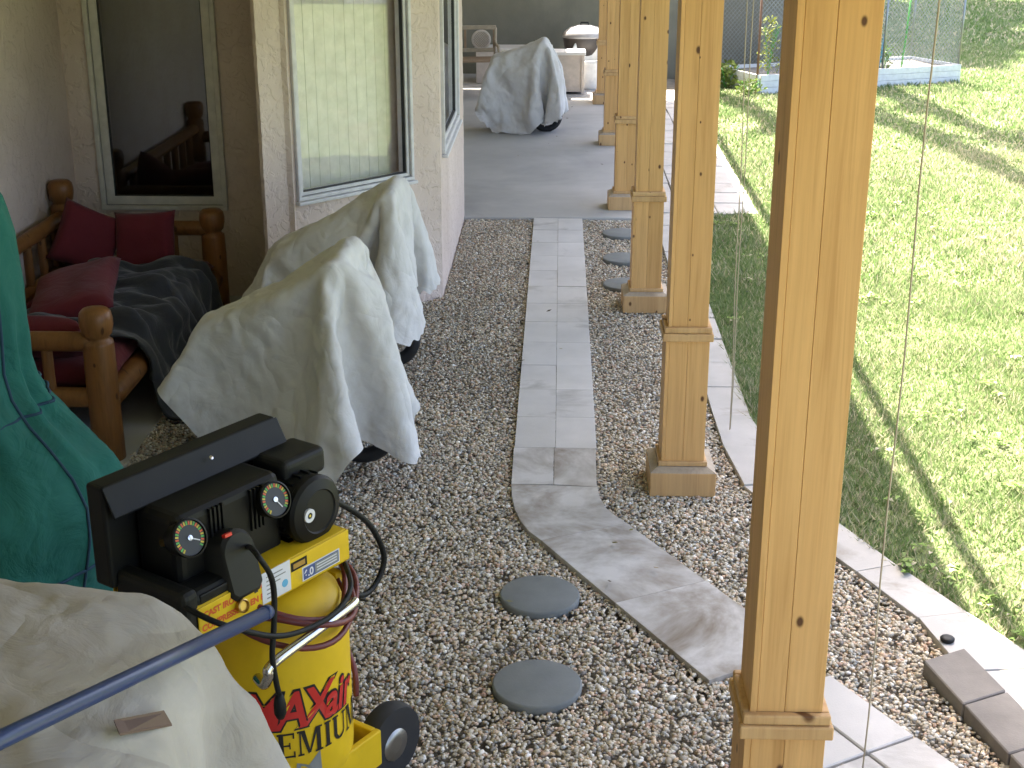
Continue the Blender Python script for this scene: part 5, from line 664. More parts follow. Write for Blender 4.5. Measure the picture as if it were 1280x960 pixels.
[8,0,3,-2,-1,0,0,0,0,0,6,5,1,2,6,7,7,7,8,7,8,7,6,5,4,4,4,4,4,4,3,3,0,-1,-4,-3,-4,-4,-5,-6,-5,-7,-7,-6,-8,-52,2,-2,2,-2,3,-2,4,-1,8,6,1,4,4,6,7,7,7,7,8,7,8,6,6,4,4,4,4,4,4,3,3,-1,0,-4,-4,-4,-3,-6,-6,-5,-7,-7,-7,-7,-65,3,-2,-1,1,2,2,4,7,8,6,3,1,7,5,6,7,8,7,8,7,7,7,7,4,5,3,4,4,4,4,1,1,-2,-4,-3,-4,-4,-6,-6,-5,-7,-7,-7,-7,-77,-1,1,3,4,3,5,4,8,8,5,1,5,6,5,7,7,7,8,7,8,7,7,7,5,4,4,4,5,3,4,1,1,-4,-1,-4,-5,-4,-5,-7,-6,-6,-7,-8,-7,-88,7,4,0,4,7,2,6,8,8,2,5,6,4,6,6,7,8,7,7,8,8,7,7,5,5,4,5,4,4,3,1,0,-2,-3,-4,-4,-5,-5,-6,-6,-8,-7,-8,-9,-89,2,8,5,1,6,6,5,9,6,5,3,5,6,6,6,7,7,7,8,8,8,7,7,6,5,4,5,4,4,3,1,0,-2,-3,-4,-5,-5,-5,-7,-6,-7,-11,-11,-6,-91,7,3,9,4,4,6,6,7,6,6,3,6,6,6,7,5,7,7,8,8,8,8,7,7,5,4,5,4,4,2,2,0,-3,-3,-3,-5,-6,-5,-6,-7,-10,-11,-11,-9,-87,6,7,4,6,6,5,6,6,6,5,6,6,6,6,6,6,7,7,7,8,8,7,9,6,7,5,4,4,4,3,0,1,-4,-3,-3,-5,-5,-6,-7,-9,-10,-11,-11,-10,-84,7,7,5,5,6,6,6,6,5,6,5,6,6,6,6,6,7,6,7,8,7,9,8,8,6,5,5,4,4,3,1,-2,-3,-1,-5,-5,-6,-6,-9,-8,-12,-12,-9,-13,-79,8,7,5,6,6,5,6,6,6,5,6,6,6,5,6,7,6,6,7,7,8,6,9,9,7,5,5,4,5,3,1,-2,-2,-3,-5,-5,-5,-9,-8,-14,-10,-11,-13,-14,-72,8,8,6,6,6,5,6,5,7,6,5,6,6,6,6,6,6,6,7,6,7,7,8,8,9,7,4,5,4,4,1,-1,-3,-4,-4,-6,-7,-9,-13,-14,-10,-13,-13,-14,-67,11,8,8,6,6,4,6,7,5,6,6,6,5,6,6,6,6,7,6,6,7,6,7,9,8,9,5,4,5,4,0,0,-3,-4,-5,-6,-10,-14,-13,-12,-13,-12,-14,-14,-66,10,13,10,8,6,4,6,6,6,6,6,6,6,6,5,7,6,6,6,7,6,6,7,9,6,9,8,4,5,2,3,-1,-4,-4,-5,-13,-11,-13,-13,-12,-14,-13,-14,-13,-67,12,12,13,11,8,6,4,6,6,7,6,5,6,5,7,6,6,6,7,6,6,7,6,6,6,10,7,9,3,4,1,-1,-3,-8,-7,-12,-14,-13,-13,-14,-12,-14,-13,-14,-69,11,15,10,13,14,9,5,5,7,6,6,6,6,5,6,6,6,7,5,7,6,7,6,6,7,6,8,9,7,3,0,0,-5,-8,-13,-13,-13,-13,-13,-13,-14,-13,-14,-14,-73,14,12,13,14,12,14,11,5,5,7,6,6,5,5,7,6,7,6,6,6,6,6,5,5,7,5,11,8,9,5,-2,1,-7,-14,-13,-13,-13,-14,-14,-15,-14,-14,-15,-15,-69,13,14,13,12,13,15,13,13,4,7,7,6,4,6,6,6,6,7,6,5,6,6,4,4,5,7,7,13,11,7,-2,-1,-15,-13,-13,-14,-15,-15,-14,-15,-15,-15,-15,-15,-65,14,11,12,14,14,13,14,14,13,8,6,5,5,6,5,6,6,6,6,7,5,5,5,4,5,8,5,1,14,13,1,-10,-16,-13,-14,-14,-15,-15,-14,-15,-15,-15,-15,-14,-59,11,12,11,13,14,14,12,14,12,14,8,5,6,6,7,6,5,6,5,5,6,5,6,5,5,0,3,3,13,10,3,-11,-16,-14,-14,-12,-16,-14,-15,-15,-15,-15,-14,-15,-52,10,11,12,10,13,15,11,13,13,14,9,5,2,7,5,10,5,6,6,4,6,7,6,2,4,5,1,5,11,9,1,-13,-13,-15,-14,-13,-15,-14,-15,-15,-14,-15,-15,-14,-45,11,12,10,10,10,12,14,12,13,12,7,5,4,3,9,4,5,6,7,10,5,4,10,6,3,0,7,2,9,9,0,-12,-14,-14,-14,-15,-14,-14,-15,-15,-14,-15,-15,-14,-40,12,11,8,12,9,13,13,12,11,11,6,3,7,4,3,5,7,7,6,8,7,6,5,9,7,5,3,5,3,9,-2,-11,-14,-15,-14,-15,-15,-13,-15,-14,-15,-14,-15,-15,-36,10,9,14,9,13,9,14,11,10,9,6,4,7,3,5,3,3,7,8,5,9,7,7,7,7,9,6,5,4,5,-3,-12,-15,-13,-14,-15,-14,-15,-14,-15,-14,-15,-15,-14,-37,11,9,13,14,11,12,11,10,9,8,6,5,4,7,1,8,4,2,5,7,6,8,7,8,7,6,9,6,6,4,-2,-12,-15,-14,-15,-14,-15,-14,-15,-14,-14,-15,-14,-15,-35,11,8,12,13,11,11,8,5,11,11,7,6,7,6,7,3,4,8,0,6,5,6,6,7,7,9,9,6,7,5,-4,-13,-14,-14,-14,
-14,-15,-14,-14,-15,-14,-15,-14,-15,-35,9,13,10,9,7,7,9,7,10,10,9,8,8,7,4,10,7,6,5,5,4,6,3,7,5,6,11,7,8,6,-6,-11,-15,-14,-15,-14,-14,-15,-14,-14,-15,-14,-15,-14,-37,9,9,7,7,7,8,8,11,9,9,8,8,8,9,8,7,7,8,8,7,7,6,7,5,5,5,1,7,10,10,-11,-6,-15,-14,-14,-15,-14,-15,-15,-14,-14,-15,-14,-15,-43,7,7,7,7,8,9,10,9,8,9,8,8,8,9,8,8,9,8,8,8,8,8,7,7,7,6,6,-1,13,6,-7,-11,-13,-14,-14,-14,-15,-14,-15,-14,-15,-14,-15,-14,-54,7,7,7,8,8,10,9,9,8,8,9,8,8,8,9,8,8,9,8,9,8,8,6,6,7,6,7,8,16,4,-7,-13,-13,-13,-13,-15,-15,-13,-15,-15,-14,-15,-14,-14,-65,7,7,7,10,9,9,9,8,8,8,9,8,8,9,8,8,8,9,8,8,9,8,8,6,10,7,12,12,11,2,-4,-15,-14,-15,-13,-11,-15,-14,-14,-15,-14,-15,-14,-15,-74,7,7,8,9,9,9,9,8,8,9,8,8,8,8,9,8,8,9,8,9,8,8,8,7,11,9,11,11,6,-1,-1,-5,-12,-13,-13,-13,-14,-15,-14,-14,-14,-15,-14,-15,-84,6,8,8,9,10,8,9,8,8,8,8,9,8,8,9,8,8,9,8,9,8,8,9,8,10,11,11,7,5,-1,2,-2,-12,-12,-13,-13,-12,-14,-14,-14,-14,-14,-14,-14,-95,9,7,9,8,9,9,8,8,8,9,8,8,8,8,9,8,8,9,8,8,9,8,9,10,11,10,8,8,3,5,-4,0,-6,-13,-13,-13,-11,-14,-13,-14,-14,-13,-14,-14,-101,8,7,8,11,8,7,7,9,8,9,7,9,8,8,9,8,8,9,8,9,9,9,10,9,11,8,8,8,4,3,0,-4,-4,-8,-12,-12,-14,-13,-13,-13,-14,-13,-14,-14,-107,7,8,12,9,4,8,8,8,8,8,8,9,8,8,9,8,9,8,8,10,9,10,9,11,8,7,9,7,5,1,1,-4,-3,-6,-9,-12,-13,-13,-13,-14,-13,-13,-14,-13,-112,10,7,10,9,6,3,8,8,9,8,8,9,8,8,9,8,9,8,10,10,9,9,10,8,8,8,8,8,4,1,0,-2,-4,-5,-7,-10,-12,-12,-13,-14,-13,-14,-13,-13,-114,11,7,8,7,3,6,8,7,9,8,8,9,8,9,8,8,9,10,9,10,9,9,9,7,9,9,7,7,4,2,-1,-1,-4,-5,-6,-8,-10,-13,-11,-14,-13,-14,-13,-13,-116,10,4,7,8,7,3,7,8,8,8,8,9,8,9,9,8,10,9,10,9,9,9,8,8,9,7,8,6,4,0,0,0,-3,-6,-5,-6,-9,-11,-13,-11,-13,-13,-14,-13,-111,0,10,2,7,9,2,6,7,8,9,8,9,8,9,8,10,9,9,9,9,9,9,8,9,7,8,7,7,1,2,3,-3,-3,-6,-4,-6,-7,-10,-10,-13,-12,-13,-13,-14,-104,0,0,5,5,9,1,7,6,6,9,8,9,9,8,10,9,8,10,9,8,9,9,8,8,7,8,8,5,5,2,-2,-1,-3,-4,-7,-5,-5,-8,-10,-13,-11,-13,-13,-12,-97,-1,0,0,2,8,0,5,6,7,8,9,9,8,9,9,9,9,9,9,9,9,8,8,7,8,8,7,8,1,1,2,-4,-2,-4,-4,-6,-5,-7,-10,-10,-12,-13,-12,-12,-90,-1,0,5,-5,0,8,-1,4,6,7,9,9,9,8,9,9,9,9,9,9,8,9,7,8,7,8,8,7,3,1,1,-4,-4,-4,-3,-5,-5,-6,-8,-10,-11,-13,-12,-13,-82,2,1,-1,-2,3,-3,1,2,4,6,8,9,9,9,9,8,9,9,9,9,8,8,8,7,8,7,8,8,1,4,-3,-3,-2,-5,-3,-4,-7,-5,-5,-10,-11,-10,-13,-12,-75,0,4,-4,1,-1,1,-1,0,0,3,6,9,9,9,9,9,9,9,9,8,8,7,8,8,8,8,8,6,6,-1,-2,-4,-2,-3,-6,-4,-3,-7,-5,-7,-10,-12,-10,-13]),
    't3': (44, 42,
[-486,7,12,13,13,10,10,10,13,12,12,13,12,5,-2,4,-2,15,9,8,11,14,13,14,14,14,15,-5,-4,4,11,14,13,15,14,12,5,5,4,0,-3,-5,-8,-7,-333,1,8,13,13,11,13,8,13,11,12,12,11,13,-6,3,3,15,7,8,14,11,15,15,12,13,16,0,-6,10,9,12,13,15,15,3,2,4,7,-6,-5,-3,-8,-8,-313,-4,1,10,13,13,10,13,10,12,11,13,13,12,-3,4,3,14,8,6,15,13,13,16,13,11,15,4,0,1,13,14,15,12,14,4,3,-6,1,0,-9,-6,-7,-7,-290,-8,-4,1,12,13,13,10,11,12,11,13,13,13,0,1,10,9,10,5,13,13,16,14,15,10,15,1,-1,13,13,11,14,14,11,3,-3,2,-4,-9,-8,-7,-5,-8,-266,-8,-9,-5,3,12,13,12,11,13,9,13,13,13,11,0,3,10,9,12,7,15,15,16,9,13,15,-1,7,12,16,13,10,14,8,1,-3,-4,-8,-9,-8,-4,-8,-8,-240,-9,-8,-9,-7,5,13,13,12,9,12,13,12,14,13,7,-1,7,10,10,11,15,15,15,7,15,14,1,14,10,14,14,11,12,3,-3,-4,-8,-8,-9,-5,-8,-7,-1,-221,-9,-8,-8,-8,-10,7,13,12,13,10,11,13,13,14,11,4,1,14,8,13,14,14,10,13,12,14,8,11,13,15,12,12,7,-5,-2,-8,-8,-8,-8,-5,-1,4,0,-217,-10,-5,-9,-9,-8,-9,7,13,13,9,12,14,13,13,14,2,4,15,10,14,11,14,12,15,14,5,13,14,15,13,12,9,2,-6,-8,-8,-8,-7,0,2,2,4,4,-227,2,-6,-8,-8,-9,-9,-8,8,13,13,9,13,13,14,14,10,0,15,15,11,9,14,13,16,13,11,14,11,15,13,8,8,-7,-7,-8,-8,0,3,5,3,4,4,2,-252,5,5,0,-11,-2,-8,-9,-9,10,12,13,10,14,13,13,13,3,14,15,15,8,15,15,14,14,12,15,10,15,9,12,-7,-8,-7,-1,8,0,4,6,4,4,1,6,-278,4,5,3,6,-1,-6,-5,-10,-9,12,11,13,12,13,14,13,7,15,14,13,15,12,15,14,15,14,15,10,14,12,-6,-4,4,-6,7,7,3,4,3,2,1,7,3,-299,4,5,5,4,3,6,-8,1,-9,-5,12,11,13,13,13,13,13,12,15,14,14,14,15,15,14,15,15,13,12,7,-7,2,1,9,4,3,2,2,1,6,3,-3,4,-311,5,4,5,5,4,4,6,-3,5,-4,-6,13,11,13,13,13,14,14,15,15,15,14,15,14,16,15,14,14,9,4,2,11,3,-3,3,-1,8,2,2,1,-2,4,0,-297,2,-5,0,7,-2,2,5,4,3,5,1,-2,13,12,14,14,15,15,15,14,15,15,14,15,15,16,14,14,11,9,6,2,2,1,2,1,0,1,-3,3,1,-1,3,-280,0,0,-3,-9,0,-1,1,2,4,4,4,6,12,11,14,15,15,15,15,15,14,15,16,14,15,15,15,13,9,13,-1,0,0,1,2,2,2,-1,0,0,1,0,0,-273,-3,7,3,1,-1,-1,-6,6,5,4,2,3,2,12,14,15,15,15,15,15,15,15,15,15,15,14,14,14,10,12,0,4,-2,-2,-1,-1,0,0,0,4,-3,1,3,-277,2,0,4,1,4,4,3,4,2,-1,-3,3,9,11,13,15,15,15,14,15,15,15,15,15,15,15,14,14,12,7,8,-1,2,-3,1,-3,-2,-1,0,-1,1,-1,0,-280,1,5,-1,1,3,4,3,4,7,-1,6,0,12,8,14,14,14,15,15,15,15,15,15,14,15,14,15,13,14,10,3,5,-3,-1,0,0,1,-4,-1,1,-3,1,5,-294,4,4,5,5,6,7,-3,0,0,5,3,11,2,10,14,14,14,15,14,15,15,15,15,15,14,14,15,14,13,12,7,0,3,0,-3,-3,-1,0,-1,0,2,7,1,-286,3,6,3,4,6,4,-2,-4,1,9,1,3,-1,13,10,14,14,14,15,15,14,15,14,15,16,14,14,14,14,12,5,9,-4,2,1,-2,-1,-1,-3,3,7,9,2,-283,3,4,3,3,0,-2,4,0,-1,-5,5,-4,10,6,12,14,14,14,13,16,15,15,14,15,14,15,14,14,14,12,10,3,5,-7,1,-1,1,2,6,8,6,5,7,-293,6,2,-3,4,0,-1,-5,-3,-1,1,1,2,6,8,14,12,15,14,13,15,15,14,15,14,15,15,14,14,14,12,11,6,-2,6,-5,4,5,6,8,4,9,6,5,-299,-3,2,0,-3,-2,-1,-2,6,1,2,0,-2,2,12,7,15,14,12,14,15,15,14,15,15,14,15,15,13,14,13,12,3,9,0,7,4,6,7,2,6,9,1,10,-310,-1,-3,-1,-1,4,-2,-1,0,1,0,5,2,-4,7,13,12,14,11,15,15,15,14,15,15,15,14,16,14,13,13,13,11,9,6,6,5,5,0,10,5,-3,6,11,-316,-2,0,-1,2,3,-1,0,0,-1,-5,4,-2,6,1,11,14,10,14,15,15,15,14,15,
15,15,14,15,14,13,14,11,11,10,3,9,8,7,7,6,5,-4,12,6,-319,0,0,0,1,0,-1,-1,-1,-1,-1,-3,5,0,3,13,11,10,14,15,15,15,14,15,15,14,15,13,14,14,13,13,9,4,8,8,7,8,7,2,5,9,3,11,-318,1,0,-1,0,-2,1,-3,-3,1,0,3,-1,2,7,4,13,11,14,15,15,14,15,15,14,14,14,13,15,13,14,12,3,6,8,9,4,9,7,1,7,7,8,8,-309,-4,-2,-1,0,-1,2,1,4,3,0,-3,5,3,-1,5,4,15,14,15,14,15,15,14,14,13,14,14,14,14,15,9,11,7,0,4,5,8,8,5,5,8,5,7,-299,-5,-4,1,3,4,3,2,2,1,-4,3,-2,6,1,1,-1,14,16,15,14,15,14,13,14,14,13,14,15,14,14,14,6,6,8,3,2,-1,7,9,8,6,7,5,-291,-4,-7,6,4,3,3,-1,1,-4,3,0,0,-3,-1,1,9,11,17,15,14,14,12,14,14,13,14,15,14,14,14,15,6,10,3,3,2,6,-4,6,8,9,5,7,-285,-2,-8,5,2,-1,-2,1,-1,3,-2,-1,-1,-1,5,11,11,3,16,15,13,12,13,15,13,13,15,13,15,14,14,15,10,4,12,1,6,3,-3,-2,4,9,4,9,-289,-2,3,-2,-2,-1,-2,0,2,2,0,-3,3,7,13,4,13,1,11,13,12,14,14,14,13,14,14,14,14,14,15,14,13,1,9,13,1,6,-4,1,-5,1,9,5,-289,-2,1,-2,-1,-2,-2,3,0,1,2,7,10,12,0,12,7,10,1,14,10,11,14,14,14,14,14,14,14,14,15,14,14,2,6,11,13,4,0,-5,-2,-2,-1,4,-292,-1,0,-2,-1,-2,5,-1,4,6,9,10,13,-3,12,12,9,2,-4,13,16,7,11,14,14,14,14,15,14,13,15,14,14,6,2,8,13,13,4,1,-5,-2,-1,-5,-306,0,1,-3,0,2,6,7,9,9,10,12,-3,9,6,13,12,-7,-2,16,14,10,5,13,14,14,14,14,15,14,14,15,14,4,8,1,13,12,12,6,1,-1,-6,-1,-331,0,8,-4,6,11,9,7,7,10,12,1,-1,8,13,13,2,-9,1,14,14,14,4,9,13,14,15,13,15,14,14,15,14,11,1,3,8,12,13,8,11,-5,5,-3,-347,9,-3,13,8,4,8,10,11,11,7,-3,-1,12,14,11,-8,-8,4,13,15,14,5,9,9,13,14,15,14,14,15,14,14,14,4,-1,6,9,13,12,7,12,2,2,-354,7,1,10,13,9,9,7,11,4,6,5,-7,14,14,4,-6,-13,11,7,15,15,11,1,12,11,11,15,14,14,15,13,15,14,10,-2,1,10,9,13,10,11,10,4,-359,7,10,10,10,12,11,7,7,7,8,-10,7,8,6,7,-14,-5,14,8,9,12,14,5,5,11,14,12,14,15,14,14,14,14,12,1,0,4,8,13,13,9,10,12,-351,9,10,9,12,11,12,8,9,5,-4,-4,-4,14,14,-10,-11,6,6,-2,14,13,15,5,8,12,8,14,13,14,15,14,14,15,13,2,3,0,5,11,12,13,10,9,-332,10,8,10,11,12,9,11,1,-8,-6,-4,15,14,7,-6,-10,-9,8,1,14,14,14,7,11,10,7,12,13,15,14,14,14,15,13,9,-2,3,1,8,12,12,9,11,-313,9,10,10,10,10,11,4,-6,-6,-7,-2,16,15,3,-4,-10,-9,-3,6,14,14,13,12,8,8,10,11,12,14,15,14,14,15,14,11,2,-1,1,4,10,12,10,9],
[475,-9,-2,1,4,9,10,10,5,5,8,3,-3,-14,-14,-14,-14,3,13,13,11,7,8,7,7,5,5,-15,-15,-15,-10,-6,5,3,4,7,10,11,11,10,8,5,2,1,-69,-10,-8,4,-2,8,5,12,5,9,6,6,-8,-5,-14,-14,-13,-2,14,13,8,10,4,6,9,7,1,-15,-15,-12,-12,7,3,4,1,10,10,10,11,4,4,10,0,-2,-58,-10,-10,-6,2,2,9,6,9,7,8,5,2,-7,-14,-13,-14,-5,13,14,6,9,8,0,8,10,-1,-15,-15,-16,5,4,1,8,3,9,10,9,8,10,-2,6,-3,-5,-49,-6,-9,-11,-3,3,3,9,8,7,9,2,5,1,-14,-14,-11,-11,12,15,9,8,-1,7,3,12,-3,-16,-15,-8,5,8,5,2,8,9,9,11,7,-3,6,-4,-9,-1,-44,-2,-4,-8,-10,-1,0,8,9,4,12,5,3,2,-8,-14,-14,-10,12,11,14,4,2,-1,12,7,-6,-15,-14,5,1,5,8,5,9,9,9,8,0,-4,2,-9,2,-3,-42,-7,1,-3,-6,-10,4,-1,6,12,7,3,7,-1,0,-12,-14,-13,12,12,11,-3,4,3,14,0,-5,-16,-5,8,4,3,8,7,10,8,8,-1,-4,1,-7,0,3,7,-61,-3,3,-6,-3,1,-9,1,8,2,10,9,4,2,1,-8,-13,-14,7,13,7,8,-7,12,8,-9,0,-14,8,5,1,7,7,9,7,10,-6,1,-5,-1,5,6,4,5,-68,1,-8,-3,1,-2,1,-9,5,3,11,7,1,5,2,-2,-14,-13,2,12,8,11,-7,11,-2,5,-13,5,5,-1,7,6,9,10,6,-5,-2,-2,4,6,6,5,4,3,-66,-7,-6,-4,-4,3,0,-3,-7,4,6,10,4,3,2,2,-10,-14,2,5,10,12,-5,9,-5,9,-10,4,8,1,6,9,10,3,2,-6,1,7,5,2,5,3,3,6,-72,-1,-1,-8,-1,-8,-2,4,-4,-5,7,3,9,1,2,3,-3,-14,6,0,6,13,2,-3,7,-5,9,-2,9,1,9,7,0,1,5,6,0,8,2,2,3,4,6,2,-87,1,-1,8,0,-8,-5,-5,0,0,-3,9,0,7,0,0,3,-12,6,7,-3,6,11,-3,7,-2,5,3,9,2,7,3,5,6,6,0,3,3,4,4,5,5,2,4,-103,0,0,4,3,8,-2,-5,-5,2,-5,-2,8,-1,3,0,5,-7,9,5,-3,7,0,4,5,6,3,4,6,6,8,3,6,7,-2,5,4,5,4,4,4,4,4,4,-115,-3,1,1,2,4,5,10,-6,-2,-5,-4,-1,8,-3,1,1,7,6,-1,4,4,5,6,3,4,4,5,6,6,7,7,1,5,5,4,4,4,5,4,4,2,6,3,-117,-1,2,-1,4,-1,1,4,7,-3,-3,-5,-6,1,3,3,3,4,5,5,6,4,4,6,3,5,4,5,5,6,5,5,5,6,4,5,4,3,4,0,6,5,1,7,-116,-1,0,1,3,0,-1,-1,1,-2,-1,0,-1,1,1,3,4,6,4,6,4,5,5,4,5,4,5,5,5,5,5,3,3,3,4,4,6,6,2,3,2,6,2,3,-109,-2,3,2,-2,0,0,2,-1,-2,-1,0,1,-1,2,4,4,5,5,5,5,5,4,5,4,5,5,5,5,5,5,3,3,3,3,3,3,4,3,4,6,1,4,5,-112,1,-4,3,-1,5,2,2,-1,-1,-2,-2,0,2,3,3,4,5,5,5,4,5,5,5,4,5,4,6,5,4,5,4,3,3,3,3,4,3,3,3,4,3,3,3,-115,0,2,-3,-1,0,0,2,4,5,-1,1,0,3,2,3,4,4,5,5,5,5,4,5,5,4,5,5,5,5,4,4,4,2,4,3,4,3,3,3,4,3,3,4,-120,2,1,0,-1,0,-2,5,2,3,1,2,0,2,3,3,4,4,4,5,5,5,5,4,5,5,5,5,5,5,4,4,3,3,4,3,4,3,3,3,4,3,0,5,-124,1,-1,2,2,-2,3,3,5,2,-1,3,3,1,2,4,4,4,4,4,5,5,5,5,5,5,5,5,5,5,4,3,4,3,4,3,3,4,3,3,3,1,-1,5,-130,2,2,2,3,3,3,3,3,3,-1,4,-1,5,1,5,4,4,4,4,5,5,5,5,5,5,5,5,4,5,5,3,3,4,3,3,4,4,3,0,-5,3,5,-5,-117,1,2,3,3,3,3,0,2,3,2,3,2,2,3,5,3,4,5,4,5,4,5,5,5,5,5,5,5,5,4,4,4,1,5,3,3,2,-1,-3,2,-3,0,3,-113,3,3,2,2,1,3,3,2,2,2,3,3,2,3,4,4,4,4,5,4,5,5,5,5,5,5,5,5,5,4,4,3,1,5,-1,3,-1,-1,3,1,-3,3,0,-110,3,2,2,3,2,2,3,2,2,2,3,3,2,2,4,4,5,3,5,5,4,5,5,6,5,5,5,5,5,4,4,1,2,0,1,1,1,3,-1,1,1,3,-1,-108,2,2,3,2,2,2,3,2,2,1,4,2,3,2,4,4,3,5,4,5,5,5,5,5,5,5,5,6,4,5,1,3,2,-2,3,2,1,2,0,1,1,1,1,-108,2,2,3,2,2,2,2,3,2,2,2,3,2,3,4,4,2,5,5,5,4,5,5,6,5,4,3,6,6,4,3,1,-8,8,2,2,1,2,-5,2,9,-3,5,-109,2,3,2,2,1,3,2,1,3,3,2,3,2,3,1,6,3,5,5,4,5,5,5,4,2,2,6,5,7,5,3,-6,-5,-6,-1,7,-2,1,10,6,4,4,1,-103,1,1,2,2,3,3,3,1,2,
3,3,2,2,4,1,3,6,4,5,5,5,4,3,1,-1,6,6,5,3,0,11,-1,-5,-8,-8,-8,1,1,6,7,4,6,5,-83,0,0,3,2,2,3,2,3,2,3,3,2,2,3,3,2,6,3,5,4,3,-2,-1,7,1,6,3,3,1,3,2,14,-6,-5,-8,-8,-9,-3,-1,4,5,5,7,-59,1,-1,3,2,3,2,3,2,1,4,3,2,-1,0,3,7,7,2,2,-2,6,-5,-1,3,9,2,-2,3,3,-1,2,14,10,-8,-7,-8,-8,-7,-5,-3,-1,8,3,-35,1,0,2,2,0,-5,5,1,7,0,2,1,2,5,2,-8,15,2,6,-2,-8,6,1,-3,7,-2,5,2,-1,1,0,10,15,6,-8,-7,-8,-8,-7,-7,1,-8,2,-20,1,8,-1,-4,-1,-4,3,7,6,2,-1,5,4,0,-13,3,14,11,-7,-7,-3,1,2,6,2,-3,3,4,1,-1,0,8,15,11,4,-8,-8,-7,-8,-7,-8,-3,-6,-12,-2,6,-1,-1,-5,-1,7,3,5,5,6,3,-3,-14,-9,13,10,16,-5,-9,-8,3,1,-1,4,-2,4,3,2,-1,0,5,15,13,9,1,-8,-8,-7,-7,-8,-8,-8,-17,6,-1,-6,-1,2,8,3,7,6,4,3,-2,-14,-8,-8,12,15,14,-5,-2,-11,-7,0,5,-3,5,-1,1,7,-2,2,1,14,15,11,1,5,-8,-10,-6,-7,-8,-6,-32,4,-6,3,5,7,8,5,5,5,2,-1,-14,-11,-13,9,8,13,15,3,-4,-9,-11,-6,0,1,2,4,1,3,1,-2,2,14,13,15,3,8,-1,-9,-9,-8,-5,-8,-45,5,9,2,7,4,5,6,7,1,1,-14,-14,-12,-5,6,15,11,16,6,-5,-4,-11,-10,-5,0,1,4,1,2,3,-2,1,10,15,15,12,4,4,-7,-5,-8,-9,-7,-42,6,7,1,4,9,5,5,1,0,-11,-14,-14,-8,-3,11,12,13,15,9,0,-4,-12,-8,-10,-5,3,-1,4,3,-4,2,5,3,14,15,14,11,5,-2,-8,-3,-9,-9,-39,6,7,3,-2,2,3,10,0,-12,-12,-12,-13,-2,-2,14,14,10,11,13,5,-4,-8,-13,-6,-8,-7,2,0,4,-2,7,1,0,12,15,15,10,12,2,-5,-4,-5,-9,-38,6,3,2,3,-1,-5,10,-11,-10,-8,-11,-12,-12,14,13,7,15,6,13,13,-8,-1,-12,-11,-8,-3,-7,0,1,4,2,-1,3,9,15,15,15,11,3,5,-8,-5,-4,-41,3,4,4,-4,-3,-2,0,1,-14,-14,-14,-13,5,5,11,11,14,14,13,0,0,3,-11,-10,-7,-10,-3,-5,3,0,0,2,0,7,15,15,15,14,9,2,-1,-5,-7,-41,3,5,2,0,-3,1,-2,-15,-11,-12,-13,-6,-5,13,14,11,12,14,14,3,-1,1,-10,-8,-8,-11,-7,-4,0,-4,1,2,2,5,11,16,15,14,13,7,-1,-7,-3,-43,5,0,4,1,1,-5,-13,-13,-12,-12,-14,-3,4,14,14,12,12,14,14,2,3,-3,-6,-10,-10,-9,-7,-7,-3,-1,1,0,0,3,10,14,16,14,16,9,3,-6,-8],
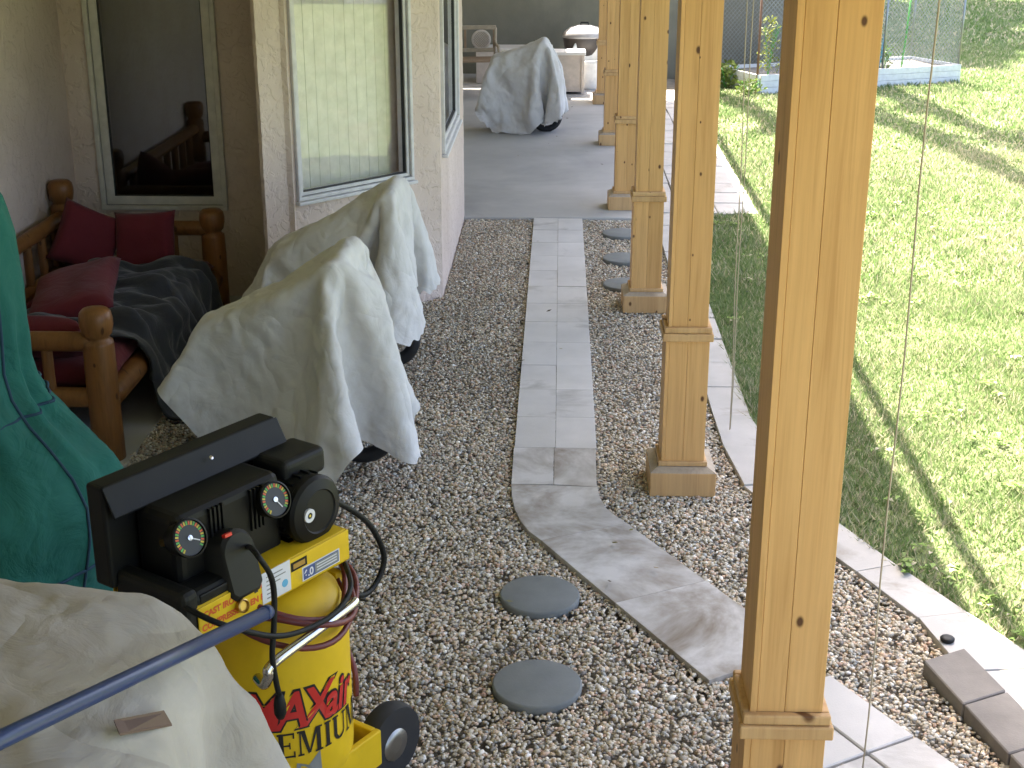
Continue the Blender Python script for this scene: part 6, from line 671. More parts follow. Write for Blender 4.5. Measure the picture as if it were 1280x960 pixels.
[118,11,10,9,8,6,7,8,7,7,8,8,9,6,6,8,6,1,0,-1,1,2,1,3,2,3,4,-2,-2,-1,-4,-4,-7,-5,-6,-6,-11,-10,-11,-12,-13,-13,-14,-14,6,11,11,8,9,7,8,7,8,7,7,8,8,8,5,8,7,3,-1,-1,2,1,2,2,3,2,4,-2,-1,-3,-3,-8,-6,-6,-3,-12,-12,-12,-7,-14,-14,-12,-14,-14,9,12,11,11,8,8,7,8,7,7,7,8,8,8,6,8,7,4,-1,-1,2,1,1,3,3,2,4,-2,-2,-3,-7,-6,-4,-8,-5,-12,-12,-12,-12,-13,-12,-13,-13,-13,9,13,12,11,10,8,8,7,7,8,7,8,7,8,7,7,6,7,-1,-1,0,2,3,2,3,3,3,-2,-4,-2,-7,-7,-7,-5,-8,-12,-13,-12,-13,-13,-12,-13,-13,-13,10,13,12,12,12,9,8,8,7,7,8,7,8,8,7,7,6,7,-1,1,-1,2,3,2,1,5,2,-3,-2,-7,-4,-6,-9,-6,-9,-13,-12,-13,-13,-13,-13,-13,-13,-13,12,11,13,13,12,11,9,8,8,7,7,8,7,8,8,7,6,7,0,-1,1,2,3,3,-1,5,3,-3,-3,-8,-6,-5,-8,-8,-11,-13,-13,-13,-13,-13,-12,-14,-13,-15,13,13,13,12,13,13,11,8,8,8,7,7,8,7,8,7,7,7,1,0,0,1,4,-1,4,2,5,-3,-8,-6,-4,-7,-8,-10,-13,-13,-13,-13,-13,-13,-14,-14,-14,-15,17,13,12,13,13,12,13,11,8,8,7,7,8,8,8,7,6,8,2,0,1,0,4,-1,2,2,5,-7,-6,-2,-7,-7,-10,-11,-13,-13,-13,-14,-13,-14,-15,-14,-15,-15,20,13,13,13,12,13,12,13,11,8,8,7,8,7,8,8,7,6,3,2,0,0,4,0,1,2,3,-6,-7,-3,-7,-10,-9,-13,-14,-12,-14,-14,-15,-14,-15,-14,-15,-15,19,14,15,14,12,13,13,13,12,11,7,9,7,8,7,8,8,6,1,4,1,0,1,3,-1,3,-4,0,-8,-3,-9,-8,-14,-13,-13,-15,-13,-15,-14,-15,-15,-14,-15,-14,17,15,15,13,15,14,13,14,12,13,10,7,9,7,8,8,7,7,1,0,6,0,1,3,-1,2,-3,-2,-8,-4,-8,-14,-14,-14,-14,-14,-14,-15,-14,-15,-15,-14,-14,-15,17,15,15,14,15,13,14,13,14,12,15,10,6,10,7,8,7,7,-3,2,7,-1,5,2,-1,-4,2,-3,-7,-7,-12,-14,-14,-14,-14,-14,-15,-15,-15,-15,-14,-14,-15,-15,18,15,14,15,15,14,14,12,14,14,14,14,11,6,10,7,8,1,1,6,1,2,1,-4,3,0,-1,-3,-6,-12,-13,-14,-11,-15,-15,-14,-16,-13,-15,-15,-15,-15,-14,-16,14,16,14,16,14,15,15,15,13,15,15,15,14,9,9,6,6,3,3,-1,-2,3,1,-3,2,-2,1,-3,-5,-10,-13,-13,-15,-14,-15,-15,-15,-15,-15,-16,-14,-15,-16,-14,11,16,15,16,13,15,16,15,16,15,15,15,15,9,12,7,4,-1,3,-2,3,-3,1,4,-4,1,-2,-2,-7,-11,-8,-15,-16,-15,-15,-16,-14,-14,-16,-15,-15,-15,-15,-15,11,15,14,15,15,16,15,15,15,15,15,15,15,16,10,6,4,0,0,0,-1,1,0,1,1,1,-3,-5,-4,-11,-8,-16,-15,-15,-15,-15,-16,-15,-15,-15,-14,-16,-15,-15,9,16,15,15,15,14,15,15,15,15,16,15,15,13,12,8,3,1,0,1,0,0,2,-2,0,2,-2,-6,-3,-8,-14,-12,-16,-15,-15,-15,-15,-15,-15,-16,-15,-15,-15,-15,8,15,15,15,16,15,15,15,15,13,15,15,15,12,13,7,4,5,0,0,0,0,0,0,1,-3,-2,-4,-7,-3,-11,-15,-14,-15,-15,-16,-15,-15,-15,-15,-15,-16,-15,-15,6,15,15,15,15,14,14,14,16,15,15,15,13,16,10,8,3,6,5,-1,0,0,0,-1,0,-5,-2,-3,-2,-9,-8,-14,-15,-15,-15,-15,-16,-15,-15,-15,-15,-15,-14,-14,-4,15,15,15,15,14,15,15,15,15,14,16,15,15,8,12,4,5,5,5,0,-2,-3,-3,-2,1,-5,-3,-6,-2,-10,-14,-13,-15,-15,-15,-15,-16,-15,-15,-14,-15,-13,-14,-13,15,15,15,15,15,15,15,16,15,15,14,16,11,15,9,4,8,5,6,2,-5,-1,-3,-3,-4,-2,-1,-7,-2,-9,-12,-15,-14,-14,-16,-15,-15,-15,-14,-13,-14,-15,-14,-21,14,16,15,15,15,16,14,16,15,15,16,15,15,13,6,9,3,6,7,0,-5,-2,-2,-2,0,-4,-1,-6,-2,-10,-9,-14,-17,-13,-14,-15,-15,-14,-13,-15,-12,-15,-14,-30,15,15,15,15,15,16,15,15,15,16,15,15,16,9,14,3,6,9,3,-2,-3,0,-2,-2,-2,-2,2,-8,-3,-8,-9,-15,-12,-15,-13,-15,-14,-14,-15,-15,-12,
-15,-13,-38,15,15,16,15,15,15,16,15,16,15,15,15,15,14,7,9,6,9,0,-3,-2,-2,0,-1,0,0,2,-6,-8,-6,-8,-12,-13,-14,-15,-14,-15,-16,-13,-14,-15,-14,-11,-46,16,15,15,15,16,15,16,15,16,15,15,15,14,16,9,6,12,4,-2,-2,-2,0,2,-1,0,-1,-3,-4,-8,-5,-12,-11,-11,-16,-12,-14,-13,-14,-14,-15,-15,-10,-15,-49,15,16,15,15,16,15,16,15,15,16,15,15,15,15,8,10,12,0,1,-4,4,-1,-1,-1,-1,-5,-7,-3,-3,-8,-8,-13,-14,-12,-13,-13,-14,-14,-14,-15,-10,-15,-11,-51,15,15,16,15,16,15,15,15,16,15,16,15,15,14,15,7,11,-3,0,4,1,-4,0,-4,-7,-7,-3,-4,-3,-6,-9,-14,-13,-12,-12,-14,-13,-14,-11,-13,-13,-14,-13,-47,15,15,16,15,16,15,15,15,16,15,15,15,15,15,15,16,3,3,0,-2,-2,-3,-6,-6,-9,-4,-2,-6,-5,-7,-4,-11,-13,-13,-13,-13,-13,-14,-13,-13,-12,-14,-13,-40,15,15,15,15,15,15,15,16,15,15,15,16,14,15,15,17,8,-2,-2,-4,-5,-7,-7,-4,-7,-4,-5,-6,-6,-6,-6,-5,-13,-12,-13,-13,-13,-14,-13,-13,-13,-13,-13,-33,15,14,14,15,15,15,16,16,15,14,16,15,15,16,15,11,9,-4,-4,-8,-3,-8,-7,-6,-4,-5,-7,-6,-5,-7,-5,-5,-6,-13,-14,-13,-12,-13,-14,-13,-13,-13,-14,-25,16,12,15,15,16,14,16,15,14,16,15,16,15,14,10,6,7,-4,-1,-7,-6,-7,-6,-8,-4,-6,-6,-6,-6,-6,-6,-5,-4,-8,-14,-12,-13,-13,-13,-14,-14,-12,-13,-20,16,13,16,15,15,15,15,14,15,15,16,14,13,9,7,4,7,3,-6,-7,-7,-7,-6,-7,-6,-5,-6,-6,-6,-6,-6,-6,-4,-6,-8,-13,-13,-13,-13,-14,-13,-13,-14,-12,15,14,16,15,15,16,13,16,14,15,12,12,9,7,5,5,7,3,-5,-8,-7,-7,-6,-7,-6,-5,-6,-6,-6,-6,-6,-6,-4,-5,-7,-9,-13,-13,-13,-13,-14,-13,-13,-7,15,15,15,15,16,13,15,14,13,12,11,10,7,6,6,6,4,4,-6,-4,-9,-8,-6,-7,-6,-6,-6,-6,-6,-6,-6,-6,-4,-4,-6,-9,-8,-12,-13,-14,-13,-14,-13,1,15,14,15,15,14,13,12,12,12,11,10,7,7,7,5,5,5,3,-3,-5,-8,-9,-8,-6,-6,-6,-6,-6,-6,-6,-6,-6,-4,-5,-4,-9,-7,-9,-12,-13,-13,-14,-14,9,15,10,15,13,11,12,12,13,11,10,8,7,7,6,6,3,6,2,-1,-6,-5,-10,-9,-7,-6,-6,-6,-6,-6,-6,-6,-6,-5,-4,-5,-5,-8,-8,-12,-10,-14,-12,-14,12,12,13,10,13,12,12,12,11,10,9,6,7,6,7,5,4,5,2,-1,-3,-6,-9,-9,-8,-7,-6,-6,-6,-6,-6,-7,-5,-6,-4,-4,-5,-6,-8,-10,-11,-10,-13,-13,11,12,14,12,8,13,12,10,10,9,9,9,3,6,7,4,5,4,1,0,-1,-5,-8,-10,-8,-8,-8,-6,-6,-6,-6,-5,-6,-6,-5,-4,-4,-7,-6,-8,-11,-10,-10,-13,12,12,12,12,11,11,9,10,9,10,10,4,6,7,4,4,5,3,1,0,0,-6,-6,-9,-9,-8,-7,-8,-6,-6,-6,-6,-5,-6,-6,-4,-4,-5,-5,-9,-8,-11,-11,-10,12,11,12,12,10,10,10,13,13,4,5,7,7,5,4,4,4,2,3,8,-7,-8,-4,-9,-10,-7,-9,-7,-7,-6,-6,-6,-6,-6,-5,-5,-4,-4,-5,-7,-9,-9,-11,-10,13,12,11,12,12,10,12,11,7,6,8,7,3,4,4,5,4,5,1,7,-5,-8,-6,-9,-8,-8,-10,-7,-8,-6,-6,-6,-6,-6,-6,-4,-5,-4,-4,-6,-7,-10,-10,-11,15,12,11,12,12,12,10,8,6,7,7,8,2,3,4,5,5,5,6,3,-6,-5,-8,-8,-9,-9,-9,-8,-8,-6,-6,-6,-6,-6,-6,-5,-4,-5,-4,-4,-7,-9,-10,-10]),
    't4': (42, 43,
[-226,10,10,11,10,11,10,10,11,10,10,11,10,11,10,5,5,8,10,8,7,5,2,-12,-11,-10,9,11,11,8,-1,-6,-6,6,7,10,10,11,5,9,10,10,-269,10,11,10,11,10,10,11,10,10,11,10,10,10,6,6,5,10,10,9,4,6,7,-12,-11,-8,11,11,11,8,-2,-5,-6,8,8,9,8,9,10,9,7,9,-274,11,10,11,10,10,11,10,10,10,11,10,10,8,6,5,6,9,10,8,9,11,2,-13,-6,-8,12,11,11,7,-3,-7,0,7,10,8,9,9,9,10,8,0,-274,10,11,10,11,10,10,10,10,10,10,10,9,7,6,5,7,8,10,11,12,10,-5,-4,-12,-1,13,11,12,4,-5,-5,4,9,8,9,9,10,9,5,0,-3,-268,11,10,11,10,10,10,10,10,9,9,10,8,5,7,10,7,5,11,12,12,9,1,-10,-9,3,13,11,12,2,-6,-2,6,10,9,9,9,10,5,-4,-4,-3,-260,11,10,10,11,10,8,9,9,9,9,10,7,8,10,6,10,5,9,12,12,9,4,-10,-8,6,13,12,11,0,-6,1,9,9,10,10,9,5,-4,-9,-4,-2,-252,10,11,10,10,9,5,10,9,9,9,10,9,9,9,9,9,4,9,11,12,9,6,-8,-7,8,13,13,9,-4,-3,6,9,11,10,10,4,-2,-9,-4,-7,-4,-246,11,10,8,8,9,9,6,9,9,9,10,10,10,9,8,11,8,6,9,13,5,5,6,-11,10,14,13,6,-3,-1,8,11,10,11,4,-2,-3,-7,-6,-6,-7,-242,11,5,9,8,8,9,8,7,10,9,10,10,10,10,11,10,9,8,6,12,12,7,1,-8,12,14,12,3,-2,3,11,11,10,4,-1,-5,-4,-8,-6,-4,-7,-239,8,4,8,8,9,8,8,8,10,10,10,10,9,11,11,10,12,9,8,8,12,13,-3,-2,14,13,10,1,0,8,11,12,4,-3,-4,-6,-2,-4,-9,-6,-4,-240,7,4,7,8,9,8,9,7,10,10,10,10,12,8,11,12,11,12,7,9,14,13,-3,7,7,15,10,0,4,10,12,6,-7,-3,-5,-5,-3,0,-8,-1,3,-256,8,7,3,8,9,9,9,8,8,11,10,11,10,10,11,11,12,12,12,7,13,13,8,-2,12,15,8,4,4,13,8,-4,-4,-8,-5,-3,-2,0,3,5,1,-275,11,4,4,8,8,10,9,8,10,10,10,11,11,8,12,11,13,11,13,12,10,12,13,-1,14,15,3,5,13,8,-4,-5,1,-4,-7,3,4,4,3,2,3,-292,10,-1,6,8,9,9,10,9,9,10,10,11,12,9,11,13,12,14,9,13,12,14,13,4,12,15,3,11,8,-3,0,-7,0,2,7,4,5,3,2,3,3,-301,-2,10,0,3,8,9,10,9,10,11,9,10,12,11,13,13,13,14,11,13,12,12,12,14,9,13,9,6,2,-2,-4,10,0,6,6,5,4,3,3,2,2,-299,-1,-2,6,1,-2,4,9,10,11,10,9,12,12,12,13,14,13,14,13,13,13,12,12,10,15,14,7,6,-3,-1,11,9,4,3,7,4,2,0,1,3,1,-288,-2,-1,-1,-2,5,1,-2,6,10,10,11,13,13,11,14,13,14,13,14,12,13,14,14,11,16,8,6,9,-2,11,7,7,9,6,1,2,0,3,2,0,0,-276,-2,-1,-1,-1,0,-3,0,0,3,10,11,12,14,13,12,13,14,13,14,14,15,14,15,11,14,11,7,4,11,8,8,7,7,2,1,1,3,0,4,0,0,-266,-1,-1,-1,-1,-1,-1,0,0,1,0,11,3,14,14,14,14,14,15,14,15,14,14,13,13,15,15,9,7,7,7,6,6,5,1,4,1,3,2,2,1,1,-257,-1,-1,0,-1,-5,4,-1,-2,-6,7,-2,4,13,15,14,14,14,13,15,14,14,14,14,14,13,16,10,2,7,8,6,7,7,4,2,2,1,0,3,0,5,-247,-1,-3,-2,-6,5,-3,-7,1,1,-1,0,1,13,15,15,14,14,14,14,14,13,15,14,13,13,15,2,4,6,7,9,5,7,7,5,2,2,2,2,-1,-2,-234,-4,-5,-3,-2,2,-7,-2,-5,2,-2,5,1,13,15,14,15,14,14,14,14,14,14,14,13,13,14,5,6,0,4,4,6,9,5,6,6,2,0,-1,-2,-1,-225,-2,-3,-7,2,-5,-4,-6,-3,-3,2,2,9,11,14,15,14,15,14,14,14,14,14,14,12,13,15,8,1,9,1,1,6,0,7,7,5,0,-1,-2,-2,-1,-213,-3,-5,-5,0,-6,-4,-3,-2,0,4,-2,5,11,15,15,14,14,15,14,14,14,14,14,14,11,15,10,-1,11,2,2,-2,1,9,3,-1,1,-2,-1,-1,-3,-198,-7,-6,-4,-2,-1,-1,0,-4,3,-1,0,-2,11,15,14,15,14,14,14,14,14,14,14,15,10,17,11,-2,9,-4,4,2,2,-3,4,-2,1,1,-1,-2,0,-189,-5,-7,2,-1,-1,-1,-3,-4,-5,-5,6,-3,11,14,15,14,14,14,14,15,14,14,15,14,10,15,15,6,-8,-2,0,1,1,0,1,1,3,-4,-1,-1,1,
-182,-3,-4,-2,-3,-4,-5,0,-3,-2,-2,-3,7,9,15,14,15,14,14,14,14,15,14,15,14,10,13,15,13,3,-3,-2,-3,-1,-2,-3,-2,-1,-1,0,3,-5,-188,-4,-3,-3,-3,-5,-4,-2,-3,-2,1,10,10,4,15,15,14,14,15,15,14,15,13,14,12,15,13,11,13,15,-2,-1,-5,2,-2,-3,-4,-3,-4,-3,-3,-2,-196,-4,-4,-4,-5,-6,-5,0,2,3,7,9,2,12,15,14,13,15,15,14,15,14,12,15,14,8,14,11,15,14,10,-2,-4,-2,-3,1,-2,-2,-4,-4,-3,-3,-218,-5,-3,-3,1,-8,4,4,3,4,3,-1,13,10,14,14,13,14,15,14,15,13,13,15,12,7,14,11,14,13,13,9,-2,-6,-1,-7,0,0,-1,-2,-3,-4,-236,-4,-2,0,-1,-3,-4,4,4,8,1,11,11,8,14,14,11,14,15,14,15,12,14,14,8,8,15,10,13,14,14,12,5,-3,-8,-3,-7,-2,1,-2,-3,-3,-243,-1,-3,-2,-3,-4,2,4,9,4,10,11,9,7,13,14,10,13,15,14,13,12,14,15,9,4,14,14,9,14,13,13,9,-1,0,-8,-3,-8,-4,0,-5,-3,-246,-3,-4,-3,-3,2,4,8,9,7,10,11,5,9,13,13,12,10,14,13,11,13,15,14,8,4,14,10,9,15,11,13,11,8,2,-7,-5,-6,-7,-6,0,-5,-253,-2,-3,-3,-2,4,7,9,9,10,10,11,2,10,12,13,12,8,14,12,11,13,14,14,4,6,14,13,4,13,12,12,11,10,6,3,-6,-6,-8,-5,-7,-5,-262,-4,-2,0,5,8,10,8,9,10,10,8,1,10,13,12,12,10,8,11,13,13,12,14,9,1,13,14,1,11,12,12,12,9,9,3,5,-5,-8,-6,-8,-4,-277,3,-3,6,9,8,8,9,8,10,8,9,0,10,12,12,10,11,10,8,13,12,11,13,10,-1,14,13,-1,9,13,12,11,9,9,9,5,2,-6,-7,-7,-8,-284,1,7,8,8,9,9,8,9,9,7,7,-1,10,12,11,11,6,11,10,12,12,9,11,13,5,5,12,0,7,13,12,11,7,8,9,9,7,0,-6,-8,-8,-291,10,7,7,8,9,8,7,9,9,8,4,0,10,10,12,8,8,9,10,11,13,13,8,9,-4,12,13,-1,9,9,11,12,7,10,8,7,8,7,0,-7,-8,-296,9,10,10,8,8,7,7,9,10,6,4,0,7,11,11,7,8,11,10,10,12,12,9,-2,3,9,10,10,0,11,11,11,8,7,8,7,8,9,7,-2,-7,-301,10,10,10,10,10,8,5,9,9,5,5,4,1,11,11,7,7,10,9,12,11,12,1,0,5,9,12,3,4,9,11,11,8,6,8,8,7,9,11,-2,3,-305,10,10,10,10,10,7,10,8,3,2,4,4,9,10,9,9,6,8,11,11,12,11,5,-4,1,9,11,6,2,6,11,11,6,8,10,6,9,9,11,1,8,-307,10,11,10,10,10,10,6,3,4,4,4,4,11,10,9,8,9,7,9,11,10,9,9,-4,-2,7,11,8,2,4,9,9,9,11,6,9,9,10,10,10,8,-310,10,10,10,10,11,10,10,5,3,3,3,3,7,9,10,8,8,8,10,9,11,10,8,-3,-6,6,11,9,2,3,7,11,9,9,10,11,10,10,10,10,10],
[4909,2,2,3,2,3,2,3,3,2,3,3,3,2,3,-8,-10,-7,0,5,8,9,11,3,3,6,7,0,-3,-5,-10,-8,-8,-7,-4,-3,-1,2,-9,-5,-5,-1,13,3,2,2,3,2,2,3,3,3,3,2,3,2,-8,-9,-10,-5,-1,4,10,9,8,4,4,9,5,-2,-3,-7,-10,-9,-9,-4,-5,-2,-4,0,4,-1,-6,2,13,2,2,3,2,2,3,3,2,3,3,2,1,-5,-9,-9,-10,-6,-1,8,6,3,10,4,11,9,1,-3,-1,-9,-11,-8,-11,-5,-3,-4,-3,0,-1,4,6,6,12,3,2,2,3,2,2,3,3,1,3,0,-4,-7,-9,-10,-9,-7,4,3,-2,7,11,12,4,12,0,-2,-4,-10,-10,-10,-10,-4,-5,-4,-2,-2,4,10,10,3,17,2,3,2,2,2,2,3,2,1,-1,-2,-5,-10,-8,-6,-9,-11,1,-1,2,7,12,9,8,12,0,-5,-3,-11,-10,-12,-8,-3,-6,-3,-3,3,9,11,8,3,23,2,2,2,3,2,-4,4,0,0,-4,1,-8,-7,-5,-9,-7,-12,-8,3,-1,8,12,9,11,11,0,-3,-7,-12,-11,-12,-6,-6,-2,-3,3,7,10,2,8,7,29,3,2,2,1,-1,-6,-3,1,3,-1,-2,-5,-6,-6,-7,-9,-12,-9,-6,2,8,12,11,11,11,-1,-3,-8,-13,-12,-11,-5,-1,-6,1,8,9,5,7,5,7,34,2,1,-1,0,-3,-2,-8,-2,4,0,-3,-5,-4,-5,-9,-5,-10,-12,-8,-4,13,12,12,9,9,-2,-1,-12,-12,-13,-9,-4,-2,-3,9,10,8,6,5,5,5,25,-2,4,-2,1,-4,-1,1,-7,2,3,-3,-4,-5,-6,-4,-6,-9,-11,-11,-6,6,13,14,11,8,2,-5,-14,-13,-13,-2,-4,-7,10,10,7,8,3,5,7,4,9,2,6,2,-3,-6,3,1,-6,5,-2,0,-3,-7,-4,-7,-7,-2,-9,-11,-11,7,6,15,14,5,6,-9,-14,-14,-10,-5,-3,8,10,7,5,9,6,3,5,6,-6,3,6,5,-7,-3,2,-2,6,-1,1,-1,-4,-4,-9,-6,-4,-6,-1,-12,-10,-1,6,15,13,13,1,-12,-15,-13,-9,-2,8,6,9,6,6,8,8,3,6,4,-17,1,4,8,-8,-3,1,0,4,5,0,-3,1,-8,-8,-5,-7,-2,-6,-1,-10,-4,5,13,15,8,2,-12,-14,-15,-3,7,7,6,4,7,7,8,8,4,0,7,-20,7,0,-3,-8,2,-3,1,5,0,1,5,-2,-6,-11,-4,-6,-2,-6,3,-5,-8,7,6,15,5,4,-14,-15,-6,6,2,6,10,6,5,7,4,1,4,5,3,-12,3,-10,-6,-3,-1,2,-2,1,5,1,5,-3,-3,-9,-8,1,-4,2,-8,-3,-3,2,5,15,8,-2,-14,-10,6,3,4,3,9,8,-2,4,3,4,6,1,3,-2,-3,-5,-7,-8,-5,-2,-1,3,1,2,7,-6,0,-8,-3,3,0,-1,-5,-1,-5,-4,8,6,11,-6,-12,5,5,4,2,0,10,1,1,3,3,3,4,4,3,-3,-4,2,-7,-7,-6,-8,-4,-2,-2,6,8,0,-7,-3,-2,1,2,3,-1,-3,-2,-3,-4,10,0,-3,5,5,4,4,-3,2,5,5,0,4,4,4,4,3,4,-12,-1,-2,2,-5,-9,-5,-5,-7,-3,-2,8,3,0,-5,-2,4,2,-2,2,-5,-1,1,1,-2,1,7,5,6,4,-3,3,3,1,3,5,4,4,3,3,4,3,-22,0,-1,-1,-7,4,-4,-5,-5,-7,-4,-3,4,3,2,-4,1,1,1,2,2,1,1,2,-1,1,5,5,6,-2,2,3,2,3,3,4,4,3,4,2,3,3,-32,-2,-2,-2,0,-6,5,-6,-3,-2,2,-4,-2,2,2,2,1,2,2,1,2,2,2,0,1,0,2,3,3,4,3,3,3,3,3,3,3,3,3,3,2,2,-41,-2,-2,-1,-1,4,-5,-2,1,2,-2,1,-1,1,2,2,1,2,2,1,1,2,1,2,1,2,1,3,1,3,4,3,3,4,3,2,3,3,2,2,2,2,-46,-1,0,0,1,-1,0,-1,2,0,0,1,-1,1,2,2,1,1,2,1,2,2,1,1,2,2,1,1,1,2,3,6,1,3,5,4,2,2,2,2,1,-2,-44,1,0,0,1,1,-1,1,0,2,-1,2,0,1,1,2,1,1,2,1,2,1,2,1,2,2,1,1,0,3,2,2,2,6,2,4,4,2,0,0,-3,1,-41,1,1,1,1,0,1,0,1,1,0,1,2,1,1,2,1,2,1,2,1,1,2,1,2,2,2,-1,1,1,3,3,2,2,4,4,3,0,-1,-3,-2,-1,-35,1,1,2,1,1,1,1,1,1,0,2,2,1,2,1,1,2,1,2,1,2,1,1,2,2,2,0,0,1,3,3,1,3,4,2,-3,1,-3,-2,-2,-4,-28,1,2,2,2,1,1,0,3,-1,2,2,3,2,1,1,1,2,1,2,1,2,1,2,1,3,2,-1,0,1,0,5,2,3,-3,3,-6,-2,2,-2,-4,-1,-27,2,2,1,1,2,1,3,3,1,1,3,3,2,1,1,2,1,1,2,1,2,1,2,0,5,3,-3,-5,4,1,2,1,1,0,-2,-1,-1,-4,-3,-3,-1,-23,3,3,1,1,1,-3,7,4,3,2,-1,7,3,1,0,2,1,2,1,1,2,1,0,2,-10,6,-3,6,-10,6,6,4,3,1,-2,-2,-4,-3,-3,-2,-3,-36,1,2,2,0,6,5,-4,6,7,8,4,4,5,2,0,1,1,1,-1,0,
-2,6,2,-9,-2,-6,9,-4,0,-9,5,2,8,4,2,1,-1,-1,-2,-2,-4,-56,2,1,3,3,6,6,8,9,8,6,6,5,-7,0,0,6,2,-1,0,-1,0,8,1,-6,-13,-2,10,3,-4,-9,-10,2,5,4,5,4,2,1,-3,3,-1,-65,4,5,6,7,5,7,7,8,8,9,8,-4,-11,1,-1,8,1,1,-2,1,4,7,0,-9,-13,-2,11,4,-3,-6,-11,-11,0,5,2,4,4,3,3,2,2,-57,5,6,7,7,6,7,7,8,8,10,0,-8,-12,2,-1,10,1,2,-2,3,7,4,-1,-13,-12,-1,12,6,-3,-5,-8,-11,-13,-4,6,0,4,4,3,3,2,-38,7,6,7,6,7,7,8,6,10,2,-2,-11,-12,1,0,11,6,1,-1,5,8,2,-4,-11,-15,4,4,12,-2,-6,-6,-9,-13,-12,-6,6,-1,3,4,2,2,-17,6,6,7,7,8,8,5,5,8,-1,-6,-13,-10,2,-1,8,11,-1,3,9,6,-3,-1,-13,-15,-1,10,12,-1,-7,-4,-8,-10,-13,-7,-9,2,0,2,4,2,1,6,7,7,8,7,6,5,5,2,-6,-5,-13,-9,0,2,5,12,2,6,9,4,-1,-5,-14,-13,-3,6,14,4,-5,-5,-7,-8,-11,-12,-9,-6,0,3,-2,3,18,6,8,8,7,4,1,6,3,2,-5,-8,-13,-7,-2,5,3,9,11,8,4,4,-6,-3,-11,-15,-2,2,14,7,-5,-4,-4,-8,-9,-11,-11,-9,-5,2,-3,5,29,7,8,5,0,2,7,0,7,2,-9,-7,-12,-7,-2,2,7,7,9,12,3,6,-8,-4,-8,-15,-1,-3,13,10,-1,-3,-5,-9,-8,-8,-10,-11,-8,-5,2,-2,44,8,3,2,2,-1,2,4,4,6,-8,-10,-12,-6,-3,3,7,12,7,9,3,7,-9,-8,-2,-12,-13,3,12,11,-1,1,-5,-10,-8,-8,-6,-9,-10,-7,-5,-1,56,-2,1,4,1,1,3,6,1,5,-8,-10,-12,-5,-4,3,10,8,9,8,6,0,0,-9,-10,-12,-3,-5,12,9,8,-5,-1,-10,-6,-8,-7,-8,-8,-10,-5,-3,66,-3,-4,-2,1,2,5,6,1,2,-9,-10,-12,-8,3,1,10,10,5,7,8,0,1,-9,-12,-12,-8,6,6,12,3,3,-4,-8,-9,-7,-8,-7,-3,-8,-9,-5,74,-3,-4,-3,-3,-1,1,9,3,-4,-9,-9,-10,-11,3,5,8,10,6,8,2,5,1,-12,-12,-11,-8,2,10,11,7,-2,0,-7,-9,-8,-6,-6,-6,-1,-8,-8,79,-3,-4,-3,-3,-4,3,-3,6,-9,-9,-9,-9,-8,4,5,8,9,8,3,3,3,3,-10,-12,-11,-8,0,9,11,8,1,0,-9,-6,-4,-8,-5,-4,0,-8,-6,80,-3,-3,-4,-3,-4,-3,4,-10,-9,-9,-9,-8,-2,2,6,6,7,8,8,2,5,-7,-6,-11,-11,-8,0,8,10,9,6,-5,-5,-2,-8,-5,-3,-4,-3,-2,-6,82,-4,-3,-3,-4,-3,-4,-4,-8,-10,-9,-10,-9,6,-4,4,6,7,7,5,6,1,-5,-7,-11,-9,-10,1,5,9,10,7,1,-4,-4,-3,-3,-2,-3,-3,-4,-5],
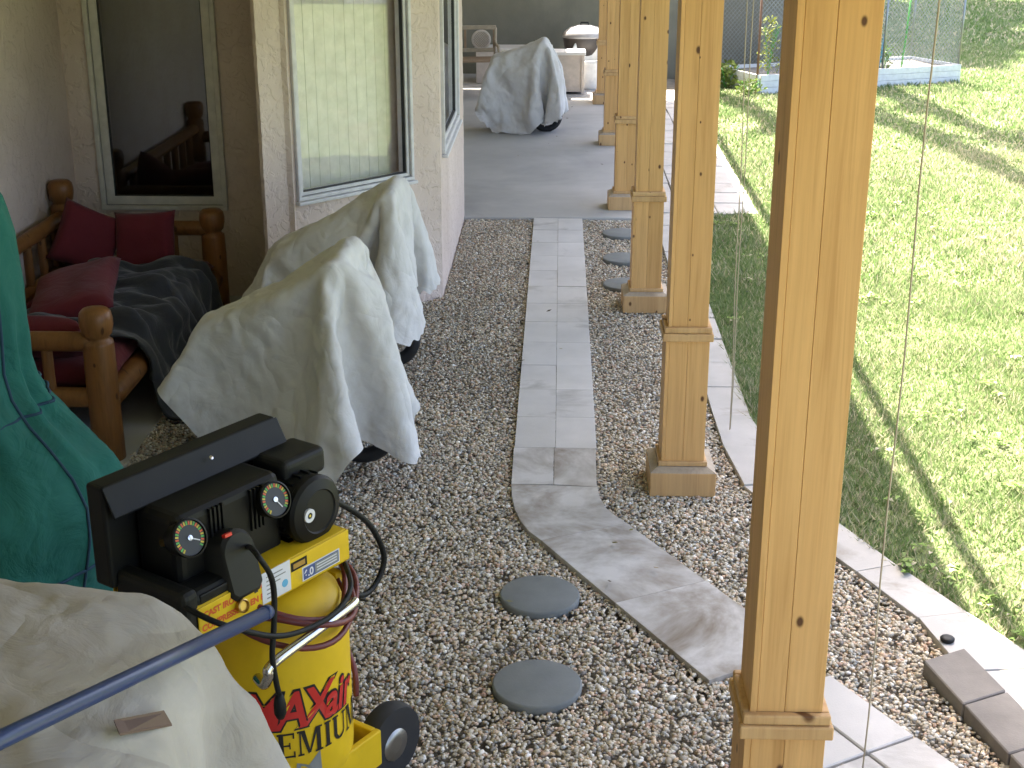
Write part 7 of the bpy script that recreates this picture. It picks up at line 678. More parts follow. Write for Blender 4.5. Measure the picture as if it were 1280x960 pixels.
[9,-1,1,-1,0,0,0,0,0,3,-3,0,0,0,3,7,6,10,9,7,4,3,2,-3,-4,-3,-3,-3,-2,-2,-4,-3,-3,-5,-6,-6,-4,0,0,0,0,0,0,2,-2,0,2,-2,3,-3,1,-1,3,-2,2,3,8,9,8,10,9,7,1,6,5,-4,-4,-3,-3,-2,-2,-3,-3,-4,-3,-6,-5,-6,-5,-6,2,-9,7,-10,0,2,-2,0,0,5,-2,1,-4,0,2,4,6,9,9,8,9,9,9,3,7,5,5,-4,-3,-3,-2,-2,-3,-2,-4,-3,-4,-5,-6,-6,-6,-5,-6,-3,-2,-16,2,-2,0,0,0,4,4,-6,1,7,1,7,9,9,9,7,10,9,6,8,6,6,0,1,-4,-1,-2,-3,-2,-3,-3,-4,-4,-6,-5,-6,-6,-5,-7,-7,-12,-18,0,2,-2,0,0,6,-6,3,6,7,8,8,10,8,9,8,10,9,8,7,7,5,2,-2,-1,-1,-2,-3,-2,-3,-4,-3,-5,-6,-5,-6,-6,-7,-10,-13,-17,-18,1,-2,0,0,0,3,10,3,7,8,10,6,10,8,8,10,8,10,9,8,6,6,3,-2,-1,-1,-3,-2,-3,-3,-3,-4,-5,-6,-6,-6,-8,-12,-16,-16,-16,-16,-5,1,0,4,5,7,11,6,7,7,8,8,9,8,8,9,9,10,10,8,7,5,4,-1,-2,0,-3,-3,-2,-3,-4,-4,-5,-7,-6,-7,-13,-16,-15,-17,-17,-17,-8,3,6,7,7,9,7,10,7,7,8,8,8,9,8,9,8,10,10,9,7,3,3,2,1,-2,-2,-3,-2,-4,-3,-5,-6,-7,-6,-13,-16,-16,-17,-17,-17,-17,4,-2,9,7,8,6,9,10,8,7,8,8,8,9,8,8,9,9,9,10,8,5,2,3,1,-2,-3,-2,-3,-3,-4,-7,-6,-5,-14,-15,-17,-17,-16,-17,-17,-16,4,6,9,8,8,5,9,10,9,6,9,8,8,8,9,8,8,9,9,10,9,5,4,2,2,-3,-2,-2,-4,-3,-4,-6,-7,-13,-16,-17,-17,-16,-17,-16,-17,-16,12,8,9,8,4,8,9,9,9,8,8,9,8,8,8,8,9,8,9,10,9,7,4,2,0,-1,-1,-3,-3,-4,-5,-6,-14,-17,-16,-17,-17,-17,-15,-16,-17,-16,22,8,8,8,3,9,9,9,9,9,8,8,9,7,8,9,8,9,8,10,10,7,5,1,1,0,-1,-3,-4,-3,-7,-13,-17,-18,-15,-17,-17,-17,-15,-16,-14,-16,26,-1,14,14,2,10,8,9,9,9,8,9,9,8,6,9,9,8,9,9,9,9,4,4,1,-1,-1,-3,-3,-6,-13,-18,-17,-15,-17,-16,-16,-15,-15,-16,-16,-15,25,5,12,12,9,9,9,9,9,9,8,8,9,9,7,8,8,9,6,12,9,9,5,4,2,-2,0,-3,-5,-14,-17,-17,-17,-15,-16,-13,-16,-15,-16,-16,-15,-16,18,17,5,16,13,10,9,9,9,9,9,8,8,9,8,8,7,7,8,10,7,10,10,2,4,-1,-1,-3,-14,-17,-17,-17,-13,-15,-15,-14,-16,-15,-16,-16,-16,-16,6,16,18,9,15,18,13,10,9,9,8,8,8,8,9,9,7,7,6,7,9,8,9,10,1,1,0,-15,-15,-17,-17,-12,-14,-16,-16,-14,-15,-17,-17,-16,-16,-16,-4,17,17,18,17,10,16,18,13,10,10,8,8,8,9,8,6,7,8,6,9,8,7,4,13,-1,-14,-15,-13,-17,-12,-15,-15,-14,-15,-17,-17,-17,-16,-16,-16,-17,-13,18,17,18,16,16,18,17,16,16,12,12,8,7,6,10,7,8,6,7,4,4,3,2,13,4,-12,-15,-16,-12,-14,-15,-16,-15,-17,-17,-17,-16,-17,-15,-17,-16,-22,18,17,18,17,17,16,16,18,17,18,11,19,7,6,5,5,4,3,3,3,6,5,9,7,7,-5,-15,-15,-15,-16,-16,-16,-17,-18,-15,-17,-16,-16,-16,-16,-17,-30,18,17,18,18,16,16,17,18,17,16,18,18,9,-1,6,6,6,6,4,6,5,6,6,5,7,-4,-14,-19,-15,-16,-15,-16,-15,-17,-16,-17,-17,-17,-15,-17,-14,-37,18,18,18,18,14,19,17,17,17,18,18,18,8,-1,3,3,5,7,5,6,8,4,6,5,9,-1,-17,-18,-17,-15,-13,-17,-16,-13,-15,-16,-17,-16,-17,-17,-17,-37,17,18,18,18,16,17,18,18,17,18,18,18,8,0,4,2,4,5,5,5,5,7,7,7,9,0,-18,-16,-17,-17,-17,-17,-12,-16,-14,-13,-17,-17,-18,-18,-18,-36,18,18,18,16,18,18,17,18,18,18,18,14,13,-1,2,5,3,5,5,6,3,5,7,9,8,1,-14,-18,-14,-18,-17,-17,-18,-14,-12,-15,-17,-18,-18,-18,-17,-37,18,18,18,17,18,18,17,18,18,17,18,17,11,0,2,1,7,4,5,4,6,6,6,4,12,2,-13,-18,-12,-17,-18,-18,-18,-12,-15,-18,-17,-18,-18,-17,-18,-36,18,17,18,18,18,17,18,17,17,18,18,17,11,1,3,3,5,4,6,5,5,4,6,4,13,3,-12,-19,-12,-17,-16,-18,-18,-18,-15,-18,-17,
-17,-18,-17,-18,-35,19,17,16,18,18,17,18,18,17,18,16,17,13,2,1,6,4,8,2,5,5,5,5,-1,15,3,-6,-17,-14,-18,-18,-18,-18,-18,-17,-18,-16,-18,-17,-18,-18,-34,18,18,18,18,18,16,16,18,18,18,17,15,15,3,2,5,4,5,5,4,4,2,-1,6,-1,2,-4,-3,-13,-16,-16,-18,-17,-18,-18,-18,-18,-18,-17,-17,-18,-33,18,18,18,17,17,18,17,17,17,15,13,11,17,5,2,4,3,3,2,3,2,5,3,-2,3,-2,0,-6,-3,-14,-17,-17,-15,-16,-17,-18,-17,-18,-17,-18,-18,-32,18,18,17,18,17,17,15,14,14,12,13,16,5,4,4,4,3,2,3,3,2,6,3,0,-1,-2,0,-2,-5,-6,-14,-17,-17,-16,-15,-16,-17,-17,-18,-16,-18,-31,17,17,17,14,17,13,14,14,14,14,16,7,2,5,4,3,3,3,2,3,4,6,2,-1,-1,-2,0,-1,-4,-6,-8,-13,-16,-16,-17,-16,-15,-16,-16,-17,-16,-34,17,16,15,15,18,17,13,14,9,15,8,4,2,4,4,4,3,3,2,4,5,4,2,-2,-1,-2,1,-1,-4,-5,-6,-9,-13,-16,-16,-17,-16,-16,-16,-16,-17,-31,15,17,16,16,17,14,14,9,12,10,6,3,2,4,4,3,4,3,2,4,6,3,1,-1,-2,0,-1,0,-4,-5,-5,-6,-12,-11,-16,-16,-17,-17,-15,-17,-16,-30,17,16,17,16,15,12,10,9,11,7,5,2,2,5,4,4,2,3,4,5,5,1,2,-2,-2,0,0,0,-4,-5,-4,-6,-6,-10,-15,-15,-16,-17,-17,-15,-17,-28,16,16,17,16,12,10,9,9,8,5,6,0,3,4,4,5,2,3,4,7,3,2,0,-2,-1,0,0,-1,-3,-4,-5,-5,-6,-8,-8,-15,-15,-18,-16,-17,-17,-23,17,15,15,11,9,8,9,8,9,5,4,0,3,4,4,4,4,3,6,3,4,1,1,0,-4,0,1,-2,-2,-5,-4,-4,-6,-6,-9,-8,-14,-16,-17,-17,-15,-23,12,17,9,8,9,8,9,9,8,3,5,-1,3,5,4,4,4,4,4,4,4,0,1,0,-4,1,0,-2,-1,-4,-4,-5,-6,-6,-6,-7,-10,-14,-17,-16,-17,-22,13,9,8,9,7,9,8,9,9,3,3,-1,3,4,5,4,4,4,4,4,4,-1,1,1,-1,-1,-2,-1,-2,-4,-3,-4,-7,-6,-6,-6,-6,-10,-15,-16,-17,-26,8,8,9,8,8,8,10,7,9,3,1,-1,4,4,4,4,4,5,4,4,3,4,-1,-2,4,-4,-4,-1,-2,-1,-5,-4,-7,-5,-6,-6,-6,-7,-10,-15,-17,-19,5,-2,6,8,8,10,9,7,8,2,1,0,3,4,4,4,4,4,4,4,4,4,-1,1,0,-1,-3,-4,0,-4,-3,-5,-6,-6,-6,-6,-6,-5,-5,-13,-16,-12,0,0,1,3,7,8,10,8,5,2,1,3,0,4,3,5,4,4,4,4,4,4,0,0,-1,-1,-2,-2,-3,-2,-5,-4,-6,-6,-6,-6,-6,-5,-1,-12,-12,-4,1,0,-1,2,-2,13,0,8,3,4,2,3,-2,3,4,4,5,4,4,4,4,3,3,-3,0,-2,-2,-2,-3,-2,-4,-4,-5,-7,-4,-7,-5,-4,1,-12,-4,0,0,0,2,-2,0,0,13,-8,3,2,3,2,-1,3,4,4,4,5,5,3,5,2,3,-3,-1,-1,-2,-2,-3,-2,-2,-6,-5,-4,-6,-6,-4,-3,-2,7,-7,0,0,0,0,0,0,0,0,2,-2,0,0,0,7,-7,4,4,4,5,4,5,4,2,2,-2,-2,-2,-2,-1,-3,-2,-2,-3,-5,-5,-3,-2,0,0,0,0,0]),
}
def drape(key, name, mat, parent, hole=None, sub=2, trim=4.5):
    nx, ny, *steps = DRAPE[key]              # x, y and z of every vertex as steps of 3 mm from the one before
    V = np.cumsum(np.array(steps), 1).T * .003
    F = [(j * nx + i, j * nx + i + 1, (j + 1) * nx + i + 1, (j + 1) * nx + i) for j in range(ny - 1) for i in range(nx - 1)]
    if trim: F = [f for f in F if abs((f[0] % nx + .5) / (nx - 1) * 2 - 1) ** trim + abs((f[0] // nx + .5) / (ny - 1) * 2 - 1) ** trim < 1.12]
    if hole: F = [f for f in F if not any((Vector(V[list(f)].mean(0)) - Vector(c)).length < r for c, r in hole)]
    me = bpy.data.meshes.new(name); me.from_pydata([tuple(v) for v in V], [], F)
    bm = bmesh.new(); bm.from_mesh(me); bmesh.ops.delete(bm, geom=[v for v in bm.verts if not v.link_faces], context='VERTS'); bm.to_mesh(me); bm.free()
    o = link(name, me, mat, parent, True)
    m = o.modifiers.new('soft', 'SUBSURF'); m.levels = sub; m.render_levels = sub
    tx = bpy.data.textures.get('crumple') or bpy.data.textures.new('crumple', 'CLOUDS'); tx.noise_scale = .34; tx.noise_depth = 2; tx.noise_type = 'HARD_NOISE'
    m = o.modifiers.new('crumple', 'DISPLACE'); m.texture = tx; m.strength = -.020; m.mid_level = .5
    t2 = bpy.data.textures.get('crease') or bpy.data.textures.new('crease', 'CLOUDS'); t2.noise_scale = .13; t2.noise_depth = 1; t2.noise_type = 'HARD_NOISE'
    m = o.modifiers.new('crease', 'DISPLACE'); m.texture = t2; m.strength = -.014; m.mid_level = .5; m.texture_coords = 'LOCAL'; m.texture_coords = 'LOCAL'
    return o
def tyre(parent, c, r=.25, w=.035, ax=(0, 1, 0), spokes=True):
    q = Vector(ax).to_track_quat('Z', 'Y').to_matrix().to_4x4(); M = Matrix.Translation(c) @ q
    pts = [M @ Vector((r * math.cos(a), r * math.sin(a), 0)) for a in np.linspace(0, 2 * math.pi, 41)]
    ty = MB().tube(pts, w, 10, False).build('tyre', 'rubber', parent, True)
    pts = [M @ Vector((r * .86 * math.cos(a), r * .86 * math.sin(a), 0)) for a in np.linspace(0, 2 * math.pi, 41)]
    MB().tube(pts, .012, 8, False).build('rim', 'dull_steel', ty, True)
    m = MB()
    for k in range(14):
        a = k * .4488; m.tube([M @ Vector((.02 * math.cos(a), .02 * math.sin(a), .02 * (-1) ** k)), M @ Vector((r * .86 * math.cos(a), r * .86 * math.sin(a), 0))], .002, 5)
    m.tube([M @ Vector((0, 0, -.04)), M @ Vector((0, 0, .04))], .02, 10); m.build('spokes', 'dull_steel', ty)
def covered(name, label, key, wheels, bars, hole=None):
    t = thing(name, label, 'covered bike', wheels[0][0][:2] + (0,), 0, 'bikes under white tarps')
    L = Vector(t.location)
    o = drape(key, 'tarp', 'tarp_white', t, hole, 2, 2.6 if key == 't4' else 4.5); o.data.transform(Matrix.Translation(-L))
    for c, r, w in wheels: tyre(t, Vector(c) - L, r, w)
    for a, b, r in bars: MB().tube([Vector(a) - L, Vector(b) - L], r, 10).build('fork', 'black_metal', t, True)
    return t
covered('covered_bike', 'bike under a crumpled white tarp right behind the yellow compressor', 't1',
        [((-.86, 5.85, .18), .13, .035), ((-1.30, 5.95, .18), .13, .035)], [((-.88, 5.86, .7), (-.86, 5.85, .2), .016)])
covered('covered_bike', 'bike under a white tarp directly against the bay window wall, farther one of the pair', 't2',
        [((-.88, 7.2, .18), .13, .035), ((-1.34, 7.2, .18), .13, .035)], [((-.84, 7.17, .7), (-.88, 7.18, .2), .016)])
covered('covered_bike', 'bike under a white tarp alone on the concrete slab at the far end', 't4',
        [((-.08, 15.05, .19), .14, .035), ((-.53, 15.1, .19), .14, .035)], [((-.06, 15.02, .7), (-.08, 15.03, .27), .016)])
t = thing('covered_bike', 'large white tarp mound in the near left corner with blue pole across it', 'covered bike', (-.95, 2.05, 0), 0, 'bikes under white tarps')
o = drape('t3', 'tarp', 'tarp_soiled_shaded', t); o.data.transform(Matrix.Translation((.95, -2.05, 0)))
for dx, dy in ((-.38, -.22), (.02, -.22), (-.38, .22), (.02, .22)): MB().tube([(dx, dy, 0), (dx, dy, .8)], .02, 10).build('leg', 'black_metal', t, True)
MB().box((-.42, -.26, .80), (.05, .26, .88)).build('frame', 'black_metal', t, bevel=.02)

# ------------------------------------------------------------------ green cover
def green_cover():
    t = thing('furniture_cover', 'tall green fabric cover with dark seam piping at the left edge', 'cover', (-2.2, 4.4, 0))
    prof = [(.60, .0), (.63, .12), (.655, .28), (.67, .42), (.67, .53), (.63, .63), (.56, .72), (.49, .80), (.435, .89), (.415, .98), (.42, 1.12), (.425, 1.28), (.42, 1.42), (.395, 1.54), (.34, 1.65), (.25, 1.74), (.12, 1.79), (.01, 1.80)]
    n = 144; V = []
    P = []
    for (r0, z0), (r1, z1) in zip(prof, prof[1:]):
        for k in range(3): P.append((r0 + (r1 - r0) * k / 3, z0 + (z1 - z0) * k / 3))
    P.append(prof[-1])
    def pt(a, z, r, out=0):
        w = max(0, .75 - z) / .75
        rr = r * (1 + .035 * w * math.sin(a * 7 + 1.3 * math.sin(z * 4)) + .075 * noise.noise(Vector((math.cos(a) * 1.6, math.sin(a) * 1.6, z * 1.8 + 3))) + .03 * noise.noise(Vector((math.cos(a) * 4, math.sin(a) * 4, z * 3))) + .012 * noise.noise(Vector((math.cos(a) * 11, math.sin(a) * 11, z * 7)))) + out
        rr += .014 * max(0, 1 - abs(z - .86) / .42) * (math.sin(a * 15 + 2 * math.sin(a * 3)) + .6 * math.sin(a * 27 + 1)) + .008 * max(0, .55 - z) * math.sin(a * 21 + z * 3)
        return (rr * math.cos(a), rr * math.sin(a) * .82, z)
    for r, z in P:
        for j in range(n): V.append(pt(2 * math.pi * j / n, z, r))
    k = len(P); F = [(i * n + j, i * n + (j + 1) % n, (i + 1) * n + (j + 1) % n, (i + 1) * n + j) for i in range(k - 1) for j in range(n)]
    me = bpy.data.meshes.new('cover'); me.from_pydata(V, [], F + [tuple(range((k - 1) * n, k * n))]); link('cover', me, 'green_canvas', t, True)
    for a in (R(-62), R(-20), R(70), R(160)):
        MB().tube([pt(a, z, r, .001) for r, z in P], .006, 6).build('seam', 'seam_navy', t, True)
    for zz in (.30, .84):
        r = np.interp(zz, [p[1] for p in P], [p[0] for p in P])
        MB().tube([pt(2 * math.pi * j / n, zz + .02 * math.sin(2 * math.pi * j / n), r, .001) for j in range(n + 1)], .006, 6, False).build('seam', 'seam_navy', t, True)
green_cover()

# ------------------------------------------------------------------ log sofa with cushions
def pillow(name, mat, sx, sy, th, parent=None, n=18, seed=0):
    V = []; F = []
    for side in (1, -1):
        for j in range(n + 1):
            for i in range(n + 1):
                u, v = i / n * 2 - 1, j / n * 2 - 1
                e = max(0, (1 - u ** 4) * (1 - v ** 4)) ** .42
                pin = 1 - .07 * (1 - u * u) * abs(v) ** 3; piv = 1 - .07 * (1 - v * v) * abs(u) ** 3
                z = side * th / 2 * e * (1 + .25 * noise.noise(Vector((u * 1.5 + seed, v * 1.5, seed))))
                V.append((u * sx / 2 * piv, v * sy / 2 * pin, z))
    m = (n + 1) ** 2
    for j in range(n):
        for i in range(n):
            q = (j * (n + 1) + i, j * (n + 1) + i + 1, (j + 1) * (n + 1) + i + 1, (j + 1) * (n + 1) + i)
            F.append(q); F.append(tuple(m + k for k in q[::-1]))
    me = bpy.data.meshes.new(name); me.from_pydata(V, [], F)
    bm = bmesh.new(); bm.from_mesh(me); bmesh.ops.remove_doubles(bm, verts=bm.verts[:], dist=.0008); bm.to_mesh(me); bm.free()
    return link(name, me, mat, parent, True)
def sofa():
    t = thing('log_sofa', 'rustic log sofa with red cushions in the corner under the dark window', 'sofa', (-2.45, 7.0, 0))
    x0, x1, y0, y1 = -.50, .40, -1.10, 1.12
    def log(name, a, b, r, wob=.006):
        a, b = Vector(a), Vector(b); pts = []; rr = []
        for k in range(13):
            f = k / 12; p = a.lerp(b, f) + Vector((noise.noise(Vector((f * 3, a.x, 1))), noise.noise(Vector((f * 3, a.y, 2))), 0)) * wob
            pts.append(p); rr.append(r * (1 + .06 * noise.noise(Vector((f * 4, a.x * 3, a.y)))))
        return MB().tube(pts, rr, 18).build(name, 'log_wood', t, True)
    def post(x, y, h, r=.072):
        prof = [(r * 1.02, 0), (r, h * .3), (r * 1.0, h * .6), (r * .97, h - .17), (r * .95, h - .155), (r * .74, h - .145), (r * .72, h - .135), (r * .92, h - .12), (r * 1.04, h - .08), (r * 1.05, h - .05), (r * .97, h - .02), (r * .75, h - .004), (.004, h)]
        o = MB().lathe(prof, 24).build('post', 'log_wood', t, True); o.location = (x, y, 0)
    post(x0, y1, .86); post(x1, y1, .69); post(x1, y0, .73); post(x0, y0, .86)
    log('rail', (x0, y0, .64), (x0, y1, .64), .042); log('rail', (x0, y0, .34), (x0, y1, .34), .042)
    for k in range(9): yy = y0 + .24 + k * .225; log('spindle', (x0, yy, .34), (x0, yy, .64), .026, .002)
    for yy in (y0, y1):
        log('arm_rail', (x0, yy, .57), (x1, yy, .57), .045); log('arm_rail', (x0, yy, .30), (x1, yy, .30), .045)
        for k in range(3): xx = x0 + .24 + k * .21; log('spindle', (xx, yy, .30), (xx, yy, .57), .026, .002)
    log('rail', (x1, y0, .27), (x1, y1, .27), .055)
    MB().box((x0 + .05, y0 + .06, .27), (x1 - .02, y1 - .06, .30)).build('seat_board', 'log_wood', t, bevel=.005)
    for k in range(2):
        c = pillow('seat_cushion', 'red_fabric', .86, 1.07, .15, t, seed=k); c.location = ((x0 + x1) / 2 + .04, y0 + .60 + k * 1.08, .350)
    return t
sofa()
def throw(label, loc, rot, s=(.46, .46, .16), seed=0):
    o = pillow('throw_pillow', 'red_fabric', *s, seed=seed); o.location = loc; o.rotation_euler = [R(a) for a in rot]
    tag(o, label, 'pillow', 'red pillows on the log sofa')
throw('red throw pillow standing in the far left corner of the log sofa', (-2.73, 7.86, .56), (72, 28, 28), (.38, .38, .15), seed=1)
throw('red throw pillow propped under the right half of the dark window', (-2.40, 7.90, .54), (70, -4, -6), (.38, .36, .14), seed=2)
throw('flat red pillow lying along the back of the log sofa', (-2.50, 6.92, .50), (5, -14, 12), (.46, .74, .16), seed=3)
throw('red pillow against the near arm of the log sofa beside the green cover', (-2.46, 6.14, .50), (-40, 0, 0), (.60, .34, .15), seed=4)
def blanket():
    V = []; nu, nv = 56, 60
    prof = [(-.42, .44), (-.3, .455), (-.15, .46), (.0, .46), (.12, .45), (.20, .42), (.24, .36), (.27, .22), (.31, .10), (.40, .035), (.55, .03)]
    L = [0]
    for a, b in zip(prof, prof[1:]): L.append(L[-1] + math.dist(a, b))
    for j in range(nv):
        for i in range(nu):
            s = L[-1] * i / (nu - 1); y = 6.35 + 1.35 * j / (nv - 1) + .10 * noise.noise(Vector((s * 2, 4, 1))) * (1 if j in (0, nv - 1) else .5)
            x = np.interp(s, L, [p[0] for p in prof]); z = np.interp(s, L, [p[1] for p in prof])
            w = noise.noise(Vector((s * 5, y * 5, 2))) * .055 + abs(noise.noise(Vector((s * 3.5 + 5, y * 8, 7)))) * .075
            k = min(1, s / .55); V.append((-2.25 + x + w * k * .8 * (.3 + (z < .5)), y, max(.012, z + w * (1.1 if z > .40 else .4))))
    F = [(j * nu + i, j * nu + i + 1, (j + 1) * nu + i + 1, (j + 1) * nu + i) for j in range(nv - 1) for i in range(nu - 1)]
    me = bpy.data.meshes.new('blanket'); me.from_pydata(V, [], F); o = link('blanket', me, 'charcoal_blanket', None, True)
    m = o.modifiers.new('soft', 'SUBSURF'); m.levels = 1; m.render_levels = 1
    m = o.modifiers.new('thickness', 'SOLIDIFY'); m.thickness = .01; m.offset = 1
    tag(o, 'crumpled charcoal blanket spread over the log sofa and spilling to the floor', 'blanket')
blanket()

# ------------------------------------------------------------------ air compressor
def compressor():
    rz = math.atan2(.83511, .55007)
    t = thing('air_compressor', 'yellow air compressor with black pump shroud, two gauges and upright tank', 'air compressor', (-.8486, 3.2575, 0), rz)
    tu, tv, tr = .12, -.04, .20
    M0 = Matrix.Translation((tu, tv, 0))
    prof = [(.02, .12), (.10, .125), (.165, .15), (.197, .20), (tr, .24), (tr, .58), (.196, .64), (.175, .70), (.12, .735), (.02, .745)]
    tank = MB().lathe(prof, 64, M0).build('tank', 'yellow_paint', t); smooth_by_angle(tank, 40)
    def wrap(me, name, mat, a0, z0, r, parent):
        for v in me.vertices:
            a = a0 + v.co.x / tr; v.co = Vector((tu + (r + v.co.z) * math.cos(a), tv + (r + v.co.z) * math.sin(a), z0 + v.co.y))
        return link(name, me, mat, parent)
    # lettering round the tank
    x = 0
    for s, dx in (('M', .094), ('A', .076), ('X', .074), ('air', 0)):
        for mat, bold, rr, nm in (('black_ink', .010, tr + .0015, 'letter_outline'), ('red_paint', .0035, tr + .003, 'letter')):
            me = text_mesh(s, .155 if s != 'air' else .138, bold, .25); me.transform(Matrix.Diagonal((.82, 1, 1, 1)))
            wrap(me, nm, mat, R(-165) + x * .93 / tr, .392, rr, tank)
        x += dx
    def serif(ch):
        """slab serif capitals on a 5 x 6 grid as rectangles / slanted quads"""
        st = lambda x: [(x, 0, x + 1.1, 6)]; sf = lambda x: [(x - .4, 0, x + 1.5, .45), (x - .4, 5.55, x + 1.5, 6)]
        q = lambda r: [(r[0], r[1]), (r[2], r[1]), (r[2], r[3]), (r[0], r[3])]
        if ch == 'E': L = st(.6) + sf(.6) + [(1, 5.55, 4.3, 6), (1, 0, 4.4, .45), (1, 2.8, 3.3, 3.2), (3.9, 4.6, 4.3, 6), (4., 0, 4.4, 1.5), (3., 2.2, 3.3, 3.8)]; return [q(r) for r in L], 5
        if ch == 'I': return [q(r) for r in st(.6) + sf(.6)], 2.6
        if ch == 'M': return [q(r) for r in [(.5, 0, .9, 6), (4.9, 0, 6., 6), (0, 0, 1.5, .45), (4.4, 0, 6.5, .45), (0, 5.55, 1.2, 6), (5., 5.55, 6.5, 6)]] + [[(.7, 6), (2.6, 0), (3.1, .6), (1.9, 6)], [(2.7, .3), (3.2, .3), (5.4, 6), (4.7, 6)]], 7
        if ch == 'U': return [q(r) for r in [(.6, 1.4, 1.7, 6), (4.2, 1.4, 4.6, 6), (.1, 5.55, 2.2, 6), (3.6, 5.55, 5.2, 6)]] + [[(.6, 1.4), (1.7, 1.4), (2.4, .5), (2.2, -.1), (1.2, .4)], [(2.2, -.1), (3.3, 0), (4.2, .6), (4.6, 1.4), (4.2, 1.4), (3.6, .8), (2.4, .5)]], 5.6
        if ch == 'P': return [q(r) for r in st(.6) + sf(.6) + [(1, 5.55, 3.4, 6), (1, 2.7, 3.4, 3.1)]] + [[(3.2, 2.7), (4.4, 3.2), (4.7, 4.4), (4.4, 5.5), (3.2, 6), (3.3, 5.4), (3.7, 4.9), (3.7, 3.8), (3.3, 3.2)]], 5.1
        return [q(r) for r in st(.6) + sf(.6) + [(1, 5.55, 3.4, 6), (1, 2.9, 3.2, 3.3)]] + [[(3.2, 2.9), (4.3, 3.4), (4.5, 4.4), (4.3, 5.5), (3.2, 6), (3.3, 5.4), (3.6, 4.9), (3.6, 4.), (3.3, 3.4)], [(2.4, 3), (3.5, 3.1), (5, 0), (3.7, 0)]], 5.4
    x = 0
    for ch in 'PREMIUM':
        qs, adv = serif(ch); V = []; F = []
        for qd in qs: F.append(tuple(range(len(V), len(V) + len(qd)))); V += [((px + x) * .0112, py * .0128, .0004 * (len(F) % 5)) for px, py in qd]
        me = bpy.data.meshes.new('letter'); me.from_pydata(V, [], F); wrap(me, 'letter', 'black_ink', R(-173), .300, tr + .0015, tank); x += adv
    me = bpy.data.meshes.new('emblem'); me.from_pydata([(0, 0, 0), (.012, .09, 0), (.045, .075, 0), (.08, .11, 0), (.085, .0, 0)], [], [(0, 1, 2, 3, 4)]); wrap(me, 'emblem', 'grey_ink', R(-128), .19, tr + .0015, tank)
    # deck
    dk = MB().box((-.25, -.16, .757), (.30, .16, .765)).box((-.25, -.16, .757), (.30, -.154, .848)).box((-.25, .154, .757), (.30, .16, .848)).box((.294, -.154, .765), (.30, .154, .848)).box((-.25, -.154, .842), (.294, .154, .850)).build('deck', 'yellow_paint', t, bevel=.004)
    FM = Matrix(((1, 0, 0, 0), (0, 0, 1, -.1605), (0, 1, 0, 0), (0, 0, 0, 1)))
    def print_(txt, size, x, z, mat, bold=0, dy=0, nm='lettering', slope=0):
        me = text_mesh(txt, size, bold); me.transform(Matrix(((1, 0, 0, x), (0, 0, -1, -.1607 - dy), (0, 1, 0, z), (0, 0, 0, 1)))); return link(nm, me, mat, dk)
    print_('CAST IRON COMPRESSOR', .0235, -.235, .816, 'orange_red', .0012); print_('COMPRESSEUR EN FONTE', .0235, -.242, .782, 'orange_red', .0012)
    MB().box((-.036, -.1612, .765), (.068, -.160, .852)).build('sticker', 'label_white', dk)
    for k, (tx, sz, zz) in enumerate((('6 HP  15A', .015, .833), ('120 V 60 Hz', .011, .817), ('LISTED', .011, .801), ('SERIAL 235', .010, .785))): pass
    for k in range(6): MB().box((-.020, -.1620, .775 + k * .012), (-.020 + (.03, .035, .026, .05, .07, .06)[k], -.1613, .778 + k * .012)).build('print_line', 'grey_ink', dk)
    MB().lathe([(.011, 0), (.011, .0008)], 20, Matrix.Translation((.046, -.1612, .793)) @ Matrix.Rotation(R(90), 4, 'X')).build('print_mark', 'stake_blue', dk)
    MB().box((.072, -.1612, .812), (.132, -.160, .838)).build('sticker', 'black_plastic', dk)
    MB().box((.080, -.1618, .818), (.124, -.1613, .832)).build('print_line', 'brass', dk)
    MB().box((.112, -.1612, .768), (.258, -.160, .808)).build('sticker', 'label_white', dk)
    MB().box((.116, -.1616, .771), (.254, -.1608, .805)).build('sticker_panel', 'label_blue', dk)
    MB().box((.160, -.1622, .774), (.251, -.1612, .802)).build('sticker_panel', 'grey_ink', dk)
    print_('6.0', .030, .117, .777, 'label_white', .001, .0014)
    for k in range(3): MB().box((.166, -.163, .779 + k * .008), (.245, -.1624, .782 + k * .008)).build('print_line', 'label_white', dk)
    sl = MB().box((-.062, -.1615, .81), (-.05, -.159, .849)).build('slot', 'gasket', dk, bevel=.0005)
    # shroud and pump
    sh = MB().box((-.307, .085, .85), (.293, .15, 1.127)).build('shroud', 'black_plastic', t, bevel=.01, seg=3)
    MB().add([(-.307, .084, 1.127), (.293, .084, 1.127), (.293, .045, 1.058), (-.307, .045, 1.058), (-.307, .084, 1.118), (.293, .084, 1.118), (.293, .050, 1.05), (-.307, .050, 1.05)],
             [(0, 1, 2, 3), (7, 6, 5, 4), (0, 3, 7, 4), (1, 5, 6, 2), (3, 2, 6, 7), (0, 4, 5, 1)]).build('shroud_lip', 'black_plastic', sh, bevel=.002)
    MB().lathe([(.006, 0), (.006, .003), (.001, .004)], 12, Matrix.Translation((.02, .055, 1.103)) @ Matrix.Rotation(R(45), 4, 'X')).build('screw', 'chrome', sh)
    for u in (.27,): MB().box((u, -.03, .852), (u + .023, .083, 1.06)).build('shroud_side', 'black_plastic', sh, bevel=.004)
    pump = MB().box((-.225, -.075, .80), (.14, .084, 1.058)).build('pump_block', 'black_metal', t, bevel=.025, seg=3)
    for u0 in (-.12, .02):
        for k in range(4): MB().box((u0 + k * .014, -.083, .93), (u0 + .006 + k * .014, .0, 1.045)).build('cooling_fin', 'black_metal', pump)
    gd = MB().box((-.25, -.150, .772), (-.10, -.06, .885)).build('belt_guard', 'black_plastic', t, bevel=.022, seg=3)
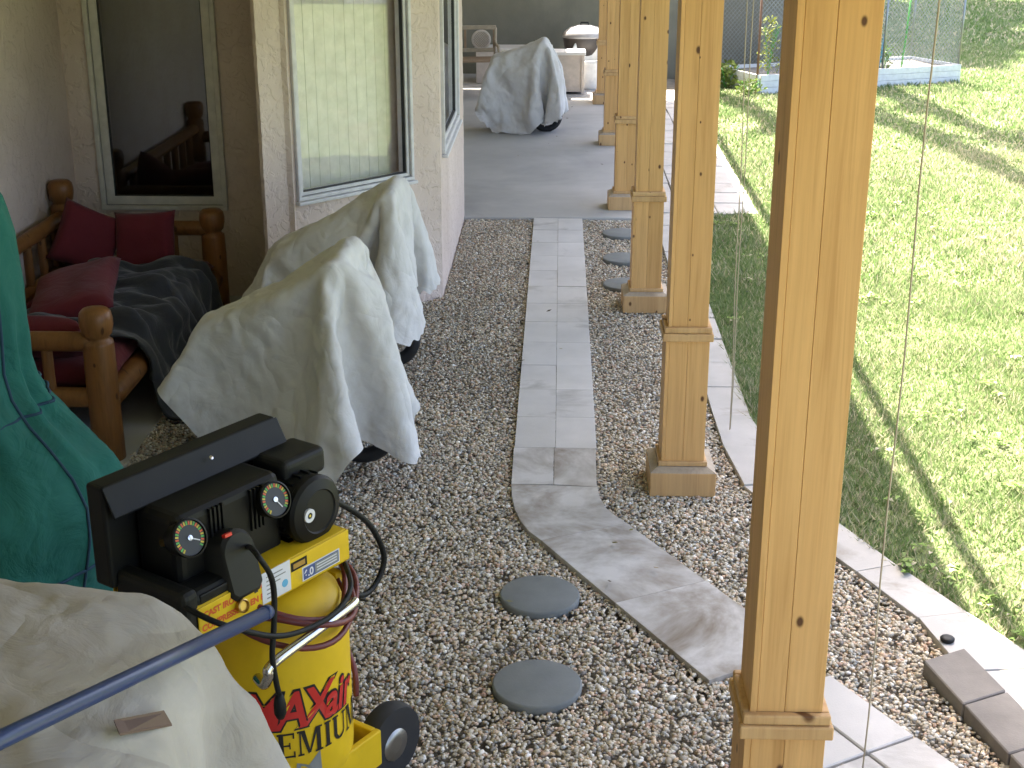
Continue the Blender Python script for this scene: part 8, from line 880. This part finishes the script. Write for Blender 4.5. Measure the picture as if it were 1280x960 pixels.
    MB().box((-.29, -.155, .745), (-.235, .10, .90)).build('belt_guard', 'black_plastic', t, bevel=.02, seg=3)
    MB().box((-.232, -.152, .852), (-.10, .084, .875)).build('pump_base', 'black_metal', t, bevel=.004)
    MB().box((.17, -.06, .985), (.335, .07, 1.062)).build('air_filter', 'black_plastic', t, bevel=.02, seg=4)
    # motor drum with its round front
    RX = Matrix.Translation((.215, .0, .928)) @ Matrix.Rotation(R(90), 4, 'X')
    mot = MB().lathe([(.05, -.07), (.088, -.06), (.092, .06), (.092, .10), (.096, .104), (.096, .118), (.088, .128), (.062, .138), (.058, .134), (.03, .137), (.004, .138)], 44, RX).build('motor', 'black_metal', t); smooth_by_angle(mot, 25)
    for k in range(18):
        a = k * math.pi / 9; MB().box((.085, -.003, -.05), (.098, .003, .09), RX @ Matrix.Rotation(a, 4, 'Z')).build('cooling_fin', 'black_metal', mot)
    MB().box((.13, -.10, .765), (.29, .08, .85)).build('motor_foot', 'black_metal', t, bevel=.01)
    def facing(u, v, z, yaw=0, tilt=0): return Matrix.Translation((u, v, z)) @ Matrix.Rotation(R(yaw), 4, 'Z') @ Matrix.Rotation(R(90 - tilt), 4, 'X')
    def gauge(u, v, z, ang):
        F = facing(u, v, z, -4, 22)
        g = MB().lathe([(.040, -.04), (.043, .0), (.049, .004), (.049, .015), (.0445, .017), (.0435, .010), (.001, .010)], 40, F).build('gauge', 'black_metal', t); smooth_by_angle(g, 30)
        MB().lathe([(.043, .0102), (.043, .0112), (.001, .0113)], 36, F).build('dial', 'dial_face', g)
        for k in range(26):
            a = R(-45 + k * 270 / 25); c = 'green_ink' if k % 3 == 0 else ('yellow_ink' if k % 3 == 1 else 'orange_red')
            MB().box((.032, -.0022, .0114), (.0415, .0022, .0120), F @ Matrix.Rotation(a, 4, 'Z')).build('dial_mark', c, g)
        MB().box((-.004, -.0014, .0125), (.029, .0014, .0135), F @ Matrix.Rotation(R(ang), 4, 'Z')).build('needle', 'label_white', g)
        MB().lathe([(.007, .0116), (.007, .0145), (.001, .015)], 12, F).build('hub', 'chrome', g)
        MB().tube([F @ Vector((0, 0, -.02)), F @ Vector((0, 0, -.10))], .016, 10).build('stem', 'brass', g, True)
    gauge(-.218, -.105, 1.012, -30); gauge(.075, -.105, 1.005, -60)
    # pressure switch cover
    F = facing(-.088, -.115, .893, 0, 14)
    pts = [(.056 * math.cos(a), .056 * math.sin(a) + .035) for a in np.linspace(0, math.pi, 15)] + [(-.055, -.07), (-.04, -.085), (.04, -.085), (.055, -.07)]
    m = MB(); n = len(pts); m.add([F @ Vector((x, y, z)) for z, s in ((-.06, 1), (.030, 1), (.040, .88)) for x, y in [(p[0] * s, p[1] * s) for p in pts]],
        [tuple(range(2 * n, 3 * n))] + [(k * n + i, k * n + (i + 1) % n, (k + 1) * n + (i + 1) % n, (k + 1) * n + i) for k in (0, 1) for i in range(n)])
    ps = m.build('pressure_switch', 'grey_plastic', t); smooth_by_angle(ps, 40)
    MB().box((-.035, .082, .03), (-.012, .090, .042), F).build('switch_button', 'red_lamp', ps)
    F2 = facing(-.115, -.165, .80, 0, 14)
    k = MB().lathe([(.018, 0), (.018, .012), (.015, .014), (.012, .008), (.001, .008)], 24, F2).build('regulator_knob', 'brass', t); smooth_by_angle(k, 30)
    F3 = facing(.172, -.1385, .932, 0, 0)
    w = MB().lathe([(.019, -.004), (.019, .004), (.009, .004), (.009, .001), (.001, .001)], 28, F3).build('round_label', 'label_white', mot)
    MB().lathe([(.0085, .0012), (.0085, .003), (.004, .0031), (.001, .0031)], 20, F3).build('label_centre', 'black_plastic', w)
    MB().lathe([(.004, .0032), (.004, .004), (.001, .0041)], 14, F3).build('label_dot', 'yellow_ink', w)
    # handle on the tank, hose, cables
    def curve(pts, n=8):
        P = [Vector(p) for p in pts]; out = []
        for i in range(len(P) - 1):
            a, b, c, d = P[max(i - 1, 0)], P[i], P[i + 1], P[min(i + 2, len(P) - 1)]
            for k in range(n):
                s = k / n; out.append(.5 * (2 * b + (c - a) * s + (2 * a - 5 * b + 4 * c - d) * s * s + (3 * b - a - 3 * c + d) * s ** 3))
        return out + [P[-1]]
    MB().tube(curve([(-.11, -.20, .60), (-.135, -.25, .612), (-.14, -.272, .645), (-.125, -.272, .672), (.03, -.272, .690), (.17, -.272, .704), (.20, -.262, .700), (.205, -.235, .665), (.19, -.19, .60)], 6), .0135, 12).build('handle', 'chrome', t, True)
    for k, (dz, dr, ph) in enumerate(((.0, .0, 0), (.018, .014, .5), (.04, -.006, 1.1), (-.018, .016, 1.7))):
        pts = []
        for j in range(49):
            a = 2 * math.pi * j / 48; rr = .215 + dr + .018 * math.sin(3 * a + ph); pts.append((tu + rr * math.cos(a), tv + rr * math.sin(a) * 1.02, .705 + dz + .028 * math.sin(a * 2 + ph) - .03 * math.cos(a + 1)))
        MB().tube(pts, .0085, 8, False).build('hose', 'hose_maroon', t, True)
    MB().tube(curve([(.31, -.06, .70), (.335, -.07, .62), (.325, -.09, .54), (.315, -.12, .46), (.30, -.16, .40), (.29, -.17, .33)]), .0085, 8).build('hose', 'hose_maroon', t, True)
    MB().tube(curve([(-.04, -.12, .92), (-.10, -.20, .965), (-.15, -.275, .985), (-.125, -.285, .93), (-.112, -.282, .87), (-.118, -.28, .78), (-.13, -.28, .70), (-.122, -.28, .62), (-.115, -.28, .585)]), .0075, 8).build('cable', 'black_plastic', t, True)
    MB().lathe([(.008, 0), (.013, -.012), (.016, -.03), (.016, -.055), (.010, -.07), (.002, -.072)], 14, Matrix.Translation((-.115, -.28, .585))).build('plug', 'black_plastic', t, True)
    MB().tube(curve([(-.28, -.10, .87), (-.27, -.22, .85), (-.22, -.27, .815), (-.12, -.285, .755), (-.02, -.29, .728), (.10, -.285, .722), (.2, -.25, .74), (.29, -.15, .745)]), .0075, 8).build('cable', 'black_plastic', t, True)
    MB().tube(curve([(.30, .05, .88), (.44, .10, .83), (.551, .10, .761), (.66, .10, .665), (.72, .10, .575), (.743, .10, .494), (.70, .10, .43), (.62, .09, .425), (.50, .08, .50), (.36, .05, .60), (.28, .0, .68)]), .0095, 8).build('cable', 'black_plastic', t, True)
    # axle bracket and wheels
    MB().box((.10, -.225, .10), (.33, -.205, .215)).box((.10, -.205, .10), (.12, -.06, .215)).box((.31, -.205, .10), (.33, -.03, .215)).build('axle_bracket', 'yellow_paint', t, bevel=.004)
    for v in (-.13, .14):
        wm = Matrix.Translation((.42, v - .04, .105)) @ Matrix.Rotation(R(90), 4, 'X')
        wh = MB().lathe([(.03, -.03), (.09, -.032), (.115, -.03), (.122, -.012), (.122, .012), (.115, .03), (.09, .032), (.03, .03)], 36, wm).build('wheel', 'rubber', t); smooth_by_angle(wh, 40)
        MB().lathe([(.02, -.034), (.05, -.034), (.055, 0), (.05, .034), (.02, .034)], 24, wm).build('hub', 'dull_steel', wh, True)
    MB().box((-.02, -.10, .0), (.10, .02, .13)).build('foot', 'yellow_paint', t, bevel=.01)
    MB().box((.28, .05, .30), (.318, .09, .62)).build('side_bracket', 'yellow_paint', t, bevel=.004)
    MB().box((.305, -.10, .56), (.335, -.06, .69)).build('side_bracket', 'yellow_paint', t, bevel=.004)
compressor()

# pole and strip lying on the near tarp
a, b = Vector((-0.816, 1.308, 1.493)), Vector((-0.539, 2.340, 1.192))
t = thing('pole', 'blue metal pole lying across the near white tarp, its tip over the compressor deck', 'pole', tuple(a))
MB().tube([(0, 0, 0)] + [tuple((b - a) * f) for f in (.3, .6, .985)], .0138, 16).build('shaft', 'pole_blue', t, True)
MB().tube([tuple((b - a) * .984), tuple((b - a) * 1.0)], .0146, 16).build('end_cap', 'pole_blue', t, True)

m = MB(); Q = [(-0.678, 1.841, 1.276), (-0.629, 1.939, 1.231), (-0.620, 1.945, 1.201), (-0.662, 1.816, 1.268)]
m.add(Q + [(x, y, z - .004) for x, y, z in Q], [(0, 1, 2, 3), (7, 6, 5, 4), (0, 4, 5, 1), (1, 5, 6, 2), (2, 6, 7, 3), (3, 7, 4, 0)])
tag(m.build('tape_strip', 'tape_brown'), 'short flat brown strip lying on the near white tarp', 'strip')

# ------------------------------------------------------------------ far end of the porch
def chair():
    t = thing('garden_chair', 'weathered garden bench with round lattice medallion at the far left of the slab', 'bench', (-1.02, 17.9, .022), R(8))
    for x in (-.30, .30):
        MB().tube([(x, .22, 0), (x, .24, .42), (x, .27, .80)], .022, 8).build('leg', 'bench_metal', t, True)
        MB().tube([(x, -.20, 0), (x * 1.02, -.24, .2), (x, -.20, .42)], .022, 8).build('leg', 'bench_metal', t, True)
        MB().tube([(x, -.22, .42), (x, -.24, .56), (x, -.15, .61), (x, .1, .60), (x, .25, .62)], .02, 8).build('arm', 'bench_metal', t, True)
    for k in range(6): MB().box((-.31, -.22 + k * .078, .42), (.31, -.155 + k * .078, .445)).build('seat_slat', 'bench_wood', t, bevel=.004)
    for z in (.50, .78): MB().box((-.31, .245, z), (.31, .275, z + .05)).build('back_rail', 'bench_metal', t, bevel=.006)
    m = Matrix.Translation((.12, .26, .655)) @ Matrix.Rotation(R(90), 4, 'X')
    o = MB().lathe([(.0, -.008), (.10, -.008), (.125, -.014), (.125, .014), (.10, .008), (.0, .008)], 28, m).build('medallion', 'wicker', t, True)
    for k in range(-4, 5):
        for s in (45, -45): MB().box((-.095, k * .022 - .003, .009), (.095, k * .022 + .003, .013), m @ Matrix.Rotation(R(s), 4, 'Z') @ Matrix.Diagonal((math.sqrt(max(.05, 1 - (k / 4.6) ** 2)), 1, 1, 1))).build('lattice_strip', 'bench_metal', o)
    for x in (-.24, -.17, -.10, .27): MB().box((x, .25, .55), (x + .03, .268, .78)).build('back_slat', 'bench_wood', t, bevel=.003)
chair()
t = thing('storage_bench', 'low pale chest against the far wall behind the covered bike', 'chest', (-.55, 19.2, .022))
MB().box((-.5, -.25, 0), (.5, .25, .42)).build('box', 'wicker', t, bevel=.01); MB().box((-.53, -.28, .422), (.53, .27, .46)).build('lid', 'frame_beige', t, bevel=.012)
t = thing('side_table', 'boxy cream side table with its top in the sun at the far end', 'table', (.19, 18.1, .022))
MB().box((-.21, -.2, .49), (.21, .2, .53)).build('tabletop', 'white_paint', t, bevel=.008)
for sx in (-1, 1):
    for sy in (-1, 1): MB().box((sx * .175 - .02, sy * .165 - .02, 0), (sx * .175 + .02, sy * .165 + .02, .489)).build('leg', 'wicker', t, bevel=.004)
for sy in (-1, 1): MB().box((-.153, sy * .165 - .008, .03), (.153, sy * .165 + .008, .488)).build('side_panel', 'wicker', t, bevel=.003)
for sx in (-1, 1): MB().box((sx * .175 - .008, -.143, .03), (sx * .175 + .008, .143, .488)).build('side_panel', 'wicker', t, bevel=.003)
def tub():
    t = thing('tub_chair', 'white plastic tub chair beside the cream side table', 'chair', (.50, 18.55, .022), R(-28))
    n = 40; V = []; F = []
    def top(a): return .50 + .17 * max(0, math.cos(a)) ** .7 - .13 * max(0, -math.cos(a)) ** .6
    rows = 9
    for j in range(rows + 1):
        for i in range(n):
            a = 2 * math.pi * i / n; f = j / rows; r = .22 + .06 * f; V.append((r * math.sin(a), r * math.cos(a) * .9, top(a) * f))
    for j in range(rows):
        for i in range(n): F.append((j * n + i, j * n + (i + 1) % n, (j + 1) * n + (i + 1) % n, (j + 1) * n + i))
    me = bpy.data.meshes.new('shell'); me.from_pydata(V, [], F); o = link('shell', me, 'siding', t, True); s = o.modifiers.new('thickness', 'SOLIDIFY'); s.thickness = .014
    MB().lathe([(.0, .28), (.235, .28), (.245, .30), (.235, .325), (.0, .33)], 32, None, 1, .9).build('seat', 'siding', t, True)
tub()
t = thing('kettle_barbecue', 'dark kettle barbecue with grey sunlit lid against the far wall', 'barbecue', (.40, 18.98, .022))
MB().lathe([(.02, .30), (.14, .33), (.22, .40), (.27, .50), (.285, .60), (.28, .61), (.02, .60)], 40).build('bowl', 'bowl_brown', t, True)
lid = MB().lathe([(.295, .612), (.295, .635), (.27, .68), (.20, .735), (.10, .765), (.02, .77)], 40).build('lid', 'lid_grey', t, True)
MB().tube([(-.05, 0, .77), (-.05, 0, .80), (.05, 0, .80), (.05, 0, .77)], .01, 8).build('lid_handle', 'black_plastic', lid, True)
for a in (30, 150, 270): MB().tube([(.16 * math.cos(R(a)), .16 * math.sin(R(a)), .36), (.25 * math.cos(R(a)), .25 * math.sin(R(a)), 0)], .014, 8).build('leg', 'black_metal', t, True)
MB().lathe([(.02, .12), (.16, .125), (.165, .14), (.02, .14)], 24).build('ash_pan', 'dull_steel', t, True)

# ------------------------------------------------------------------ raised bed with chain link fence
BP, BQ = Vector((2.66, 18.15)), Vector((5.52, 19.38)); bd = (BQ - BP).normalized(); BLn = (BQ - BP).length
bedm = Matrix(((bd.x, -bd.y, 0, BP.x), (bd.y, bd.x, 0, BP.y), (0, 0, 1, 0), (0, 0, 0, 1)))
t = thing('raised_bed', 'raised garden bed edged with pale painted boards at the end of the lawn', 'garden bed'); t.matrix_world = bedm
bw = 1.1
for k in range(3):
    z0 = k * .082
    MB().box((0, 0, z0), (BLn, .03 - .003 * k, z0 + .079)).build('board', 'siding', t, bevel=.003)
    MB().box((-.03, .031, z0), (0, bw, z0 + .079)).build('board', 'siding', t, bevel=.003)
    MB().box((BLn + .001, 0, z0), (BLn + .03, bw, z0 + .079)).build('board', 'siding', t, bevel=.003)
    MB().box((0, bw - .03, z0), (BLn, bw, z0 + .079)).build('board', 'siding', t, bevel=.003)
MB().box((.001, .031, -.02), (BLn - .001, bw - .031, .20)).build('soil', 'bed_soil', t)
t = thing('chain_link_fence', 'chain link mesh fence on thin posts standing around the raised bed', 'fence'); t.matrix_world = bedm
FH = 1.45
posts_f = []
for u in (-.02, .95, 1.9, BLn + .03):
    MB().tube([(u, .06, 0), (u, .06, FH + .05)], .016, 8).build('fence_post', 'rust' if u < .5 else 'galvanised', t, True)
MB().tube([(-.02, .06, FH), (BLn + .03, .06, FH)], .012, 8).build('top_rail', 'galvanised', t, True)
def mesh_panel(p, q, z0, z1, s=.062, r=.003):
    p, q = Vector(p), Vector(q); L = (q - p).length; d = (q - p) / L; H = z1 - z0; m = MB()
    k = -H
    while k < L:
        for sg in (1, -1):
            a, b = max(k, 0), min(k + H, L)
            if b > a:
                za, zb = (z0 + a - k, z0 + b - k) if sg > 0 else (z1 - (a - k), z1 - (b - k))
                m.tube([(p + d * a).to_3d() + Vector((0, .002 * sg, za)), (p + d * b).to_3d() + Vector((0, .002 * sg, zb))], r, 4, False)
        k += s
    o = m.build('wire_mesh', 'galvanised', t); o['kind'] = 'stuff'
mesh_panel((-.02, .06), (BLn + .03, .06), .25, FH)
mesh_panel((BLn + .03, .06), (BLn + .03, bw), .25, FH); mesh_panel((-.02, bw + .02), (BLn + .03, bw + .02), .02, FH)
for u in (-.02, 1.45, BLn + .03): MB().tube([(u, bw + .02, 0), (u, bw + .02, FH + .05)], .016, 8).build('fence_post', 'galvanised', t, True)
for u, h, mt, lb in ((1.72, .55, 'red_paint', 'short red garden stake inside the raised bed'), (1.86, .5, 'white_paint', 'white garden stake inside the raised bed, next to the red one'), (1.95, .48, 'stake_blue', 'blue garden stake inside the raised bed'), (2.32, .95, 'green_ink', 'tall green garden stake inside the raised bed')):
    p = bedm @ Vector((u, .22, .19)); o = MB().tube([(0, 0, 0), (.03, .0, h * .5), (.05, .01, h)], .013, 8).build('garden_stake', mt, None, True); o.location = p
    tag(o, lb, 'stake', 'stakes in the raised bed')
def leafy(name, label, cat, loc, h, rad, n, col, s=.035, group=None, seed=1):
    rng = np.random.default_rng(seed); t = thing(name, label, cat, loc, 0, group)
    m = MB()
    for k in range(5):
        a = rng.uniform(0, 6.28); m.tube([(0, 0, 0), (rad * .3 * math.cos(a), rad * .3 * math.sin(a), h * .5), (rad * .7 * math.cos(a), rad * .7 * math.sin(a), h * rng.uniform(.8, 1))], .005, 5)
    m.build('stem', 'green_ink', t)
    V = []; C = []
    for k in range(n):
        a = rng.uniform(0, 6.28); z = h * rng.uniform(.08, 1); rr = rad * rng.uniform(.1, 1) * (1 - .3 * z / h); p = np.array((rr * math.cos(a), rr * math.sin(a), z))
        d = rng.normal(0, 1, 3); d[2] = abs(d[2]) * .6; d /= np.linalg.norm(d); e = np.cross(d, rng.normal(0, 1, 3)); e /= np.linalg.norm(e); q = s * rng.uniform(.6, 1.4)
        V += [p, p + d * q + e * q * .5, p + d * q * 2, p + d * q - e * q * .5]; c = np.array(col) * rng.uniform(.7, 1.35); C += [c] * 4
    o = link('leaves', fast_mesh('leaves', np.array(V), np.arange(n * 4).reshape(-1, 4), np.array(C)), 'leaves', t); o['kind'] = 'stuff'
leafy('climbing_plant', 'yellow green plant climbing the left end of the chain link fence', 'plant', tuple(bedm @ Vector((.22, .2, .18))), .75, .16, 240, (.22, .25, .05), .03, None, 4)
leafy('weed_clump', 'bushy yellow green weed clump at the wall foot beside the raised bed', 'weed', (2.28, 18.75, 0), .32, .24, 260, (.17, .22, .05), .035, 'weeds at the foot of the far wall', 6)
leafy('weed_clump', 'straggly weed clump at the wall foot right behind the second post', 'weed', (1.92, 18.9, 0), .38, .2, 200, (.20, .23, .06), .035, 'weeds at the foot of the far wall', 8)
leafy('weed_clump', 'low weeds growing against the left end of the raised bed', 'weed', (2.5, 18.0, 0), .2, .2, 200, (.14, .20, .045), .03, 'weeds at the foot of the far wall', 9)
leafy('bedding_plant', 'small green plant growing in the middle of the raised bed', 'plant', tuple(bedm @ Vector((2.05, .25, .18))), .3, .14, 90, (.12, .2, .05), .03, None, 10)

# ------------------------------------------------------------------ trees beyond (their shadows fall on the lawn)
def tree(label, loc, h, r0, crown, nleaf, seed, col=(.05, .085, .022), leaf=.17, group='trees beyond the far wall'):
    rng = np.random.default_rng(seed); t = thing('garden_tree', label, 'tree', loc, 0, group)
    pts = [(.12 * math.sin(k * .9 + seed), .12 * math.cos(k * .7 + seed), h * k / 10) for k in range(11)]
    MB().tube(pts, [r0 * (1 - .06 * k) for k in range(11)], 10).build('trunk', 'bark', t, True)
    V = []; C = []; br = MB()
    for (cx, cy, cz, cr) in crown:
        br.tube([tuple(pts[max(0, min(9, int(10 * (cz - cr * .6) / h)))]), (cx * .6, cy * .6, cz - cr * .3), (cx, cy, cz)], [r0 * .35, r0 * .22, r0 * .08], 6)
        k = int(nleaf * cr ** 2); u = rng.normal(0, 1, (k, 3)); u /= np.linalg.norm(u, axis=1)[:, None]; P = np.array((cx, cy, cz)) + u * cr * rng.uniform(.35, 1, (k, 1)) ** .6
        P += .25 * cr * rng.normal(0, .5, (k, 3)); d = rng.normal(0, 1, (k, 3)); d /= np.linalg.norm(d, axis=1)[:, None]; e = np.cross(d, rng.normal(0, 1, (k, 3))); e /= np.linalg.norm(e, axis=1)[:, None]
        s = leaf * rng.uniform(.6, 1.3, (k, 1)); V.append(np.stack([P, P + d * s + e * s * .5, P + 2 * d * s, P + d * s - e * s * .5], 1).reshape(-1, 3)); C.append(np.repeat(np.array(col) * rng.uniform(.6, 1.5, (k, 1)), 4, 0))
    br.build('branches', 'bark', t, True)
    V = np.concatenate(V); o = link('crown', fast_mesh('crown', V, np.arange(len(V)).reshape(-1, 4), np.concatenate(C)), 'leaves', t); o['kind'] = 'stuff'
tree('slender tree rising behind the left part of the far wall', (1.15, 22.2, 0), 11.5, .34, [(.1, 0, 11.6, .5)], 240, 1)
tree('tallest slender tree rising behind the middle of the far wall', (2.25, 23.2, 0), 19., .42, [(.2, .1, 19., .6), (.9, .3, 14.2, .35)], 240, 2)
tree('slender tree rising behind the right part of the far wall', (3.35, 22.6, 0), 13.5, .36, [(.1, .1, 13.5, .6), (-.5, 0, 9.5, .3)], 240, 3)
tree('leafy tree close behind the right end of the far wall', (4.6, 25.2, 0), 8., .15, [(-.5, 1.1, 7, .9), (.3, 2.1, 7, 1.), (0., 4.1, 7, 1.1), (.8, 5.1, 7, 1.1), (.9, .0, 6.2, .45), (.2, .4, 6.4, .5), (1.1, 3.2, 7, .8), (1.5, 4.5, 6.6, .9),(1.6, 2.8, 6.5, .85), (2.3, 4.5, 6., .9), (1.2, 1.6, 7.2, .5), (1.9, 3.6, 7.6, .6), (1.14, 2.1, 7, .7), (1.44, 3.6, 7, 1.), (1.94, 5.6, 7, 1.1)], 1500, 7)
tree('tall broad leafy tree at the back of the lawn', (7.2, 36.5, 0), 10., .22, [(-1.9, -3.7, 7, 1.2), (-1.1, -2.2, 7, 1.3), (-.4, -.9, 6.6, 1.2),(.4, -2.4, 8., 1.2), (1.2, -.2, 7., 1.3), (1.2, -1.6, 9., 1.2), (.1, -1., 9.5, .9), (2.2, .4, 8.4, 1.2), (-.6, -.2, 8.2, .9), (-.26, -4.2, 7, 1.1), (.74, -2.2, 7, 1.2), (1.5, .8, 7, 1.2)], 1300, 4)
tree('tall spreading tree at the right of the lawn back corner', (11.5, 36.5, 0), 15., .3, [(0, 0, 15., 2.), (-1.9, -.6, 12.6, 1.5), (1.6, -1.2, 12.8, 1.7), (-.9, -1.6, 10.4, 1.2), (-2.8, -.8, 9.6, 1.2)], 500, 5)
tree('round leafy tree far off across the lawn', (17, 42, 0), 9., .25, [(0, 0, 7, 2.8), (2.4, 0, 6, 2.2), (-2.5, .4, 6, 2.)], 200, 6)
# neighbour's shed and fence, seen mirrored in the bay window
t = thing('garden_shed', 'pale garden shed across the lawn, mirrored in the bay window', 'shed', (25, 9.5, 0), R(8))
MB().box((-1.6, -2.2, 0), (1.6, 2.2, 2.1)).build('wall', 'siding', t, bevel=.01)
MB().add([(-1.8, -2.4, 2.1), (1.8, -2.4, 2.1), (1.8, 2.4, 2.1), (-1.8, 2.4, 2.1), (0, -2.4, 2.9), (0, 2.4, 2.9)], [(0, 1, 4), (1, 2, 5, 4), (2, 3, 5), (3, 0, 4, 5), (3, 2, 1, 0)]).build('roof', 'roof_dark', t)
MB().box((-1.64, -.5, 0), (-1.602, .5, 1.9)).build('door', 'frame_beige', t, bevel=.005)
t = thing('boundary_fence', 'grey board fence along the far side of the lawn', 'fence', (30, 0, 0))
for k in range(120): MB().box((-.02, -10 + k * .5, 0), (.02, -9.52 + k * .5, 1.7 + .02 * (k % 3))).build('board', 'far_concrete', t)
t = thing('boundary_fence', 'grey board fence closing the back of the lawn', 'fence', (8, 47, 0))
for k in range(100): MB().box((-20 + k * .5, -.02, 0), (-19.52 + k * .5, .02, 1.7 + .02 * (k % 3))).build('board', 'far_concrete', t)
bpy.context.view_layer.update()
